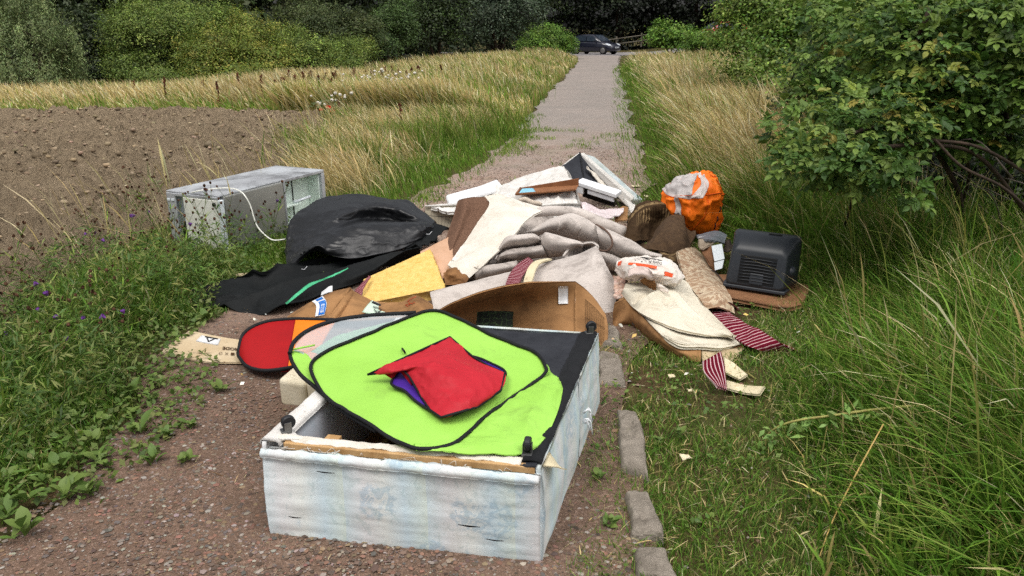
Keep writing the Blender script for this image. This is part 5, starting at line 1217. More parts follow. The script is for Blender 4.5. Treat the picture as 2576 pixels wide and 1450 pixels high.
g2_ = thing("grey_carpet", "grey-backed carpet folded in rolls across the middle of the heap", "carpet", at_z(1350, 720, 0))
tube("rolled_edge", rowY(z2, [(1230, 585), (1330, 570), (1450, 570), (1580, 590), (1700, 640), (1820, 690), (1925, 728)], (5.50, 5.50, 5.46, 5.42, 5.36, 5.28, 5.22)), [0.030, .036, .036, .038, .040, .040, .036], FELT, g2_, 10, smooth_n=40)
zK = page(1194.9, 515.7, 0.3533)
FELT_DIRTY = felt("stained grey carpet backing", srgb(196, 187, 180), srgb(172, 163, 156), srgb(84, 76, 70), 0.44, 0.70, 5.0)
def roll(top, bot, d, bulge, mat=None, rows=9, res=(44, 60), wr=0.007, seed=1, tuck=0.05, thick=0.016, wsc=6, name="fold", back=0.10, crease=0.25):
    """a rounded fold between an upper and a lower outline, bellied towards the viewer and tucked in below"""
    n_ = max(len(top), len(bot)); tt = np.linspace(0, 1, n_ * 2)
    T_ = catmull(np.array(top, dtype=float), tt); B_l = catmull(np.array(bot, dtype=float), tt); d_ = np.interp(tt, np.linspace(0, 1, np.size(d)), np.atleast_1d(d)); bu = np.interp(tt, np.linspace(0, 1, np.size(bulge)), np.atleast_1d(bulge))
    g_ = [[Yp(zK, x, y, dd) + np.array((0, back, -back * .9)) for (x, y), dd in zip(T_, d_)]]
    for k in range(rows):
        f = k / (rows - 1); a_ = (1 - math.cos(math.pi * min(f * 1.0, 1))) / 2
        g_.append([Yp(zK, *(p_ * (1 - a_) + q_ * a_), dd - b_ * math.sin(math.pi * f) ** 0.8 + tuck * f ** 3) for p_, q_, dd, b_ in zip(T_, B_l, d_, bu)])
    return sheet(name, g_, mat or FELT, g2_, res, thick, wr, wsc, seed, crease=crease)
# upper dome of carpet with its dark open end
roll([(300, 200), (420, 165), (520, 110), (600, 82), (690, 62), (770, 92), (830, 130), (862, 150)], [(330, 232), (430, 215), (540, 205), (640, 230), (700, 250), (770, 275), (830, 300), (888, 318)], (5.45, 5.42, 5.40, 5.38, 5.36, 5.34, 5.30), (.05, .10, .14, .18, .18, .14, .10), seed=53, wr=0.010)
roll([(600, 120), (640, 95), (680, 92), (735, 128), (760, 150)], [(590, 190), (640, 168), (690, 215), (730, 215), (750, 200)], (5.24, 5.22, 5.20, 5.20, 5.22), .05, res=(24, 28), wr=0.010, seed=58, back=.03)
roll([(860, 140), (930, 168), (1000, 200), (1070, 235), (1140, 272), (1230, 332), (1330, 364)], [(892, 328), (930, 345), (985, 365), (1050, 390), (1120, 395), (1220, 390), (1325, 378)], (5.28, 5.24, 5.20, 5.16, 5.12, 5.06, 5.02), (.16, .16, .15, .14, .12, .08, .04), seed=54, wr=0.008)
roll([(890, 335), (940, 350), (1000, 372), (1040, 390)], [(935, 470), (960, 468), (1000, 470), (1040, 470)], (5.12, 5.10, 5.08, 5.06), .05, seed=59, res=(20, 24))
# hollow of the roll: inside face set back, cut pile edge round it
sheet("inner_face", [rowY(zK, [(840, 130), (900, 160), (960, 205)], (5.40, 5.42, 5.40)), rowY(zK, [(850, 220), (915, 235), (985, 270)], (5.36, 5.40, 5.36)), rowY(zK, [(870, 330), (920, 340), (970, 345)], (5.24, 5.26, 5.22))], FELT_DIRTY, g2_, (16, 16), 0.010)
tube("cut_edge", rowY(zK, [(862, 142), (915, 170), (955, 208), (976, 255), (974, 295), (945, 325), (905, 328), (884, 318)], (5.24, 5.14, 5.06, 5.02, 5.0, 5.0, 5.02, 5.05)), 0.007, plain("brown cut carpet edge", srgb(110, 88, 76), srgb(84, 66, 56), 30, 0.95), g2_, 6, smooth_n=36)
# middle folds
roll([(160, 318), (200, 250), (240, 222), (330, 213), (420, 208), (468, 240)], [(200, 316), (250, 312), (310, 306), (370, 300), (420, 288), (470, 268)], (5.02, 5.02, 5.02, 5.02, 5.03, 5.05), (.06, .08, .09, .09, .08, .05), seed=55, mat=FELT, tuck=.12)
roll([(468, 236), (497, 198), (560, 214), (640, 238), (710, 256), (775, 276)], [(470, 306), (510, 375), (570, 375), (640, 358), (700, 315), (780, 290)], (5.04, 5.02, 5.0, 4.98, 4.96, 4.95), (.06, .10, .12, .11, .08, .04), seed=56, tuck=.10)
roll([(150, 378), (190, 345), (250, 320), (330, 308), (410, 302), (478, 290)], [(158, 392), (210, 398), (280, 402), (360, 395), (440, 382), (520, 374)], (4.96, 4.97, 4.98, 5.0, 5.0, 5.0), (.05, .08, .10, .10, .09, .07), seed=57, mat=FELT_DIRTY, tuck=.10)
# front fold: pocket behind, broad face in front
sheet("fold", [rowY(zK, [(640, 362), (690, 308), (760, 280), (835, 273), (872, 296)], (4.86, 4.92, 4.94, 4.90, 4.84)), rowY(zK, [(640, 368), (700, 336), (765, 312), (830, 296), (868, 304)], (4.86, 5.02, 5.06, 5.0, 4.84)), rowY(zK, [(640, 380), (720, 372), (790, 350), (840, 330), (864, 318)], (4.86, 4.95, 4.98, 4.94, 4.82))], FELT, g2_, (26, 36), 0.014, 0.006, 8, 60)
fr0 = rowY(zK, [(-320, 628), (-160, 582), (-10, 545), (100, 512), (200, 492), (420, 438), (590, 392), (735, 360), (830, 320), (868, 300)], (4.52, 4.56, 4.60, 4.62, 4.64, 4.68, 4.72, 4.76, 4.78, 4.80))
sheet("fold", [[p_ + np.array((0, .06, -.12)) for p_ in fr0], [p_ + np.array((0, .025, -.012)) for p_ in fr0], fr0,
    rowY(zK, [(-318, 640), (-160, 595), (-10, 555), (100, 524), (200, 506), (420, 458), (600, 418), (745, 392), (850, 358), (895, 352)], (4.49, 4.52, 4.56, 4.57, 4.58, 4.62, 4.66, 4.68, 4.70, 4.73)),
    rowY(zK, [(-312, 662), (-155, 618), (-5, 575), (110, 545), (210, 532), (420, 495), (605, 462), (765, 450), (880, 430), (932, 430)], (4.46, 4.48, 4.52, 4.53, 4.53, 4.56, 4.59, 4.60, 4.61, 4.65)),
    rowY(zK, [(-305, 690), (-148, 655), (5, 620), (120, 600), (220, 592), (430, 565), (620, 550), (800, 550), (920, 540), (985, 535)], (4.43, 4.44, 4.47, 4.47, 4.47, 4.49, 4.50, 4.50, 4.51, 4.56)),
    rowY(zK, [(-298, 730), (-140, 710), (15, 690), (130, 690), (240, 690), (450, 690), (640, 690), (830, 690), (940, 670), (1005, 640)], (4.38, 4.39, 4.40, 4.40, 4.40, 4.40, 4.40, 4.40, 4.42, 4.47)),
    rowY(zK, [(-290, 790), (-130, 790), (30, 790), (140, 790), (250, 790), (460, 790), (650, 790), (840, 795), (940, 800), (985, 785)], (4.33, 4.33, 4.33, 4.33, 4.33, 4.33, 4.32, 4.32, 4.33, 4.36))],
    FELT, g2_, (90, 110), 0.016, 0.009, 4, 61, crease=0.2)
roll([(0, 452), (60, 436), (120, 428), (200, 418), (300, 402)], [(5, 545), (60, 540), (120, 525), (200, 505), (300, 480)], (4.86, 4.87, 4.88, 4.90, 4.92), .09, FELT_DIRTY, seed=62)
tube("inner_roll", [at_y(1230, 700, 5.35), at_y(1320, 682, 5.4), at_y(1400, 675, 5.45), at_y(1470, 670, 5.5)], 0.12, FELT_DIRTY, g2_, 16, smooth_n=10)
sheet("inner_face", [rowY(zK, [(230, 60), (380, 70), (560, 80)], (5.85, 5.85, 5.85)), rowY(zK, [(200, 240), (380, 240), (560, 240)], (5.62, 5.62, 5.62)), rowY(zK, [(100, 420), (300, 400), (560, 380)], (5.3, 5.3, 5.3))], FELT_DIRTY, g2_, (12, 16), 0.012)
br_ = thing("crumpled_paper", "crumpled brown paper wedged beside the brown carpet's lower end", "paper", at_z(1140, 720, 0))
BRPAPER = plain("brown wrapping paper", srgb(150, 108, 66), srgb(112, 76, 44), 10, 0.75, 0.3, 30)
sheet("paper", [rowY(z2, [(520, 1040), (570, 1010), (640, 1020), (720, 1080)], 4.78), rowY(z2, [(530, 1090), (590, 1060), (650, 1080), (715, 1110)], 4.68), rowY(z2, [(545, 1140), (600, 1140), (660, 1135), (700, 1130)], 4.66)], BRPAPER, br_, (20, 26), 0.004, 0.025, 14, 57)
pb = sheet("cardboard_piece", [rowY(z1, [(2080, 890), (2250, 800), (2330, 760)], (5.12, 5.2, 5.25)), rowY(z1, [(2170, 950), (2270, 900), (2340, 850)], (4.98, 5.02, 5.1)), rowY(z1, [(2260, 1100), (2300, 1060), (2350, 1000)], (4.75, 4.8, 4.85))], plain("pinkish card", srgb(206, 168, 140), srgb(190, 150, 120), 6, 0.85), None, (14, 12), 0.006, 0.004, 8, 58)[0]
tag(pb, "pinkish cardboard strip between the foam slab and the brown carpet", "cardboard")

# striped carpet offcuts
def offcut(label, rows_, mat, res=(40, 14), seed=1, wr=0.004, parent=None, name="carpet_strip"):
    o = sheet(name, rows_, mat, parent, res, 0.010, wr, 14, seed)[0]
    if parent is None: tag(o, label, "carpet", "striped carpet offcuts")
    return o
offcut("maroon striped carpet strip draped over the grey carpet behind the open carton", [rowY(z2, [(1185, 925), (1225, 958)], (4.74, 4.72)), rowY(z2, [(1095, 985), (1190, 1010)], (4.58, 4.56)), rowY(z2, [(1040, 1060), (1140, 1075)], (4.50, 4.48)), rowY(z2, [(998, 1165), (1108, 1140)], (4.44, 4.42))], MAROON, seed=61)
o = sheet("carpet_strip", [rowY(z2, [(1330, 935), (1370, 940)], (4.72, 4.70)), rowY(z2, [(1240, 955), (1290, 965)], (4.62, 4.60)), rowY(z2, [(1190, 1000), (1250, 1010)], (4.53, 4.51)), rowY(z2, [(1160, 1070), (1228, 1075)], (4.47, 4.45)), rowY(z2, [(1145, 1140), (1212, 1125)], (4.43, 4.41))], CREAMBACK, None, (30, 10), 0.008)[0]
tag(o, "cream carpet strip beside the maroon one behind the open carton", "carpet", "striped carpet offcuts")
offcut("maroon striped carpet scrap tucked under the yellow foam's left corner", [rowY(zC, [(1460, 80), (1490, 95)], 4.70), rowY(zC, [(1340, 210), (1400, 225)], 4.56), rowY(zC, [(1240, 310), (1345, 380)], 4.46)], MAROON, (24, 10), 62)
offcut("long maroon striped carpet strip running into the grass by the rolled rug", [rowZ(z3, [(985, 900), (893, 905)], (0.06, 0.06)), rowZ(z3, [(1060, 955), (950, 970)], (0.09, 0.07)), rowZ(z3, [(1160, 1000), (1030, 1050)], (0.10, 0.06)), rowZ(z3, [(1260, 1060), (1130, 1098)], (0.09, 0.05)), rowZ(z3, [(1390, 1112), (1330, 1108)], (0.03, 0.03))], MAROON, (60, 16), 63, 0.008)
sm = thing("carpet_offcut", "small folded maroon carpet offcut with cream tails on the short turf", "carpet", Zp(z3, 960, 1280, 0), "striped carpet offcuts")
offcut(None, [rowY(z3, [(848, 1165), (945, 1113)], (3.36, 3.42)), rowY(z3, [(850, 1225), (962, 1180)], (3.32, 3.33)), rowY(z3, [(900, 1280), (972, 1260)], (3.25, 3.26)), rowY(z3, [(925, 1305), (978, 1325)], (3.21, 3.2))], stripes("maroon striped carpet face", srgb(110, 20, 40), srgb(206, 176, 178), 5.5, 'U', 0.2), (20, 26), 64, 0.004, sm, "pile_face")
sheet("cream_tail", [rowZ(z3, [(955, 1150), (965, 1235)], (.06, .03)), rowZ(z3, [(1020, 1190), (1010, 1258)], (.035, .02)), rowZ(z3, [(1092, 1250), (1050, 1276)], (.03, .02))], CREAMBACK, sm, (14, 10), 0.008)
sheet("cream_tail", [rowZ(z3, [(970, 1280), (975, 1325)], (.03, .025)), rowZ(z3, [(1080, 1308), (1070, 1350)], (.02, .02)), rowZ(z3, [(1190, 1315), (1160, 1360)], (.045, .04))], CREAMBACK, sm, (14, 10), 0.008)

# ---------------------------------------------------------------- mattress and what lies on it
ms = thing("torn_mattress", "torn dirty white mattress at the back of the heap", "mattress", at_z(1270, 560, 0))
sheet("top_cover", [
    rowY(z2, [(395, 535), (640, 500), (850, 420), (1100, 320), (1300, 255), (1420, 238), (1475, 250)], (6.75, 6.85, 6.9, 6.95, 6.95, 6.95, 6.90)),
    rowY(z2, [(400, 540), (650, 520), (860, 460), (1100, 370), (1320, 300), (1440, 270), (1510, 290)], (6.60, 6.60, 6.62, 6.70, 6.72, 6.72, 6.66)),
    rowY(z2, [(420, 545), (660, 540), (900, 490), (1120, 420), (1340, 340), (1460, 310), (1525, 340)], (6.45, 6.40, 6.36, 6.45, 6.5, 6.5, 6.45)),
    rowY(z2, [(500, 560), (700, 555), (930, 540), (1140, 500), (1350, 430), (1480, 400), (1550, 410)], (6.30, 6.25, 6.10, 6.10, 6.15, 6.2, 6.2)),
    rowY(z2, [(560, 580), (740, 580), (950, 570), (1150, 550), (1350, 530), (1500, 520), (1585, 520)], (6.2, 6.15, 5.98, 5.9, 5.9, 5.92, 5.94))],
    MATTRESS, ms, (70, 100), 0.02, 0.020, 7, 71, crease=0.6)
sheet("front_border", [rowY(z2, [(1150, 548), (1350, 530), (1500, 518), (1586, 518)], (5.90, 5.89, 5.91, 5.93)), rowY(z2, [(1160, 575), (1350, 560), (1500, 552), (1592, 560)], (5.86, 5.86, 5.88, 5.92)), rowY(z2, [(1180, 620), (1350, 620), (1500, 620), (1600, 620)], (5.85, 5.85, 5.87, 5.9))], MATTRESS, ms, (14, 40), 0.02, 0.005, 8, 72)
t = NT("quilted mattress border"); uvv = t.coord('UV'); s = t.sep(uvv)
ln1 = t.ramp(t.math('FRACT', t.math('MULTIPLY', s[0], 9.0)), [(0.0, 1.0), (0.06, 1.0), (0.09, 0.0)]); ln2 = t.ramp(t.math('FRACT', t.math('MULTIPLY', s[1], 2.0)), [(0.0, 1.0), (0.05, 1.0), (0.08, 0.0)])
t.color(t.mix(t.math('MAXIMUM', ln1, ln2), t.mix(t.noise(t.coord(), 6, 5, 0.7), srgb(196, 188, 170), srgb(140, 130, 106)), srgb(84, 80, 72))); t.rough(0.9)
sheet("quilted_border", [rowY(z2, [(388, 535), (500, 528), (640, 520)], (6.45, 6.42, 6.35)), rowY(z2, [(384, 600), (500, 610), (640, 610)], (6.42, 6.38, 6.30)), rowY(z2, [(395, 665), (500, 690), (600, 700)], (6.40, 6.35, 6.25))], t.m, ms, (14, 30), 0.02, 0.006, 8, 73)
tube("piping", rowY(z2, [(388, 533), (500, 526), (640, 517)], (6.43, 6.40, 6.33)), 0.008, MATTRESS, ms, 6, smooth_n=12)
tube("piping", rowY(z2, [(1475, 250), (1505, 290), (1526, 345), (1552, 412), (1586, 520)], (6.88, 6.64, 6.43, 6.18, 5.92)), 0.008, plain("grey mattress piping", srgb(170, 166, 160), srgb(146, 142, 136), 20, 0.8), ms, 6, smooth_n=24)
tube("piping", rowY(z2, [(1150, 546), (1350, 528), (1500, 516), (1586, 520)], (5.885, 5.875, 5.895, 5.915)), 0.008, bpy.data.materials["grey mattress piping"], ms, 6, smooth_n=24)
for lab_, c_, ax_, ay_, az_, bv_ in (("long flat white foam pad at the mattress's far left edge", Yp(z2, 740, 440, 6.72), (0.20, 0.03, 0.05), (-0.02, .09, 0.01), (0, 0, .022), .018), ("short white foam pad behind the long one on the mattress", Yp(z2, 890, 384, 6.98), (0.08, 0.01, 0.03), (-0.02, .06, 0.01), (0, 0, .02), .015)):
    tag(box("foam_pad", c_, ax_, ay_, az_, POLY, None, bv_, 4), lab_, "foam pad")
tr_ = thing("hardboard_tray", "brown hardboard tray with a blue picture lying on the mattress", "tray", at_z(1380, 520, 0))
HARDB = plain("hardboard", srgb(148, 100, 66), srgb(126, 82, 52), 12, 0.7, 0.15, 50)
ta, tb, tc, td = Yp(z2, 1090, 445, 6.05), Yp(z2, 1550, 408, 6.02), Yp(z2, 1577, 330, 6.20), Yp(z2, 1125, 398, 6.28)
hexa("tray_floor", [ta - up * .006, tb - up * .006, tc - up * .045, td - up * .006, ta, tb, tc - up * .039, td], HARDB, tr_, 0.002)
hexa("tray_back", [td - up * .012 + (0, .004, 0), tc - up * .05 + (0, .004, 0), tc - up * .05 + (0, .016, 0), td - up * .012 + (0, .016, 0), td + up * .006 + (0, .004, 0), tc + up * .012 + (0, .004, 0), tc + up * .012 + (0, .016, 0), td + up * .006 + (0, .016, 0)], HARDB, tr_, 0.002)
tube("tray_lip", [ta + up * .004, tb + up * .004], 0.009, HARDB, tr_, 6)
tube("tray_lip", [ta + up * .004, td + up * .006], 0.009, HARDB, tr_, 6)
sheet("blue_picture", [[lerp(td, tc, .03) + up * .003 - np.array((0, .02, 0)), lerp(td, tc, .16) + up * .000 - np.array((0, .03, 0)), lerp(td, tc, .22) - up * .002 - np.array((0, .05, 0))], [lerp(ta, tb, .04) + (0, .02, .004), lerp(ta, tb, .18) + (0, .02, .004), lerp(ta, tb, .34) + (0, .015, .004)]], plain("blue sky print", srgb(120, 190, 220), srgb(150, 206, 226), 6, 0.4), tr_, (6, 10), 0.002)
st_ = tube("patterned_scrap", rowY(z2, [(1110, 488), (1160, 482), (1210, 505), (1260, 512), (1290, 520)], (5.84, 5.86, 5.85, 5.84, 5.83)), [0.012, .022, .022, .018, .012], stripes("brown chevron cloth", srgb(96, 74, 64), srgb(196, 182, 166), 20), None, 8, smooth_n=24)
tag(st_, "twisted brown patterned cloth scrap lying on the mattress edge", "cloth")

# ---------------------------------------------------------------- second divan half at the back
d2 = thing("divan_half", "second divan half with torn black underside tipped up at the back of the heap", "divan bed", at_z(1500, 530, 0))
ap = Yp(zR, 480, 92, 7.30); rt_ = Yp(zR, 1300, 850, 7.15); lf = Yp(zR, 170, 330, 7.05)
mid_ = Yp(zR, 540, 560, 6.95); low = Yp(zR, 840, 640, 7.0); le = Yp(zR, 120, 520, 6.8)
thk = np.array((0.10, 0.26, -0.02))
sheet("black_underside", [[ap, lerp(ap, lf, .5), lf], [lerp(ap, mid_, .5) + (0, .03, 0), lerp(lerp(ap, lf, .5), lerp(mid_, le, .5), .5) + (0, .02, 0), lerp(lf, le, .5)], [mid_, lerp(mid_, le, .5), le]], BLACKCLOTH, d2, (18, 18), 0.006, 0.008, 8, 74)
sheet("black_underside", [[ap + (.01, .0, -.01), lerp(ap, rt_, .22) + (-.01, 0, -.03), lerp(ap, rt_, .48) + (-.03, 0, -.06)], [lerp(ap, mid_, .5) + (0.012, .03, 0), lerp(ap, low, .55) + (.0, .06, 0), lerp(ap, low, .8) + (.01, .04, 0)], [mid_ + (.01, 0, 0), lerp(mid_, low, .5), low]], BLACKCLOTH, d2, (18, 18), 0.006, 0.006, 8, 75)
tube("seam", [ap + (0, -.004, .004), lerp(ap, mid_, .5) + (.003, .012, 0), mid_ + (0, -.01, 0)], 0.008, TRIM, d2, 5, smooth_n=10)
tube("edge_piping", [ap, lerp(ap, lf, .5) + (0, 0, .003), lf], 0.007, MATTRESS, d2, 5)
hexa("frame_rail", [ap + (.0, -.01, -.045), rt_ + (-.035, -.02, -.06), rt_ + thk * .3 + (-.035, 0, -.06), ap + thk * .3 + (0, 0, -.045), ap + (.006, -.01, .004), rt_ + (.02, -.02, .01), rt_ + thk * .3 + (.02, 0, .02), ap + thk * .3 + (.01, 0, .004)], MATTRESS, d2, 0.012, 3)
hexa("side_wall", [rt_ + (-.02, .0, -.03), ap + (.0, .03, -.06), ap + thk + (0, 0, -.3), rt_ + thk + (0, 0, -.12), rt_ + (.012, .03, .0), ap + (.01, .03, -.002), ap + thk + (.06, 0, -.05), rt_ + thk + (.06, 0, -.03)], FLORAL, d2, 0.01)
sheet("torn_wadding", [rowY(zR, [(590, 300), (720, 420), (860, 560), (1000, 700), (1060, 760)], (7.15, 7.12, 7.1, 7.08, 7.06)), rowY(zR, [(600, 330), (740, 500), (830, 620), (900, 660), (1000, 730)], (7.10, 7.06, 7.02, 7.0, 7.0)), rowY(zR, [(620, 350), (760, 520), (850, 650), (900, 690), (980, 740)], (7.08, 7.04, 7.0, 6.98, 6.98))], FELT_WHITE, d2, (12, 30), 0.006, 0.016, 16, 76)
py = thing("polystyrene_block", "white polystyrene packing block with a notch, beside the black divan half", "packaging", at_z(1500, 540, 0))
pa, pb2 = Yp(zR, 440, 600, 6.75), Yp(zR, 1060, 800, 6.62)
pd = pb2 - pa; pl = np.linalg.norm(pd); pd /= pl; pn2 = np.array((pd[1] * -1, pd[0], 0)) ; pn2 /= np.linalg.norm(pn2)
box("slab", lerp(pa, pb2, .5) + pn2 * .07 + up * .012, pd * pl * .52, pn2 * .095, up * .016, POLY, py, 0.004)
box("edge_block", lerp(pa, pb2, .07) - up * .035, pd * pl * .10, pn2 * .02, up * .030, POLY, py, 0.004)
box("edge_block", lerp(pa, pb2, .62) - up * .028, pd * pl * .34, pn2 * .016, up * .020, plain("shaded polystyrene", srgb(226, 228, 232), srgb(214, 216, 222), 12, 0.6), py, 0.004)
box("recess", lerp(pa, pb2, .5) + pn2 * .09 - up * .06, pd * pl * .42, pn2 * .02, up * .05, BLACKPL, py, 0.0)  # solid black box standing in for the shade of the hollow under the slab
tp = thing("torn_ticking", "torn pinkish-white ticking hanging over the heap's far side", "cloth", at_z(1500, 590, 0))
sheet("cloth", [rowY(zR, [(490, 860), (640, 920), (820, 1000), (1000, 1000), (1190, 980)], (6.1, 6.15, 6.15, 6.15, 6.2)), rowY(zR, [(510, 940), (660, 980), (820, 1050), (1000, 1080), (1180, 1040)], (5.95, 5.95, 5.95, 6.0, 6.1)), rowY(zR, [(520, 1010), (680, 1070), (850, 1120), (960, 1150), (1100, 1110)], (5.85, 5.82, 5.8, 5.85, 5.95))], felt("pinkish ticking", srgb(222, 212, 212), srgb(206, 190, 192), srgb(150, 136, 132), .54, .8), tp, (26, 44), 0.006, 0.018, 9, 77)
sheet("cloth", [rowY(zR, [(1180, 820), (1280, 880), (1370, 930)], 6.7), rowY(zR, [(1240, 900), (1300, 960), (1360, 1000)], 6.6), rowY(zR, [(1250, 960), (1290, 1020), (1345, 1060)], 6.5)], MATTRESS, tp, (12, 14), 0.005, 0.02, 16, 78)
bp = sheet("cardboard_piece", [rowY(zR, [(1050, 1060), (1160, 960), (1260, 960)], (6.2, 6.3, 6.35)), rowY(zR, [(1040, 1130), (1160, 1080), (1250, 1090)], (6.05, 6.1, 6.15)), rowY(zR, [(1050, 1190), (1180, 1180), (1250, 1170)], (5.95, 5.98, 6.0))], CARD, None, (10, 12), 0.006, 0.006, 10, 79)[0]
tag(bp, "tan cardboard scrap between the torn ticking and the brown rug", "cardboard")

# ---------------------------------------------------------------- brown patterned rug
t = NT("brown patterned rug"); uvv = t.coord('UV'); s = t.sep(uvv); v = t.coord()
brown = t.mix(t.noise(v, 40, 4, 0.7), srgb(76, 58, 40), srgb(54, 42, 30))
st1 = t.ramp(t.math('FRACT', t.math('MULTIPLY', s[0], 23.0)), [(0.0, 1.0), (0.42, 1.0), (0.5, 0.0)])
inb = t.math('MULTIPLY', t.math('MULTIPLY', t.ramp(s[1], [(0.27, 0.0), (0.30, 1.0), (0.62, 1.0), (0.66, 0.0)]), st1), t.ramp(s[0], [(0.22, 0.0), (0.24, 1.0), (0.46, 1.0), (0.48, 0.25), (0.62, 0.25), (0.64, 0.9), (0.84, 0.9), (0.86, 0.0)]))
bandm = t.ramp(s[1], [(0.10, 0.0), (0.115, 1.0), (0.20, 1.0), (0.215, 0.0)])
dots = t.ramp(t.math('ABSOLUTE', t.math('SUBTRACT', t.math('FRACT', t.math('MULTIPLY', s[0], 14.0)), 0.5)), [(0.12, 1.0), (0.2, 0.0)])
dm = t.math('MULTIPLY', dots, t.ramp(s[1], [(0.135, 0.0), (0.145, 1.0), (0.17, 1.0), (0.18, 0.0)]))
pm = t.math('MULTIPLY', t.math('MAXIMUM', inb, bandm), t.ramp(t.noise(v, 7, 4, 0.7), [(0.36, 0.25), (0.58, 0.9)]))
c = t.mix(pm, brown, srgb(150, 126, 90)); c = t.mix(dm, c, srgb(40, 30, 22))
t.color(c); t.rough(0.95, 0.1); t.bump(t.noise(v, 200, 3, 0.7), 0.5, 0.004)
RUG1 = t.m
RUGPLAIN = plain("plain brown rug back", srgb(88, 68, 48), srgb(66, 50, 36), 30, 0.95, 0.4, 160)
rg1 = thing("brown_rug", "crumpled brown rug with cream stripes left of the orange tent", "rug", at_z(1650, 640, 0))
sheet("patterned_fold", [
    rowY(z3, [(425, 400), (470, 320), (520, 288), (600, 283), (690, 292), (712, 340)], (6.05, 6.15, 6.2, 6.22, 6.22, 6.15)),
    rowY(z3, [(418, 430), (470, 355), (530, 320), (600, 316), (680, 325), (715, 375)], (5.95, 6.0, 6.05, 6.08, 6.08, 6.0)),
    rowY(z3, [(410, 460), (470, 400), (530, 370), (600, 385), (670, 375), (720, 420)], (5.85, 5.9, 6.02, 6.1, 6.02, 5.9)),
    rowY(z3, [(415, 490), (475, 450), (525, 430), (570, 450), (640, 420), (720, 450)], (5.75, 5.78, 5.95, 6.05, 5.9, 5.8)),
    rowY(z3, [(440, 520), (490, 500), (530, 500), (570, 510), (630, 490), (720, 490)], (5.7, 5.72, 5.86, 5.92, 5.8, 5.72))], RUG1, rg1, (70, 80), 0.010, 0.022, 8, 81)
sheet("plain_fold", [
    rowY(z3, [(590, 440), (640, 380), (690, 355), (740, 365), (752, 420), (790, 460)], (5.85, 5.88, 5.9, 5.9, 5.85, 5.8)),
    rowY(z3, [(560, 490), (620, 430), (680, 410), (740, 430), (762, 480), (785, 500)], (5.72, 5.70, 5.68, 5.68, 5.70, 5.72)),
    rowY(z3, [(530, 525), (610, 500), (680, 490), (740, 500), (765, 530), (775, 540)], (5.62, 5.56, 5.52, 5.54, 5.58, 5.6)),
    rowY(z3, [(510, 545), (600, 555), (670, 570), (720, 575), (750, 570), (765, 560)], (5.58, 5.5, 5.44, 5.44, 5.46, 5.5))], RUGPLAIN, rg1, (40, 44), 0.012, 0.012, 7, 82)
sheet("plain_fold", [rowY(z3, [(600, 560), (650, 575), (700, 560)], (5.45, 5.42, 5.44)), rowY(z3, [(640, 610), (690, 600), (740, 600)], (5.3, 5.26, 5.28)), rowY(z3, [(690, 650), (720, 660), (750, 680)], (5.2, 5.14, 5.1))], RUG1, rg1, (18, 18), 0.012, 0.012, 12, 83)
sheet("plain_fold", [rowY(z3, [(740, 480), (780, 450), (805, 445)], (5.75, 5.75, 5.75)), rowY(z3, [(760, 540), (790, 500), (806, 470)], (5.6, 5.65, 5.7))], RUGPLAIN, rg1, (8, 10), 0.012)
box("underlay", at_y(1650, 640, 5.85), (0.22, 0, 0), (0, .16, 0), (0, 0, .09), RUGPLAIN, rg1, 0.05, 4)

# ---------------------------------------------------------------- orange pop-up tent
ot = thing("orange_tent", "collapsed orange pop-up tent with grey mesh in the right verge", "tent", at_z(1742, 586, 0))
ORANGE = plain("orange tent nylon", srgb(248, 124, 22), srgb(238, 106, 10), 4, 0.55, 0.2, 50, 0.004, 0.3)
GREYMESH = plain("grey insect mesh", srgb(196, 190, 188), srgb(172, 166, 164), 12, 0.8, 0.3, 200)
ctr = at_y(1744, 513, 6.12); RX, RYr, RZ_ = 0.215, 0.20, 0.232
nu, nv = 90, 140
TH, PH = np.meshgrid(np.linspace(0.02, math.pi - 0.02, nu), np.linspace(0, 2 * math.pi, nv, endpoint=False), indexing='ij')
def tent_pt(th, ph, k=1.0):
    st, ct, sp, cp_ = np.sin(th), np.cos(th), np.sin(ph), np.cos(ph)
    sq = lambda a: np.sign(a) * np.abs(a) ** 0.86
    d = np.stack([sq(st * cp_), sq(st * sp), sq(ct)], -1)
    rdg = 1 - np.abs(2 * fbm3(d * np.array((1, 1, .6)) + 5, 2.6, 7, 3) - 1)
    pleat = 0.030 * np.sin(9 * ph + 3 * np.sin(2.2 * th) + 1.5) * st ** 1.5 * np.sin(th * 1.1) + 0.09 * (fbm3(d * 1.0 + 5, 1.6, 7, 3) - .5) + 0.06 * (rdg ** 5 - .3)
    tilt = np.stack([-0.35 * d[..., 2] * np.abs(d[..., 2]) * 0 + 0.16 * d[..., 2] ** 2 - .05, 0 * d[..., 0], 0.30 * d[..., 0] * d[..., 2] - 0.12 * d[..., 0]], -1)
    return ctr + (d * (k + pleat[..., None] * 4.0 * 0.5) + tilt) * np.array((RX, RYr, RZ_))
g = tent_pt(TH, PH)
idx = np.arange(nu * nv).reshape(nu, nv)
q = np.stack([idx[:-1], idx[1:], np.roll(idx[1:], -1, 1), np.roll(idx[:-1], -1, 1)], -1)
thc, phc = (TH[:-1] + TH[1:]) / 2, PH[:-1]
cx_ = np.sin(thc) * np.cos(phc); cy_ = np.sin(thc) * np.sin(phc); cz_ = np.cos(thc)
Vt = g.reshape(-1, 3)
obj("orange_fabric", Vt, q.reshape(-1, 4), ORANGE, ot, smooth=True)
wu, wv = np.meshgrid(np.linspace(0, 1, 40), np.linspace(0, 1, 40), indexing='ij')
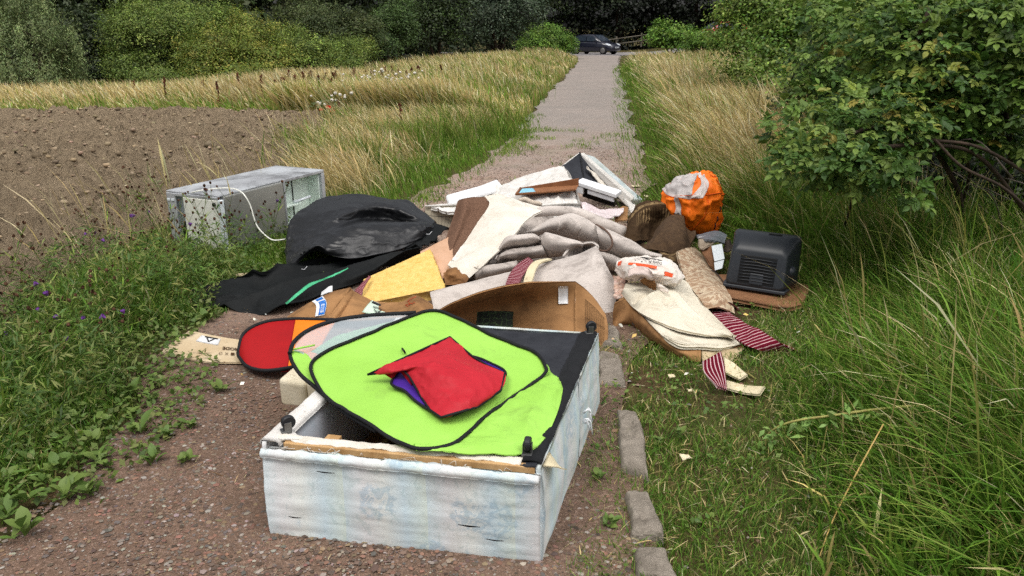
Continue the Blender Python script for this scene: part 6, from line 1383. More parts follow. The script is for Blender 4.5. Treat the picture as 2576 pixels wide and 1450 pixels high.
def tent_window(name, th0, th1, ph0, ph1, mat, k=1.014, curve=0.0):
    th = th0 + (th1 - th0) * wu; ph = ph0 + (ph1 - ph0) * wv + curve * np.sin(math.pi * wu)
    V_, q_, uv_ = sheet_geo(tent_pt(th, ph, k), 0.0); obj(name, V_, q_, mat, ot, smooth=True)
TAPE = plain("white mesh tape", srgb(214, 204, 200), srgb(196, 184, 180), 10, 0.6)
tent_window("mesh_window", 0.10, 1.25, -3.9, -1.75, GREYMESH, 1.02, -0.1)
tent_window("window_tape", 0.08, 1.28, -1.85, -1.5, TAPE, 1.028, 0.3)
tent_window("window_tape", 1.18, 1.30, -3.6, -1.8, TAPE, 1.026, 0.0)
tent_window("window_tape", 1.28, 2.2, -2.5, -2.25, TAPE, 1.026, 0.15)
for a0, tw in ((-1.75, 0.5), (-1.0, 0.7), (-0.5, 0.6)):
    ths = np.linspace(0.3, 2.7, 40); tube("wire_seam", tent_pt(ths, a0 + tw * np.sin(ths * 1.3), 1.012), 0.004, plain("dark orange seam", srgb(206, 86, 8), srgb(190, 76, 4), 10, 0.6), ot, 5)
phs = np.linspace(-3.2, 0.4, 50); tube("wire_seam", tent_pt(1.32 + 0.18 * np.sin(phs * 1.2), phs, 1.012), 0.004, plain("dark seam", srgb(206, 86, 8), srgb(190, 76, 4), 10, 0.6), ot, 5)
for k in range(3):
    p = tent_pt(np.array([1.5 + .2 * k]), np.array([-0.62 - .05 * k]), 1.012)[0]
    tube("black_tie", [p, p + (0.005, -.006, -.02), p + (-.004, -.006, -.045)], 0.005, TRIM, ot, 5)

# ---------------------------------------------------------------- patterned beige rug, part rolled
t = NT("beige damask rug"); v = t.coord()
c = t.mix(t.ramp(t.noise(v, 9, 2, 0.5, 3.5), [(0.47, 0.0), (0.52, 1.0)]), srgb(168, 140, 114), srgb(200, 182, 156))
c = t.mix(t.ramp(t.noise(v, 16, 3, 0.6, 2.0), [(0.55, 0.0), (0.62, 0.7)]), c, srgb(144, 112, 92))
t.color(c); t.rough(0.95, 0.1); t.bump(t.noise(v, 200, 3, 0.7), 0.4, 0.004)
RUG2 = t.m
r2_ = thing("beige_rug", "beige damask rug rolled up at its near end beside the television", "rug", Zp(z3, 880, 760, 0))
sheet("rug_face", [rowZ(z3, [(700, 560), (760, 540), (800, 540)], (.16, .14, .10)), rowZ(z3, [(720, 640), (800, 610), (880, 620)], (.13, .11, .06)), rowZ(z3, [(750, 720), (840, 690), (935, 710)], (.12, .11, .05)), rowZ(z3, [(800, 790), (890, 760), (985, 790)], (.12, .13, .08)), rowZ(z3, [(845, 845), (930, 815), (1010, 850)], (.13, .15, .10)), rowZ(z3, [(858, 880), (940, 870), (1020, 905)], (.10, .11, .06))], RUG2, r2_, (44, 30), 0.012, 0.006, 8, 91)
cr0 = Zp(z3, 935, 880, .07)
sp = [cr0 + np.array((math.cos(a) * r_ * 1.25, 0.0, math.sin(a) * r_ * 0.85)) for a, r_ in zip(np.linspace(0, 5.2 * math.pi, 60), np.linspace(0.066, 0.012, 60))]
gsp = np.array([[p + np.array((0.02, -.03, 0)) for p in sp], [p + np.array((-0.06, .12, .01)) for p in sp]])
V, q, uv = sheet_geo(gsp, 0.007); obj("rolled_end", V, q, plain("maroon-brown rug edge", srgb(104, 52, 46), srgb(78, 40, 34), 20, 0.95), r2_, smooth=True)

# ---------------------------------------------------------------- plaster bag on folded cream underlay over a flattened carton
fl = thing("flattened_carton", "flattened tan carton lying on the turf under the cream felt", "cardboard box", Zp(z3, 650, 1000, 0))
sheet("carton_top", [rowZ(z3, [(375, 830), (520, 760), (700, 760), (880, 830)], (.14, .15, .12, .06)), rowZ(z3, [(440, 870), (560, 850), (760, 850), (920, 920)], (.12, .13, .11, .06)), rowZ(z3, [(520, 960), (640, 950), (800, 960), (990, 1010)], (.09, .10, .09, .05)), rowZ(z3, [(600, 1040), (720, 1080), (850, 1095), (1080, 1095)], (.06, .06, .05, .03))], CARD, fl, (30, 34), 0.006, 0.006, 8, 92)
sheet("carton_edge", [rowZ(z3, [(362, 845), (430, 825), (475, 880), (545, 960), (625, 1040), (730, 1085), (835, 1100)], (.16, .15, .13, .11, .09, .075, .06)), rowZ(z3, [(352, 900), (425, 880), (470, 930), (548, 1005), (640, 1080), (740, 1125), (835, 1130)], (.10, .11, .09, .08, .06, .05, .04)), rowZ(z3, [(345, 965), (360, 985), (450, 975), (560, 1065), (700, 1142), (770, 1165), (832, 1172)], (.02, .012, .012, .012, .012, .012, .012))], CARD, fl, (24, 70), 0.006, 0.008, 9, 93)
sheet("carton_edge", [rowZ(z3, [(838, 1098), (950, 1100), (1080, 1092)], (.055, .05, .03)), rowZ(z3, [(840, 1150), (930, 1140), (1040, 1130)], (.03, .025, .02)), rowZ(z3, [(848, 1180), (930, 1175), (1015, 1165)], (.012, .012, .012))], CARD_PALE, fl, (10, 20), 0.005, 0.004, 12, 94)
cf = thing("cream_felt", "cream underlay felt folded over the flattened carton", "underlay", Zp(z3, 720, 950, 0))
zQ = page(1509.4, 679.2, 0.3994)
Lq = [(138, 150), (195, 225), (275, 282), (430, 350), (565, 392), (700, 415), (850, 432)]; Rq = [(160, 84), (290, 78), (440, 72), (532, 66), (610, 168), (705, 275), (852, 424)]
zl = [.15, .15, .14, .13, .115, .10, .075]; zr = [.17, .19, .19, .15, .12, .10, .07]
grid_ = []
for (a_, b_, z0_, z1_) in zip(Lq, Rq, zl, zr):
    grid_.append([Zp(zQ, *lerp(a_, b_, k), lerp(z0_, z1_, k) + .028 * math.sin(math.pi * k)) for k in np.linspace(0, 1, 7)])
def felt_folds(g):
    """a pinched crease across the upper end and long soft folds down the length"""
    nu_, nv_ = g.shape[:2]; S, T_ = np.meshgrid(np.linspace(0, 1, nv_), np.linspace(0, 1, nu_))
    z = 0.020 * np.exp(-((T_ - .27 - .16 * (S - .4)) / .035) ** 2) * smooth(.0, .2, S) * smooth(.85, .5, S)
    z -= 0.030 * np.exp(-((T_ - .20 - .10 * (S - .4)) / .03) ** 2) * smooth(.05, .3, S) * smooth(.8, .5, S)
    z += 0.014 * np.exp(-((S - .35 - .25 * (T_ - .5)) / .05) ** 2) * smooth(.35, .5, T_) * smooth(1.0, .8, T_)
    z += 0.012 * np.exp(-((S - .62 - .1 * np.sin(6 * T_)) / .05) ** 2) * smooth(.3, .45, T_) * smooth(.9, .7, T_)
    z -= 0.014 * np.exp(-((T_ - .47 + .12 * S) / .03) ** 2) * smooth(.15, .35, S) * smooth(.75, .5, S)
    g = g.copy(); g[..., 2] += z; return g
sheet("felt", grid_, FELT_CREAM, cf, (110, 70), 0.014, 0.008, 8, 95, crease=0.25, extra=felt_folds)
Lb = [(270, 292), (325, 350), (400, 420), (505, 482), (640, 486), (760, 492), (886, 468)]
grid_ = [[Zp(zQ, *lerp(a_, lerp(b_, c_, .25), k), zz + (.012 * math.sin(math.pi * k) if k < 1 else -.01)) for k in np.linspace(0, 1, 5)] for a_, b_, c_, zz in zip(Lb, Lq, Rq, (.11, .105, .10, .085, .075, .065, .05))]
sheet("felt", grid_, FELT_CREAM, cf, (80, 30), 0.014, 0.006, 9, 96)
sheet("felt", [rowZ(zQ, [(400, 420), (510, 468), (640, 470), (760, 474), (880, 460)], (.10, .092, .08, .07, .055)), rowZ(zQ, [(405, 428), (508, 480), (640, 482), (760, 486), (890, 466)], (.085, .075, .065, .058, .045)), rowZ(zQ, [(440, 440), (512, 492), (640, 490), (760, 496), (885, 474)], (.06, .052, .045, .04, .03))], FELT_CREAM, cf, (10, 60), 0.008, 0.003, 10, 97)
bg_ = thing("plaster_bag", "split white plaster bag with orange print lying on the cream felt", "bag", Zp(zP, 900, 700, 0))
t_ = plain("dusty paper sack", srgb(232, 226, 218), srgb(218, 208, 198), 6, 0.7, 0.3, 30, 0.006, 0.3, stain=srgb(214, 188, 172), stain_scale=5, stain_lo=.52)
_, bgp = sheet("sack", [
    rowZ(zP, [(330, 345), (600, 250), (900, 262), (1200, 305), (1500, 410), (1770, 690)], (.26, .27, .28, .28, .27, .24)),
    rowZ(zP, [(262, 430), (540, 370), (850, 385), (1150, 440), (1460, 520), (1780, 715)], (.27, .31, .33, .33, .31, .25)),
    rowZ(zP, [(245, 540), (500, 520), (800, 560), (1100, 610), (1420, 670), (1730, 790)], (.24, .29, .31, .31, .29, .24)),
    rowZ(zP, [(280, 650), (500, 680), (780, 720), (1070, 780), (1380, 830), (1680, 870)], (.21, .25, .26, .26, .25, .22)),
    rowZ(zP, [(330, 740), (520, 790), (790, 830), (1080, 890), (1370, 940), (1610, 950)], (.18, .20, .20, .20, .20, .19))], t_, bg_, (64, 80), 0.006, 0.013, 10, 97, crease=0.7)
ORP = plain("orange print", srgb(232, 96, 52), srgb(222, 84, 44), 12, 0.6, 0.0)
decal("print", bgp, 0.20, 0.34, 0.62, 0.42, ORP, bg_, 0.007, 10)
decal("print", bgp, 0.02, 0.20, 0.075, 0.48, ORP, bg_, 0.008, 8)
decal("print", bgp, 0.74, 0.46, 0.86, 0.60, ORP, bg_, 0.008, 8)
decal("print", bgp, 0.26, 0.085, 0.72, 0.115, INK, bg_, 0.007, 10)
lettering("print", "Thistle Multi-Finish", on(bgp, 0.28, 0.17, 0.68, 0.28, 0.008, True), INK, bg_)
sheet("torn_paper", [rowZ(zP, [(520, 560), (700, 480), (900, 500), (1060, 600)], (.33, .34, .345, .34)), rowZ(zP, [(520, 700), (700, 660), (900, 680), (1080, 720)], (.30, .31, .31, .30)), rowZ(zP, [(530, 790), (680, 820), (850, 760), (1100, 850)], (.26, .25, .27, .25))], plain("thin inner paper", srgb(216, 200, 194), srgb(200, 180, 172), 8, 0.7), bg_, (24, 30), 0.002, 0.016, 14, 98, ragged=.03)
sheet("torn_paper", [rowZ(zP, [(760, 790), (950, 700), (1090, 760)], (.27, .285, .28)), rowZ(zP, [(830, 870), (980, 820), (1130, 900)], (.245, .26, .25)), rowZ(zP, [(980, 960), (1060, 1010), (1130, 990)], (.21, .21, .21))], BRPAPER, bg_, (18, 18), 0.002, 0.018, 22, 99)
sheet("torn_paper", [rowZ(zP, [(1160, 860), (1280, 900), (1420, 1010)], (.25, .24, .22)), rowZ(zP, [(1150, 980), (1260, 1020), (1390, 1090)], (.215, .21, .2))], t_, bg_, (10, 16), 0.003, 0.012, 24, 100)
r = np.random.default_rng(17); n = 150
k = r.random(n); pp = np.array([Zp(zP, 230 + 180 * a, 720 + 480 * b, 0.16 - .06 * b) for a, b in zip(r.random(n), k)])
pk = scatter_stones("plaster_lumps", pp, 0.006 + 0.016 * r.random(n) ** 2, pick([srgb(222, 188, 170), srgb(232, 204, 188)], n, r, 0.05), STONE, 0.8, 9)
tag(pk, "pink plaster spilling from the split bag", "plaster", None, 'stuff')
sp_ = sheet("plaster_spill", [rowZ(zP, [(130, 720), (300, 700), (480, 720)], (.12, .15, .17)), rowZ(zP, [(160, 900), (300, 860), (460, 900)], (.09, .13, .15)), rowZ(zP, [(200, 1200), (300, 1160), (420, 1170)], (.04, .08, .1))], plain("pink plaster", srgb(220, 184, 166), srgb(206, 168, 150), 20, 0.95, 0.5, 60, 0.01), None, (20, 20), 0.02, 0.02, 14, 101)[0]
tag(sp_, "pink heap of spilt plaster beside the split bag", "plaster")

# ---------------------------------------------------------------- television on a board
bd = sheet("wood_board", [rowZ(zT, [(350, 800), (900, 800), (1400, 840), (1640, 890), (1930, 985)], (.05, .05, .05, .055, .06)), rowZ(zT, [(190, 920), (700, 980), (1200, 1060), (1640, 1130), (1890, 1120)], (.045, .05, .05, .05, .055)), rowZ(zT, [(165, 1060), (620, 1170), (1100, 1265), (1520, 1340), (1790, 1300)], (.035, .045, .045, .045, .05))], BOARD, None, (16, 40), 0.02, 0.004, 8, 111)[0]
tag(bd, "damp brown chipboard panel lying in the grass under the television", "board")
tv = thing("television", "black tube television on a brown board, its back to the camera", "television", Zp(zT, 1050, 1060, 0.06))
TVB = plain("charcoal plastic casing", srgb(44, 48, 54), srgb(36, 40, 46), 3, 0.42, 0.08, 260, 0.001, 0.45)
TVG = plain("black vent plastic", srgb(18, 19, 21), srgb(14, 15, 17), 6, 0.5, 0.05)
o = Zp(zT, 1000, 1090, 0.062)                                            # middle of the near lower edge
yaw = math.radians(-30); ex = np.array((math.cos(yaw), math.sin(yaw), 0)); ey = np.array((-math.sin(yaw), math.cos(yaw), 0))
ex_t = ex + up * 0.0
def tvp(x, y, z): return o + ex * x * .91 + ey * y * .91 + up * z * .90
def rrect(x0, x1, z0, z1, rad, y, n=6, lean=0.0):
    pts = []
    for (cx, cz, a0) in ((x1 - rad, z1 - rad, 0), (x0 + rad, z1 - rad, 90), (x0 + rad, z0 + rad, 180), (x1 - rad, z0 + rad, 270)):
        for k in range(n):
            a = math.radians(a0 + 90 * k / (n - 1)); zz = cz + rad * math.sin(a)
            pts.append(tvp(cx + rad * math.cos(a), y + lean * zz, zz))
    return pts
def tvring(x0, x1, z0, z1, rad, y, lean=0.0, taper=0.0):
    R_ = np.array(rrect(x0, x1, z0, z1, rad, y, lean=lean)); rel = R_ - o
    xx = rel @ ex; zz = rel[:, 2]
    return R_ - ex[None] * (xx * taper * np.clip(zz / 0.35, 0, 1.1))[:, None]
rings("casing", [tvring(-.185, .185, .045, .250, .03, 0.020, .30, .14), tvring(-.195, .195, .030, .268, .035, 0.022, .30, .14), tvring(-.203, .203, .010, .292, .05, 0.05, .26, .13), tvring(-.212, .212, .004, .322, .06, 0.13, .12, .09), tvring(-.220, .220, .0, .345, .05, 0.22, .04, .05), tvring(-.228, .228, .0, .352, .035, 0.28, 0, .02), tvring(-.228, .228, .0, .352, .03, 0.32)], TVB, tv)
rings("screen", [rrect(-.195, .195, .04, .32, .03, 0.321), rrect(-.19, .19, .045, .315, .03, 0.327)], BLACKPL, tv)
fy_ = lambda z, off=0.0: 0.0195 + 0.30 * z - off
hexa("vent_panel", [tvp(-.115, fy_(.05, .003), .05), tvp(.125, fy_(.05, .003), .05), tvp(.125, fy_(.05) + .004, .05), tvp(-.115, fy_(.05) + .004, .05), tvp(-.115, fy_(.232, .003), .232), tvp(.125, fy_(.232, .003), .232), tvp(.125, fy_(.232) + .004, .232), tvp(-.115, fy_(.232) + .004, .232)], TVG, tv, 0.002)
for k in range(8):
    z = .068 + k * .020
    tube("vent_slat", [tvp(-.112, fy_(z, .006), z), tvp(0, fy_(z, .010), z + .006), tvp(.122, fy_(z, .006), z)], 0.0035, TVB, tv, 5, smooth_n=8)
hexa("socket_plate", [tvp(-.035, fy_(.05, .010), .05), tvp(.055, fy_(.05, .010), .05), tvp(.055, fy_(.05), .05), tvp(-.035, fy_(.05), .05), tvp(-.035, fy_(.12, .010), .12), tvp(.055, fy_(.12, .010), .12), tvp(.055, fy_(.12), .12), tvp(-.035, fy_(.12), .12)], TVB, tv, 0.003)
for k in range(30):
    x = -.09 + k * .0065
    p0, p1 = tvp(x, fy_(.285, .0) + 0.004, .292), tvp(x, .075 + .06, .330)
    tube("vent_slot", [tvp(x, .128, .268), tvp(x, .150, .303)], 0.0012, TVG, tv, 3)
hexa("base_band", [tvp(-.205, .022, .004), tvp(.205, .022, .004), tvp(.218, .12, .002), tvp(-.218, .12, .002), tvp(-.208, .028, .028), tvp(.208, .028, .028), tvp(.222, .12, .028), tvp(-.222, .12, .028)], TVB, tv, 0.006)
rings("side_knob", [[tvp(x_, .17 + math.cos(a) * r_, .13 + math.sin(a) * r_) for a in ang] for x_, r_ in ((.195, .05), (.222, .038), (.233, .02), (.235, .004))], TVB, tv)
hexa("input_cover", box_corners(tvp(0.06, .27, .353), ex * .04, ey * .012, up * .002), TVG, tv, 0.001)
tube("mains_lead", [tvp(-.19, .03, .02), Zp(zT, 380, 745, .065), Zp(zT, 220, 830, .07), Zp(zT, 190, 920, .065), Zp(zT, 300, 1010, .062), Zp(zT, 600, 1190, .06), Zp(zT, 640, 1240, .02)], 0.004, BLACKPL, tv, 5, smooth_n=40)
wl = thing("broken_panel", "broken white and grey chipboard shelf behind the television", "board", at_z(1800, 640, 0))
sheet("grey_board", [rowY(zT, [(100, 175), (280, 120), (450, 95), (600, 165)], (5.55, 5.62, 5.65, 5.6)), rowY(zT, [(150, 210), (300, 190), (450, 200), (570, 240)], (5.42, 5.42, 5.44, 5.46)), rowY(zT, [(230, 230), (330, 240), (440, 265), (560, 300)], (5.34, 5.32, 5.34, 5.38))], plain("grey laminate", srgb(112, 118, 124), srgb(96, 102, 108), 6, 0.5, stain=srgb(226, 226, 226), stain_scale=7, stain_lo=.6, stain_hi=.63), wl, (14, 20), 0.010, 0.006, 9, 112, ragged=0.02)
sheet("torn_core", [rowY(zT, [(140, 230), (260, 245), (440, 270)], 5.36), rowY(zT, [(140, 310), (240, 330), (330, 310)], 5.30), rowY(zT, [(165, 380), (210, 385), (260, 350)], 5.26)], plain("torn chipboard core", srgb(170, 156, 138), srgb(146, 130, 112), 14, 0.95, 0.5, 50), wl, (12, 14), 0.010, 0.01, 16, 113)
hexa("white_strip", [Yp(zT, 392, 590, 5.12), Yp(zT, 560, 548, 5.12), Yp(zT, 560, 548, 5.16), Yp(zT, 392, 590, 5.16), Yp(zT, 345, 340, 5.26), Yp(zT, 515, 305, 5.26), Yp(zT, 515, 305, 5.30), Yp(zT, 345, 340, 5.30)], WHITEPL, wl, 0.003)
hexa("white_strip", [Yp(zT, 400, 735, 5.02), Yp(zT, 520, 700, 5.02), Yp(zT, 520, 700, 5.08), Yp(zT, 400, 735, 5.08), Yp(zT, 388, 605, 5.09), Yp(zT, 552, 560, 5.09), Yp(zT, 552, 560, 5.13), Yp(zT, 388, 605, 5.13)], WHITEPL, wl, 0.003)
sheet("dark_board", [rowY(zT, [(560, 260), (640, 230), (690, 330)], 5.5), rowY(zT, [(540, 420), (600, 440), (660, 400)], 5.4)], plain("dark torn board", srgb(70, 60, 54), srgb(50, 42, 38), 14, 0.95), wl, (8, 8), 0.008, 0.006, 14, 114)
sheet("brown_board", [rowY(zT, [(160, 400), (340, 330), (400, 470)], 5.3), rowY(zT, [(330, 640), (380, 700), (420, 740)], 5.1)], BOARD, wl, (8, 8), 0.010)

# ---------------------------------------------------------------- kerb stones
KERB = plain("weathered sandstone kerb", srgb(146, 137, 126), srgb(118, 110, 100), 14, 0.95, 0.9, 70, 0.012, 0.1, stain=srgb(178, 160, 130), stain_scale=3.5, stain_lo=.62, stain_hi=.66)
def kerb(label, quad, h=0.07, seed=1):
    h = h + 0.004
    """quad: four ground corners, near pair first"""
    c = np.array([at_z(u, v, 0.0) for u, v in quad])
    n = 14
    g = Patch([[c[0], lerp(c[0], c[1], .5), c[1]], [lerp(c[0], c[3], .5), c.mean(0), lerp(c[1], c[2], .5)], [c[3], lerp(c[2], c[3], .5), c[2]]]).grid(60, 34)
    U_, W2 = np.meshgrid(np.linspace(-1, 1, 34), np.linspace(-1, 1, 60))
    g[..., 0] += 0.05 * (fbm3(g + 3, 7, seed + 4, 3) - .5) * np.abs(U_) ** 2; g[..., 1] += 0.05 * (fbm3(g + 9, 7, seed + 6, 3) - .5) * np.abs(W2) ** 2
    U_ = np.clip(U_ * (1 + 0.16 * (fbm3(g, 9, seed + 8, 3) - .5)), -1, 1); W2 = np.clip(W2 * (1 + 0.10 * (fbm3(g, 9, seed + 9, 3) - .5)), -1, 1)
    prof = (1 - np.abs(U_) ** 10) * (1 - np.abs(W2) ** 16)
    chip = np.clip(fbm3(g, 11, seed + 12, 3) - .56, 0, 1)
    g[..., 2] = -0.03 + (h + 0.03) * np.clip(prof, 0, 1) ** 0.35 + 0.020 * (fbm3(g, 22, seed, 4) - .5) - 0.10 * chip
    V, q, uv = sheet_geo(g, 0.0)
    o = obj("kerb_stone", V, q, KERB, None, uv=uv, smooth=True)
    return tag(o, label, "kerb stone", "kerb stones along the track")
kerb("long sandstone kerb block with pale scars, beside the divan's right side", [(1556, 1200), (1640, 1225), (1602, 1060), (1550, 1052)], 0.06, 3)
kerb("smooth grey kerb block, second from the picture's bottom edge", [(1582, 1372), (1672, 1370), (1634, 1268), (1576, 1262)], 0.055, 4)
kerb("kerb block cut by the picture's bottom edge", [(1600, 1480), (1715, 1495), (1680, 1412), (1596, 1408)], 0.05, 5)
kerb("flat kerb block with a pale patch behind the divan's corner", [(1500, 985), (1575, 985), (1560, 910), (1500, 900)], 0.05, 6)
kerb("kerb block half hidden by the open carton's right flap", [(1515, 885), (1570, 890), (1545, 838), (1530, 835)], 0.05, 7)
# ================================================================== cars, fence
def car(name, label, loc, heading, paint, glass_m, full=True):
    """five-door hatchback, heading: angle of its nose"""
    root = thing(name, label, "car", loc)
    hx, hy = math.cos(heading), math.sin(heading)
    fwd = np.array((hx, hy, 0)); lft = np.array((-hy, hx, 0)); base = np.array(loc, dtype=float)
    P = lambda x, y, z: base + fwd * x + lft * y + np.array((0, 0, z))
    def ring(x, zl, zh, w, wt, n=5):
        """cross-section: sill zl, shoulder zh"""
        return [P(x, -w * 0.92, zl), P(x, -w, zl + 0.12), P(x, -w, zh - 0.16), P(x, -wt, zh - 0.02), P(x, -wt * .6, zh), P(x, wt * .6, zh), P(x, wt, zh - 0.02), P(x, w, zh - 0.16), P(x, w, zl + 0.12), P(x, w * 0.92, zl)]
    body = rings("body", [ring(-2.0, .42, .86, .62, .55), ring(-1.9, .26, .95, .76, .66), ring(-1.4, .2, .98, .84, .76), ring(-.6, .19, .96, .845, .78), ring(.4, .19, .94, .845, .78), ring(1.0, .2, .93, .84, .74), ring(1.45, .22, .86, .82, .70), ring(1.8, .24, .74, .76, .62), ring(1.97, .3, .62, .62, .5)], paint, root)
    cab = lambda x, w, z: [P(x, -w, z), P(x, w, z)]
    sec = [(-1.88, .95, .62, .66), (-1.62, 1.28, .56, .66), (-1.3, 1.44, .55, .74), (-.5, 1.49, .56, .76), (.15, 1.46, .55, .76), (.55, 1.25, .60, .77), (1.02, .94, .68, .76)]
    R_ = [[P(x, -wb, .90), P(x, -(wb + wt) / 2 - .01, (0.90 + z) / 2), P(x, -wt, z - .03), P(x, -wt * .7, z), P(x, wt * .7, z), P(x, wt, z - .03), P(x, (wb + wt) / 2 + .01, (.90 + z) / 2), P(x, wb, .90)] for x, z, wt, wb in sec]
    rings("cabin", R_, paint, root)
    def pane(nm, pts, m=glass_m, th=0.012):
        p = np.array([P(*a) for a in pts]); n = np.cross(p[1] - p[0], p[-1] - p[0]); n /= np.linalg.norm(n)
        V = np.concatenate([p + n * th, p - n * th]); k = len(p)
        f = [tuple(range(k)), tuple(range(2 * k - 1, k - 1, -1))] + [(i, (i + 1) % k, (i + 1) % k + k, i + k) for i in range(k)]
        return obj(nm, V, f, m, root)
    pane("windscreen", [(.98, -.66, .98), (.98, .66, .98), (.24, .52, 1.425), (.24, -.52, 1.425)], th=0.03)
    for s_ in (-1, 1):
        pane("window", [(.62, s_ * .765, .97), (-.32, s_ * .775, .98), (-.32, s_ * .645, 1.40), (.10, s_ * .64, 1.38), (.40, s_ * .67, 1.26)][::s_ * -1], th=0.02)
        pane("window", [(-.40, s_ * .775, .98), (-1.28, s_ * .755, 1.0), (-1.38, s_ * .66, 1.24), (-1.10, s_ * .64, 1.37), (-.40, s_ * .645, 1.40)][::s_ * -1], th=0.02)
        hl = [P(1.50 + .30 * a, s_ * (.60 + .2 * math.sqrt(max(0, 1 - (2 * a - 1) ** 2)) * .6), .70 + .09 * b) for a in (0, .5, 1) for b in (-1, 1)]
        ang_ = np.linspace(0, 2 * math.pi, 12, endpoint=False)
        rings("headlight", [[P(1.62 + math.cos(a) * .24 * k - .05 * math.sin(a), s_ * (.70 + o_ - .05 * math.cos(a)), .735 + math.sin(a) * .085 * k + .02 * math.cos(a) * -2) for a in ang_] for o_, k in ((-.06, 1.0), (.045, 1.0), (.07, .8), (.08, .3))], HEADL, root)
        box("mirror", P(.55, s_ * .90, 1.0), fwd * .05, lft * .09, np.array((0, 0, .06)), paint, root, 0.02, 2)
        for x in (1.22, -1.28):
            w_ = rings("wheel", [[P(x + math.cos(a) * r_, s_ * yy, .30 + math.sin(a) * r_) for a in np.linspace(0, 2 * math.pi, 18, endpoint=False)] for yy, r_ in ((.66, .29), (.68, .305), (.84, .305), (.86, .28), (.86, .2))], TYRE, root)
            rings("rim", [[P(x + math.cos(a) * r_, s_ * yy, .30 + math.sin(a) * r_) for a in np.linspace(0, 2 * math.pi, 18, endpoint=False)] for yy, r_ in ((.855, .21), (.868, .2), (.866, .06), (.875, .04))], RIM, w_)
    box("grille", P(1.955, 0, .44), fwd * .03, lft * .42, np.array((0, 0, .06)), BLACKPL, root, 0.01)
    pl_ = box("number_plate", P(2.0, 0, .53), fwd * .006, lft * .27, np.array((0, 0, .055)), WHITEPL, root, 0.0)
    lettering("print", "WK58 XAL", lambda s, t: P(2.012, .24 - .48 * (1 - s) if False else -.24 + .48 * s, .49 + .08 * t), INK, pl_, bold=True)
    box("tail_light", P(-1.86, -.66, .98), fwd * .05, lft * .06, np.array((0, 0, .16)), REDB, root, 0.02)
    return root
HEADL = plain("headlight lens", srgb(226, 232, 238), srgb(210, 218, 226), 8, 0.15, 0.0, spec=0.6)
TYRE = plain("tyre rubber", srgb(34, 34, 35), srgb(26, 26, 27), 20, 0.8, 0.1)
RIM = plain("alloy rim", srgb(150, 148, 146), srgb(120, 118, 116), 14, 0.35, 0.0, metal=0.6)
def paint_mat(name, c):
    t = NT(name); t.color(c); t.rough(0.25, 0.5); t.p.inputs['Coat Weight'].default_value = 0.7; t.p.inputs['Coat Roughness'].default_value = 0.08
    v = t.coord(); t.l(t.ramp(t.noise(v, 3, 4, 0.6), [(0.3, 0.22), (0.7, 0.34)]), t.p.inputs['Roughness']); return t.m
t = NT("tinted car glass"); t.color(srgb(44, 54, 66)); t.rough(0.06, 0.8); t.p.inputs['Metallic'].default_value = 0.1
GLASS1 = t.m
cx0, cy0 = 6.55, 65.4
car("parked_car", "dark blue hatchback at the far end of the track", (cx0, cy0, float(tz(cx0, cy0)) + 0.03), math.radians(-38), paint_mat("dark blue car paint", srgb(10, 14, 34)), GLASS1)
rx0, ry0 = 15.2, 57.5
zt_ = at_y(1812, 54, ry0)[2] - 1.49
car("red_car", "red car mostly hidden behind the bushes on the right", (at_y(1812, 54, ry0)[0], ry0, zt_), math.radians(190), paint_mat("red car paint", srgb(168, 30, 28)), GLASS1)
fn = thing("post_fence", "wooden post and rail fence behind the blue car", "fence", at_y(1552, 113, 72) * np.array((1, 1, 0)))
FW = plain("weathered fence timber", srgb(112, 106, 94), srgb(90, 85, 75), 8, 0.9, 0.3, 40)
fpost = [at_y(u, 70, 72.0)[0] for u in (1395, 1442, 1497, 1552, 1615, 1672)]
ftop = [at_y(u, v, 72.0)[2] for u, v in ((1395, 106), (1442, 104), (1497, 100), (1552, 94), (1615, 85), (1672, 78))]
for x, zt1 in zip(fpost, ftop):
    box("post", (x, 72, zt1 - 0.52), (.07, 0, 0), (0, .05, 0), (0, 0, .58), FW, fn, 0.01)
for i in range(5):
    for dz in (-0.14, -0.58):
        tube("rail", [(fpost[i] - .05, 71.93, ftop[i] + dz), (fpost[i + 1] + .05, 71.93, ftop[i + 1] + dz)], 0.045, FW, fn, 4)

# ================================================================== wild rose hedge on the right
def leaflet(L, W, fold=0.25, curl=0.15):
    c0, c1, c2 = (0, 0, 0), (0, L * .5, -curl * L * .25), (0, L, -curl * L)
    V = [c0, c1, c2]
    for s_ in (-1, 1):
        V += [(s_ * W * .42, L * .28, fold * W * .42), (s_ * W * .48, L * .62, fold * W * .48 - curl * L * .3)]
    F = [(0, 3, 1), (3, 4, 1), (4, 2, 1), (0, 1, 5), (5, 1, 6), (6, 1, 2)]
    return np.array(V, dtype=float), F
def spray(nl, L, r):
    """a compound leaf: paired leaflets along a stalk, in its own space (stalk along +Y)"""
    Vs, Fs, o = [], [], 0
    st = L * (0.55 + 0.42 * (nl // 2))
    tv, tq = tube_geo([(0, 0, 0), (0, st * .5, -.004), (0, st, -.012)], 0.0012, 3)
    Vs.append(tv); Fs += [tuple(f) for f in tq]; o += len(tv)
    spots = [(st, 0.0)] + [(st * (0.30 + 0.62 * k / max(1, nl // 2)), s_ * (1.0 + .15 * r.random())) for k in range(nl // 2) for s_ in (-1, 1)]
    for y0, az in spots:
        v, f = leaflet(L * r.uniform(.8, 1.1), L * r.uniform(.55, .68), r.uniform(.1, .4), r.uniform(.05, .35))
        ca, sa = math.cos(az), math.sin(az)
        v = np.stack([v[:, 0] * ca + v[:, 1] * sa, -v[:, 0] * sa + v[:, 1] * ca, v[:, 2]], -1) + np.array((0, y0, -.012 * y0 / st))
        Vs.append(v); Fs += [tuple(i + o for i in t_) for t_ in f]; o += len(v)
    return np.concatenate(Vs), Fs
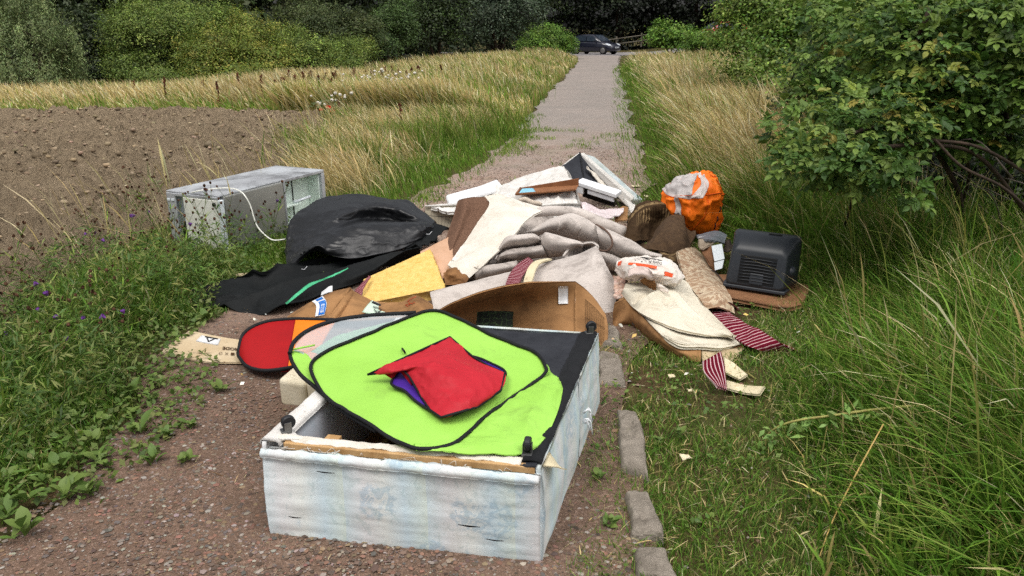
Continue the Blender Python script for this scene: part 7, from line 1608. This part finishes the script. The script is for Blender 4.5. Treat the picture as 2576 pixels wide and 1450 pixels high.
def basis(d, nrm):
    d = d / np.linalg.norm(d); x = np.cross(d, nrm); x /= max(np.linalg.norm(x), 1e-6); z = np.cross(x, d); return np.stack([x, d, z], 1)
R_GRN = [srgb(86, 116, 46), srgb(72, 102, 42), srgb(100, 128, 54), srgb(60, 88, 38), srgb(114, 138, 62)]
R_YEL = [srgb(132, 150, 62), srgb(118, 140, 56), srgb(146, 152, 68), srgb(150, 142, 66)]
def rose(name, label, blobs, n, nparts, seed, L=0.05, top_z=1.2, stems=()):
    r = np.random.default_rng(seed)
    B = np.array(blobs); w = (B[:, 3] * B[:, 4] * B[:, 5]) ** (2 / 3); w /= w.sum()
    root = thing(name, label, "bush", (B[:, 0].mean(), B[:, 1].mean(), 0))
    protos = []
    for k in range(8):
        v, f = spray([5, 7, 5, 3, 7, 5, 7, 3][k], L, r)
        for pal in (R_GRN, R_YEL):
            c = pick(pal, 1, r, .08)
            protos.append((v, f, make_mesh("leaf", v, f, LEAF, col=np.repeat(c, len(v), 0) * (1 + r.normal(0, .08, (len(v), 1))))))
    b = r.choice(len(B), n, p=w); d = r.normal(0, 1, (n, 3)); d[:, 1] -= 0.35; d /= np.linalg.norm(d, axis=1, keepdims=True)
    rad = (0.55 + 0.5 * r.random(n) ** 0.5)
    P = B[b, :3] + d * B[b, 3:6] * rad[:, None]
    order = np.argsort(np.linalg.norm(P - np.array((0, 0, EYE)), axis=1) - 1.2 * rad * 1.0)
    Vs, Fs, Cs, o = [], [], [], 0
    from mathutils import Matrix
    for rank, i in enumerate(order):
        yel = r.random() < (0.02 + 0.22 * smooth(top_z - .25, top_z + .05, P[i, 2]) * (P[i, 2] < top_z + .35) * (P[i, 0] < 2.6) * (rad[i] > .75))
        k = int(r.integers(0, 8)) * 2 + (1 if yel else 0)
        v, f, me = protos[k]
        dr = d[i] * np.array((1, 1, .4)) + r.normal(0, .5, 3) + np.array((0, 0, -.25)); nr = np.array((0, -.25, 1.0)) + d[i] * .5 + r.normal(0, .35, 3)
        M = basis(dr, nr) * r.uniform(.55, 1.3)
        if rank < nparts:
            ob = bpy.data.objects.new("leaf", me); COL.objects.link(ob); ob.parent = root
            loc = P[i] - np.array(root.location)
            ob.matrix_local = Matrix([[*M[0], loc[0]], [*M[1], loc[1]], [*M[2], loc[2]], [0, 0, 0, 1]])
        else:
            Vs.append(v @ M.T + P[i]); Fs += [tuple(a + o for a in t_) for t_ in f]; o += len(v)
            c = pick(R_YEL if yel else R_GRN, 1, r, .12); Cs.append(np.repeat(c, len(v), 0))
    if Vs:
        fo_ = obj("foliage", np.concatenate(Vs), Fs, LEAF, root, col=np.concatenate(Cs)); fo_['kind'] = 'stuff'
    for pts, rr in stems:
        tube("stem", pts, rr, BARK, root, 6, smooth_n=18)
    return root
rose("wild_rose", "wild rose bush with large leaflets overhanging the right bank",
     [B_(2080, 330, 4.9, 120, 75, .45), B_(2020, 400, 4.7, 75, 55, .3), B_(2200, 300, 4.9, 120, 90, .5), B_(2160, 390, 4.6, 100, 60, .35), B_(2330, 230, 5.0, 130, 110, .5), B_(2450, 160, 5.0, 130, 120, .5), B_(2300, 120, 5.2, 110, 80, .5), B_(2550, 260, 4.7, 110, 130, .4), B_(2420, 40, 5.2, 150, 70, .5), B_(2210, 60, 5.6, 110, 70, .5), B_(2560, 60, 4.8, 110, 110, .4), B_(2400, 320, 4.9, 110, 60, .4), B_(2160, 440, 4.5, 50, 30, .2), B_(2290, 480, 4.4, 30, 40, .12)],
     4300, 300, 401, 0.043, 1.20,
     [([at_z(2440, 700, 0) + (0, .6, 0), at_y(2420, 520, 4.9), at_y(2330, 330, 4.9), at_y(2300, 150, 5.0), at_y(2340, 20, 5.0)], 0.016),
      ([at_z(2500, 700, 0) + (0, .7, 0), at_y(2440, 430, 4.8), at_y(2330, 340, 4.7), at_y(2210, 320, 4.6), at_y(2120, 345, 4.5)], 0.011),
      ([at_y(2600, 560, 4.6), at_y(2470, 400, 4.5), at_y(2350, 365, 4.5), at_y(2220, 370, 4.4)], 0.012),
      ([at_y(2600, 540, 4.3), at_y(2520, 470, 4.3), at_y(2420, 420, 4.35), at_y(2350, 350, 4.4)], 0.009),
      ([at_y(2590, 440, 4.4), at_y(2460, 370, 4.4), at_y(2330, 352, 4.5)], 0.010),
      ([at_z(2180, 640, 0) + (0, .5, 0), at_y(2140, 520, 4.9), at_y(2150, 440, 4.8), at_y(2180, 400, 4.7)], 0.008),
      ([at_z(2560, 640, 0) + (0, .4, 0), at_y(2540, 420, 4.7), at_y(2520, 200, 4.8), at_y(2540, 40, 4.9)], 0.014)])
rose("wild_rose", "second wild rose further along the hedge behind the first", [B_(2120, 160, 7.4, 110, 70, .5), B_(2250, 200, 7.0, 130, 80, .5), B_(2060, 250, 7.2, 70, 50, .4), B_(2150, 40, 7.6, 120, 70, .5), B_(2330, 40, 7.4, 120, 80, .5)], 2000, 60, 402, 0.05, 1.9)
bush("bramble_bush", "dark bramble tangle under the wild rose", [B_(2300, 430, 6.3, 150, 60), B_(2480, 430, 6.0, 140, 80), B_(2130, 450, 6.6, 110, 45), B_(2600, 500, 5.4, 100, 90)], P_DRK + P_BLK, 15000, 0.045, 0.2, 22, 403, trunk=0.012)
# dead twigs under the hedge
r = np.random.default_rng(404)
for k in range(9):
    u0, v0 = r.uniform(2330, 2580), r.uniform(360, 520); dd = r.uniform(4.4, 5.6)
    a = at_y(u0, v0, dd); L = r.uniform(.3, .8); az = r.uniform(-.9, .4)
    e = a + np.array((L * math.cos(az), r.normal(0, .2), L * math.sin(az) * .7 - .1)); m_ = (a + e) / 2 + r.normal(0, .05, 3) + np.array((0, 0, .06))
    db_ = tube("dead_branch", [a, m_, e], [0.0025, .004, .006], plain("grey dead wood", srgb(122, 112, 104), srgb(88, 80, 74), 14, 0.9) if k == 0 else bpy.data.materials["grey dead wood"], None, 5, smooth_n=10)
    tag(db_, "bare grey dead branch caught under the wild rose at the right edge", "branch", "dead branches under the rose")

# ================================================================== weeds
STEMG = plain("green stems", srgb(96, 110, 56), srgb(78, 92, 46), 10, 0.7, 0.0)
HEADB = plain("brown seed heads", srgb(104, 72, 52), srgb(72, 50, 38), 60, 0.9, 0.3, 200)
PURPLEF = plain("purple petals", srgb(130, 78, 160), srgb(104, 58, 138), 30, 0.7, 0.0)
def knap_proto(seed):
    """stems, leaves and where the heads sit, in the plant's own space"""
    r = np.random.default_rng(seed)
    SV, SF, o = [], [], 0; LV, LF, LC, lo = [], [], [], 0; heads = []
    for k in range(int(r.integers(2, 4))):
        h = r.uniform(.34, .58); az = r.uniform(0, 6.28); ln_ = r.uniform(.05, .25)
        top = np.array((math.cos(az) * ln_, math.sin(az) * ln_, h)); pts = catmull([(r.normal(0, .02), r.normal(0, .02), 0), top * np.array((.35, .35, .5)), top], np.linspace(0, 1, 9))
        tv, tq = tube_geo(pts, np.linspace(.0028, .0014, 9), 3); SV.append(tv); SF.append(tq + o); o += len(tv)
        heads.append(pts[-1])
        for b in range(int(r.integers(3, 6))):
            i = int(r.integers(3, 8)); a2 = r.uniform(0, 6.28); L = r.uniform(.07, .17)
            e = pts[i] + np.array((math.cos(a2) * L * .55, math.sin(a2) * L * .55, L * .8))
            tv, tq = tube_geo(catmull([pts[i], (pts[i] + e) / 2 + np.array((0, 0, -.01)), e], np.linspace(0, 1, 5)), .0013, 3); SV.append(tv); SF.append(tq + o); o += len(tv)
            heads.append(e)
        for b in range(9):
            p = pts[int(r.integers(0, 8))]; a2 = r.uniform(0, 6.28); L = r.uniform(.05, .11); d = np.array((math.cos(a2), math.sin(a2), r.uniform(.1, .9))); s_ = np.array((-math.sin(a2), math.cos(a2), 0)) * .004
            LV += [p - s_ * .5, p + s_ * .5, p + d * L * .5 + s_, p + d * L, p + d * L * .5 - s_]; LF.append((lo, lo + 1, lo + 2, lo + 3, lo + 4)); LC.append(np.repeat(pick(G_GREEN + G_DEEP, 1, r), 5, 0)); lo += 5
    return make_mesh("stem", np.concatenate(SV), np.concatenate(SF), STEMG, smooth=True), make_mesh("leaves", LV, LF, GRASS, col=np.concatenate(LC)), heads
def lathe(profile, mat, name, n=7):
    V, F = [], []
    for k, (z, rr) in enumerate(profile):
        V += [(rr * math.cos(2 * math.pi * i / n), rr * math.sin(2 * math.pi * i / n), z) for i in range(n)]
    for k in range(len(profile) - 1):
        F += [(k * n + i, k * n + (i + 1) % n, (k + 1) * n + (i + 1) % n, (k + 1) * n + i) for i in range(n)]
    return make_mesh(name, V, F, mat, smooth=True)
HEADM = lathe([(-.006, .001), (-.004, .0075), (.004, .0095), (.010, .007), (.013, .008)], HEADB, "flower_head")
HEADP = lathe([(-.004, .006), (.006, .009), (.012, .013), (.018, .014)], PURPLEF, "flower_head")
kp = [knap_proto(500 + k) for k in range(6)]
def put(name, me, parent, loc=(0, 0, 0), rot=(0, 0, 0), scale=1.0):
    ob = bpy.data.objects.new(name, me); COL.objects.link(ob); ob.parent = parent
    ob.location = [float(a) for a in loc]; ob.rotation_euler = rot; ob.scale = (scale,) * 3
    return ob
def plant_root(name, label, cat, x, y, rz, sc, group):
    root = thing(name, label, cat, (x, y, float(tz(x, y))), group, (0, 0, rz)); root.scale = (sc,) * 3; return root
r = np.random.default_rng(55)
spots = [(u, v) for u, v in ((20, 800), (70, 860), (110, 760), (150, 830), (190, 900), (205, 740), (255, 800), (285, 700), (300, 860), (335, 740), (350, 660), (385, 790), (400, 700), (420, 640), (455, 730), (470, 660), (500, 690), (530, 650), (560, 672), (600, 660), (640, 650), (60, 940), (140, 980), (240, 960), (330, 930), (10, 900), (430, 560), (400, 600), (360, 590), (300, 640), (240, 680), (680, 640))]
KG = "knapweed along the field edge"
for i, (u, v) in enumerate(spots):
    x, y, _ = at_z(u, v, 0)
    stem_m, leaf_m, heads = kp[i % 6]
    root = plant_root("knapweed", "knapweed with brown seed heads " + ("in front of the fridge" if u > 480 else "beside the fridge's white end" if u > 340 else "at the left edge of the picture" if u < 130 else "in the green growth between field and gravel"), "plant", x, y, r.uniform(0, 6.28), r.uniform(.75, 1.05), KG)
    put("stem", stem_m, root); put("leaves", leaf_m, root)
    for hpos in heads:
        put("flower_head", HEADP if r.random() < .05 else HEADM, root, hpos, (r.normal(0, .4), r.normal(0, .4), 0), r.uniform(.7, 1.05))
# low broad-leaved weeds along the gravel
def ovate(L, W, seed):
    r_ = np.random.default_rng(seed); V, F = [], []
    ts = (0, .18, .45, .75, 1.0); ws = (.06, .5, 1.0, .7, .0)
    for t_, w_ in zip(ts, ws):
        z = .35 * L * math.sin(t_ * 2.2) * .6
        V += [(-W * w_ / 2, L * t_, z + .12 * W * w_), (0, L * t_, z), (W * w_ / 2, L * t_, z + .12 * W * w_)]
    for k in range(4):
        F += [(3 * k, 3 * k + 1, 3 * k + 4, 3 * k + 3), (3 * k + 1, 3 * k + 2, 3 * k + 5, 3 * k + 4)]
    c = pick([srgb(96, 118, 56), srgb(110, 130, 64), srgb(82, 104, 48), srgb(120, 132, 76)], 1, r_, .1)
    return make_mesh("leaf", V, F, LEAF, col=np.repeat(c, len(V), 0), smooth=True)
leafs = [ovate(.085 * k, .05 * k * a, 600 + i) for i, (k, a) in enumerate(((1, 1), (.8, 1.1), (1.15, .8), (.7, .9), (1.0, .65), (.6, 1.2)))]
spots = [(30, 1330), (70, 1290), (20, 1250), (110, 1240), (150, 1200), (90, 1190), (200, 1180), (60, 1130), (150, 1130), (240, 1130), (280, 1090), (210, 1080), (330, 1070), (300, 1040), (250, 1030), (370, 1030), (330, 1000), (60, 1070), (110, 1020), (30, 1010), (180, 990), (290, 980), (400, 990), (430, 940), (360, 950), (260, 1190), (340, 1110), (170, 1260), (230, 1270), (60, 1370), (460, 860), (400, 860), (520, 820), (470, 800), (340, 880), (300, 900), (240, 930), (430, 1110), (490, 1085), (545, 1000), (380, 1180), (480, 1180)]
spots += [(1060, 380), (1130, 370), (1110, 410), (1180, 385), (1150, 350), (1000, 470), (960, 455), (1040, 440), (930, 480)]
spots += [(1655, 1130), (1700, 1110), (1760, 1060), (1540, 1340), (1520, 1220), (1560, 890), (1640, 870), (1680, 940), (1610, 1010)]
rosettes = []
WL = {0: "low broad-leaved weed at the left edge of the gravel", 1: "low broad-leaved weed beside the track behind the heap", 2: "low broad-leaved weed between the kerb stones and the turf"}
for i, (u, v) in enumerate(spots):
    zone_i = 0 if u < 700 else (1 if v < 500 else 2)
    x, y, _ = at_z(u + r.normal(0, 6), v + r.normal(0, 5), 0)
    root = plant_root("broadleaf_weed", WL[zone_i], "weed", x, y, r.uniform(0, 6.28), r.uniform(.5, .9) * (0.55 if zone_i == 2 else 1.25 if zone_i == 1 else 1.0), ("weeds along the gravel", "weeds behind the heap", "weeds by the kerb")[zone_i])
    root.location.z = 0.02
    for k in range(int(r.integers(7, 12))):
        put("leaf", leafs[int(r.integers(0, 6))], root, (r.normal(0, .012), r.normal(0, .012), .004 + .004 * k), (r.uniform(.05, .75), r.normal(0, .15), k * 2.4 + r.normal(0, .3)), r.uniform(.7, 1.15))
# ground-cover leaves between them
n = 12000
y = 2.0 + 5.0 * r.random(n); x = path_left(y) - 1.1 + 1.3 * r.random(n) ** .7 + .25 * (fbm2(y, y * 0, 1.5, 66, 3) - .5)
k = (fbm2(x, y, 2.6, 67, 3) > .52 - .25 * smooth(0.0, .45, path_left(y) - x)) & (r.random(n) < smooth(-.15, .2, path_left(y) - x + .2)); x, y = x[k], y[k]; n = len(x)
V, q, C = leaf_cloud(np.stack([x, y, tz(x, y) + .025 + (.04 + .16 * smooth(.15, .8, path_left(y) - x)) * r.random(n)], -1), np.repeat([[0, 0, 1.0]], n, 0), .014 + .030 * r.random(n), pick([srgb(92, 116, 52), srgb(106, 126, 60), srgb(80, 102, 46), srgb(114, 124, 70)], n, r), r, .6)
tag(obj("ground_cover", V, q, LEAF, col=C), "creeping small-leaved ground cover along the left of the gravel", "ground cover", None, 'stuff')
n = 3500
y = 2.0 + 5.0 * r.random(n) ** 1.2; x = path_right(y) - .1 + 1.0 * r.random(n); k = fbm2(x, y, 2.4, 68, 3) > .5; x, y = x[k], y[k]; n = len(x)
V, q, C = leaf_cloud(np.stack([x, y, tz(x, y) + .015 + .03 * r.random(n)], -1), np.repeat([[0, 0, 1.0]], n, 0), .014 + .02 * r.random(n), pick([srgb(94, 122, 54), srgb(112, 134, 64), srgb(80, 106, 48)], n, r), r, .6)
tag(obj("clover_cover", V, q, LEAF, col=C), "small clover leaves in the turf right of the kerb stones", "ground cover", None, 'stuff')
# sparse tufts out on the track behind the heap
n = 9000
y = 6.5 + 7.5 * r.random(n); x = path_left(y) + (path_right(y) - path_left(y)) * r.random(n) ** 1.6; k = fbm2(x, y, 2.0, 69, 4) > .50 + .14 * smooth(0, .9, x - path_left(y)); x, y = x[k], y[k]; n = len(x)
blades("track_tufts", np.stack([x, y, pz(x, y)], -1), .02 + .05 * r.random(n), .006 * np.ones(n), lean_of(r, n, (0, 0), .5), pick(G_GREEN, n, r), pick(G_GREEN + G_OLIVE, n, r), seed=70, label="sparse green tufts growing through the track behind the heap")

# docks: red-brown seed spikes
DOCKM = plain("rust-brown dock seed", srgb(104, 56, 36), srgb(78, 40, 28), 40, 0.9, 0.4, 120)
def dock_proto(seed):
    r_ = np.random.default_rng(seed); h = 1.0
    st, sq = tube_geo(catmull([(0, 0, 0), (r_.normal(0, .03), r_.normal(0, .03), .5), (r_.normal(-.06, .04), r_.normal(0, .04), h)], np.linspace(0, 1, 8)), np.linspace(.008, .004, 8), 4)
    V, F, o = [], [], 0
    for k in range(70):
        t_ = .38 + .62 * r_.random(); p = np.array((-.06 * t_ ** 2, 0, t_ * h)); w = .045 * (1.15 - t_) + .012
        a = r_.uniform(0, 6.28); c = p + np.array((math.cos(a), math.sin(a), 0)) * w * r_.random(); s_ = .014 + .012 * r_.random()
        d = r_.normal(0, 1, (4, 3)) * s_ + c; d[3] = c + np.array((0, 0, s_ * 2.0))
        V += list(d); F += [(o, o + 1, o + 3), (o + 1, o + 2, o + 3), (o + 2, o, o + 3)]; o += 4
    return make_mesh("stem", st, sq, DOCKM), make_mesh("seed_spike", V, F, DOCKM)
dp = [dock_proto(700 + k) for k in range(5)]
DK = "rust-brown docks in the meadow"
docks = [(float(np.clip(r.normal(m0, 45), 560, 1200)), None) for m0 in (720, 800, 870, 930, 990, 1060) for _ in range(12)] + [(r.uniform(330, 560), None) for _ in range(5)]
for i, (u, _) in enumerate(docks):
    y = r.uniform(14.6, 17.2) + 3.0 * max(0, (u - 850) / 200); x = at_y(u, 250, y)[0]
    a, b = dp[i % 5]; root = plant_root("dock_plant", "rust-brown dock seed spike standing in the straw meadow", "plant", x, y, r.uniform(0, 6.28), r.uniform(.58, .80), DK)
    put("stem", a, root); put("seed_spike", b, root)
for i, (u, v, sc, lab) in enumerate(((1012, 352, .55, "nearest tall dock spike in the left verge"), (1085, 318, .42, "thin dock spike left of the track, behind the nearest one"), (1165, 310, .36, "small dock spike close to the track's left edge"), (960, 300, .6, "dock spike beside the thistles in the left verge"), (860, 330, .5, "short dock spike at the field's far corner"))):
    x, y, _ = at_z(u, v, 0); a, b = dp[i % 5]
    root = plant_root("dock_plant", lab, "plant", x, y, r.uniform(0, 6.28), sc, DK); put("stem", a, root); put("seed_spike", b, root)
# thistles gone to seed, poppy
FLUFF = plain("white thistle down", srgb(226, 220, 208), srgb(206, 200, 188), 30, 0.95, 0.3, 200)
FLM = lathe([(-.018, .004), (-.008, .018), (.004, .026), (.016, .022), (.024, .008)], FLUFF, "seed_head", 8)
def thistle(label, x, y, h, nh, seed, spread=.22):
    r_ = np.random.default_rng(seed)
    root = thing("thistle", label, "plant", (x, y, float(tz(x, y))), "thistles in the left verge")
    SV, SQ, o = [], [], 0
    for k in range(nh):
        e = np.array((r_.normal(0, spread), r_.normal(0, spread * .6), h * r_.uniform(.72, 1.05))); tv, tq = tube_geo(catmull([(0, 0, 0), e * np.array((.2, .2, .6)), e], np.linspace(0, 1, 7)), .003, 3); SV.append(tv); SQ.append(tq + o); o += len(tv)
        put("seed_head", FLM, root, e, (r_.normal(0, .5), r_.normal(0, .5), 0), r_.uniform(.8, 1.3))
    ob = put("stem", make_mesh("stem", np.concatenate(SV), np.concatenate(SQ), STEMG), root)
    n_ = 90; P = np.stack([r_.normal(0, spread * .7, n_), r_.normal(0, spread * .5, n_), h * r_.uniform(.1, .85, n_)], -1)
    V_, q_, C_ = leaf_cloud(P, np.repeat([[0, 0, 1.0]], n_, 0), .09 + .06 * r_.random(n_), pick([srgb(104, 118, 76), srgb(88, 104, 64)], n_, r_), r_, .3)
    put("leaves", make_mesh("leaves", V_, q_, LEAF, col=C_), root)
for args in (("white-seeded thistle at the field's far corner", *at_z(830, 325, 0)[:2], .55, 14, 801), ("broad grey thistle with pale seed heads beyond the field corner", *at_z(930, 290, 0)[:2], .78, 34, 802, .45), ("tall grey thistle with pale seed heads nearer the track", *at_z(1005, 290, 0)[:2], .80, 26, 803, .4)):
    thistle(*args)
POP = plain("poppy red", srgb(214, 44, 36), srgb(196, 30, 26), 10, 0.6, 0)
x, y, _ = at_z(830, 330, 0)
for dx_, dz_, sc, lab_ in ((0.0, .36, 1.0, "largest red poppy at the far corner of the ploughed field"), (-.12, .33, .7, "small red poppy left of the largest one"), (.06, .30, .8, "lower red poppy right of the largest one")):
    pp_ = thing("poppy", lab_, "flower", (x, y, 0), "poppies at the field corner")
    put("flower", lathe([(-.01, .004), (.0, .03), (.02, .05), (.035, .045)], POP, "flower", 9), pp_, (dx_, 0, dz_), (.5, .2, 0), sc)
    tube("stem", [(x + dx_, y, 0.0), (x + dx_ * 1.1, y, dz_)], .003, STEMG, pp_, 4)
# bent thistle stalk and a dry stalk across the right-hand turf
# small debris strewn round the heap
r = np.random.default_rng(777); n = 700
an = r.uniform(0, 6.28, n); rad = 0.4 + 1.25 * r.random(n) ** .8
x = .15 + np.cos(an) * rad * 1.25; y = 5.0 + np.sin(an) * rad * 1.5; k = (y > 3.2); x, y = x[k], y[k]; n = len(x)
V_, q_, C_ = leaf_cloud(np.stack([x, y, pz(x, y) + .02 + .01 * r.random(n)], -1), np.repeat([[0, 0, 1.0]], n, 0), .01 + .035 * r.random(n) ** 2.5, pick([srgb(222, 216, 204), srgb(196, 170, 130), srgb(230, 228, 224), srgb(110, 84, 60), srgb(60, 56, 54), srgb(210, 180, 110)], n, r, .1), r, .7)
tag(obj("debris", V_, q_, STONE, col=C_), "small scraps of card, foam and paper strewn round the heap", "debris", None, 'stuff')
bst = thing("bent_thistle", "long bent thistle stalk lying across the right-hand grass", "plant", at_z(2200, 1120, 0))
pth = [at_z(2460, 1040, .16), at_z(2330, 1022, .20), at_z(2210, 1030, .20), at_z(2100, 1045, .19), at_z(1990, 1062, .15), at_z(1935, 1090, .08), at_z(1925, 1125, .02)]
tube("stalk", pth, [.006, .006, .0055, .005, .0045, .004, .003], plain("yellow-green stalk", srgb(170, 170, 96), srgb(140, 128, 76), 30, 0.7), bst, 6, smooth_n=40)
r_ = np.random.default_rng(90); n_ = 70; tt = .35 + .65 * r_.random(n_)
P = catmull(np.array(pth), tt) + r_.normal(0, .02, (n_, 3)) + np.array((0, 0, -.02)); P[:, 2] = np.maximum(P[:, 2], .02)
V_, q_, C_ = leaf_cloud(P, np.repeat([[0, -.3, 1.0]], n_, 0), .03 + .04 * r_.random(n_), pick([srgb(140, 170, 90), srgb(120, 152, 76)], n_, r_), r_, .35)
obj("leaves", V_, q_, LEAF, bst, col=C_)
dst = tube("dry_stalk", [at_z(2222, 1068, .26), at_z(2150, 1200, .14), at_z(2095, 1310, .05), at_z(2062, 1400, .015)], [.003, .003, .0028, .002], plain("dry straw stalk", srgb(206, 176, 108), srgb(186, 154, 90), 30, 0.7), None, 5, smooth_n=16)
tag(dst, "single dry yellow stalk slanting over the right-hand turf", "plant")
# white scraps on the verge
for i, (u, v, w_, lab) in enumerate(((1725, 1155, .022, "white paper scrap lying on the turf right of the kerb"), (1690, 950, .018, "pale scrap on the turf below the flattened carton"), (1735, 985, .012, "tiny white scrap beside the small carpet offcut"), (1630, 495, .04, "white litter scrap at the track's right edge behind the heap"), (1600, 470, .05, "pale flat litter scrap by the tipped divan half"), (2072, 668, .02, "small pale leaf lying on the grass right of the television"))):
    p = at_z(u, v, .03)
    o_ = sheet("paper_scrap", [[p + (-w_ * .3, w_, .004), p + (w_ * .6, w_ * .6, .012)], [p + (-w_ * 1.1, .2 * w_, .016), p + (w_ * .9, .0 * w_, .004)], [p + (-w_ * .6, -w_ * .5, .0), p + (w_ * .3, -w_ * .8, .01)]], CREAMBACK, None, (8, 8), 0.002, 0.008, 40, 120 + i)[0]
    tag(o_, lab, "litter")
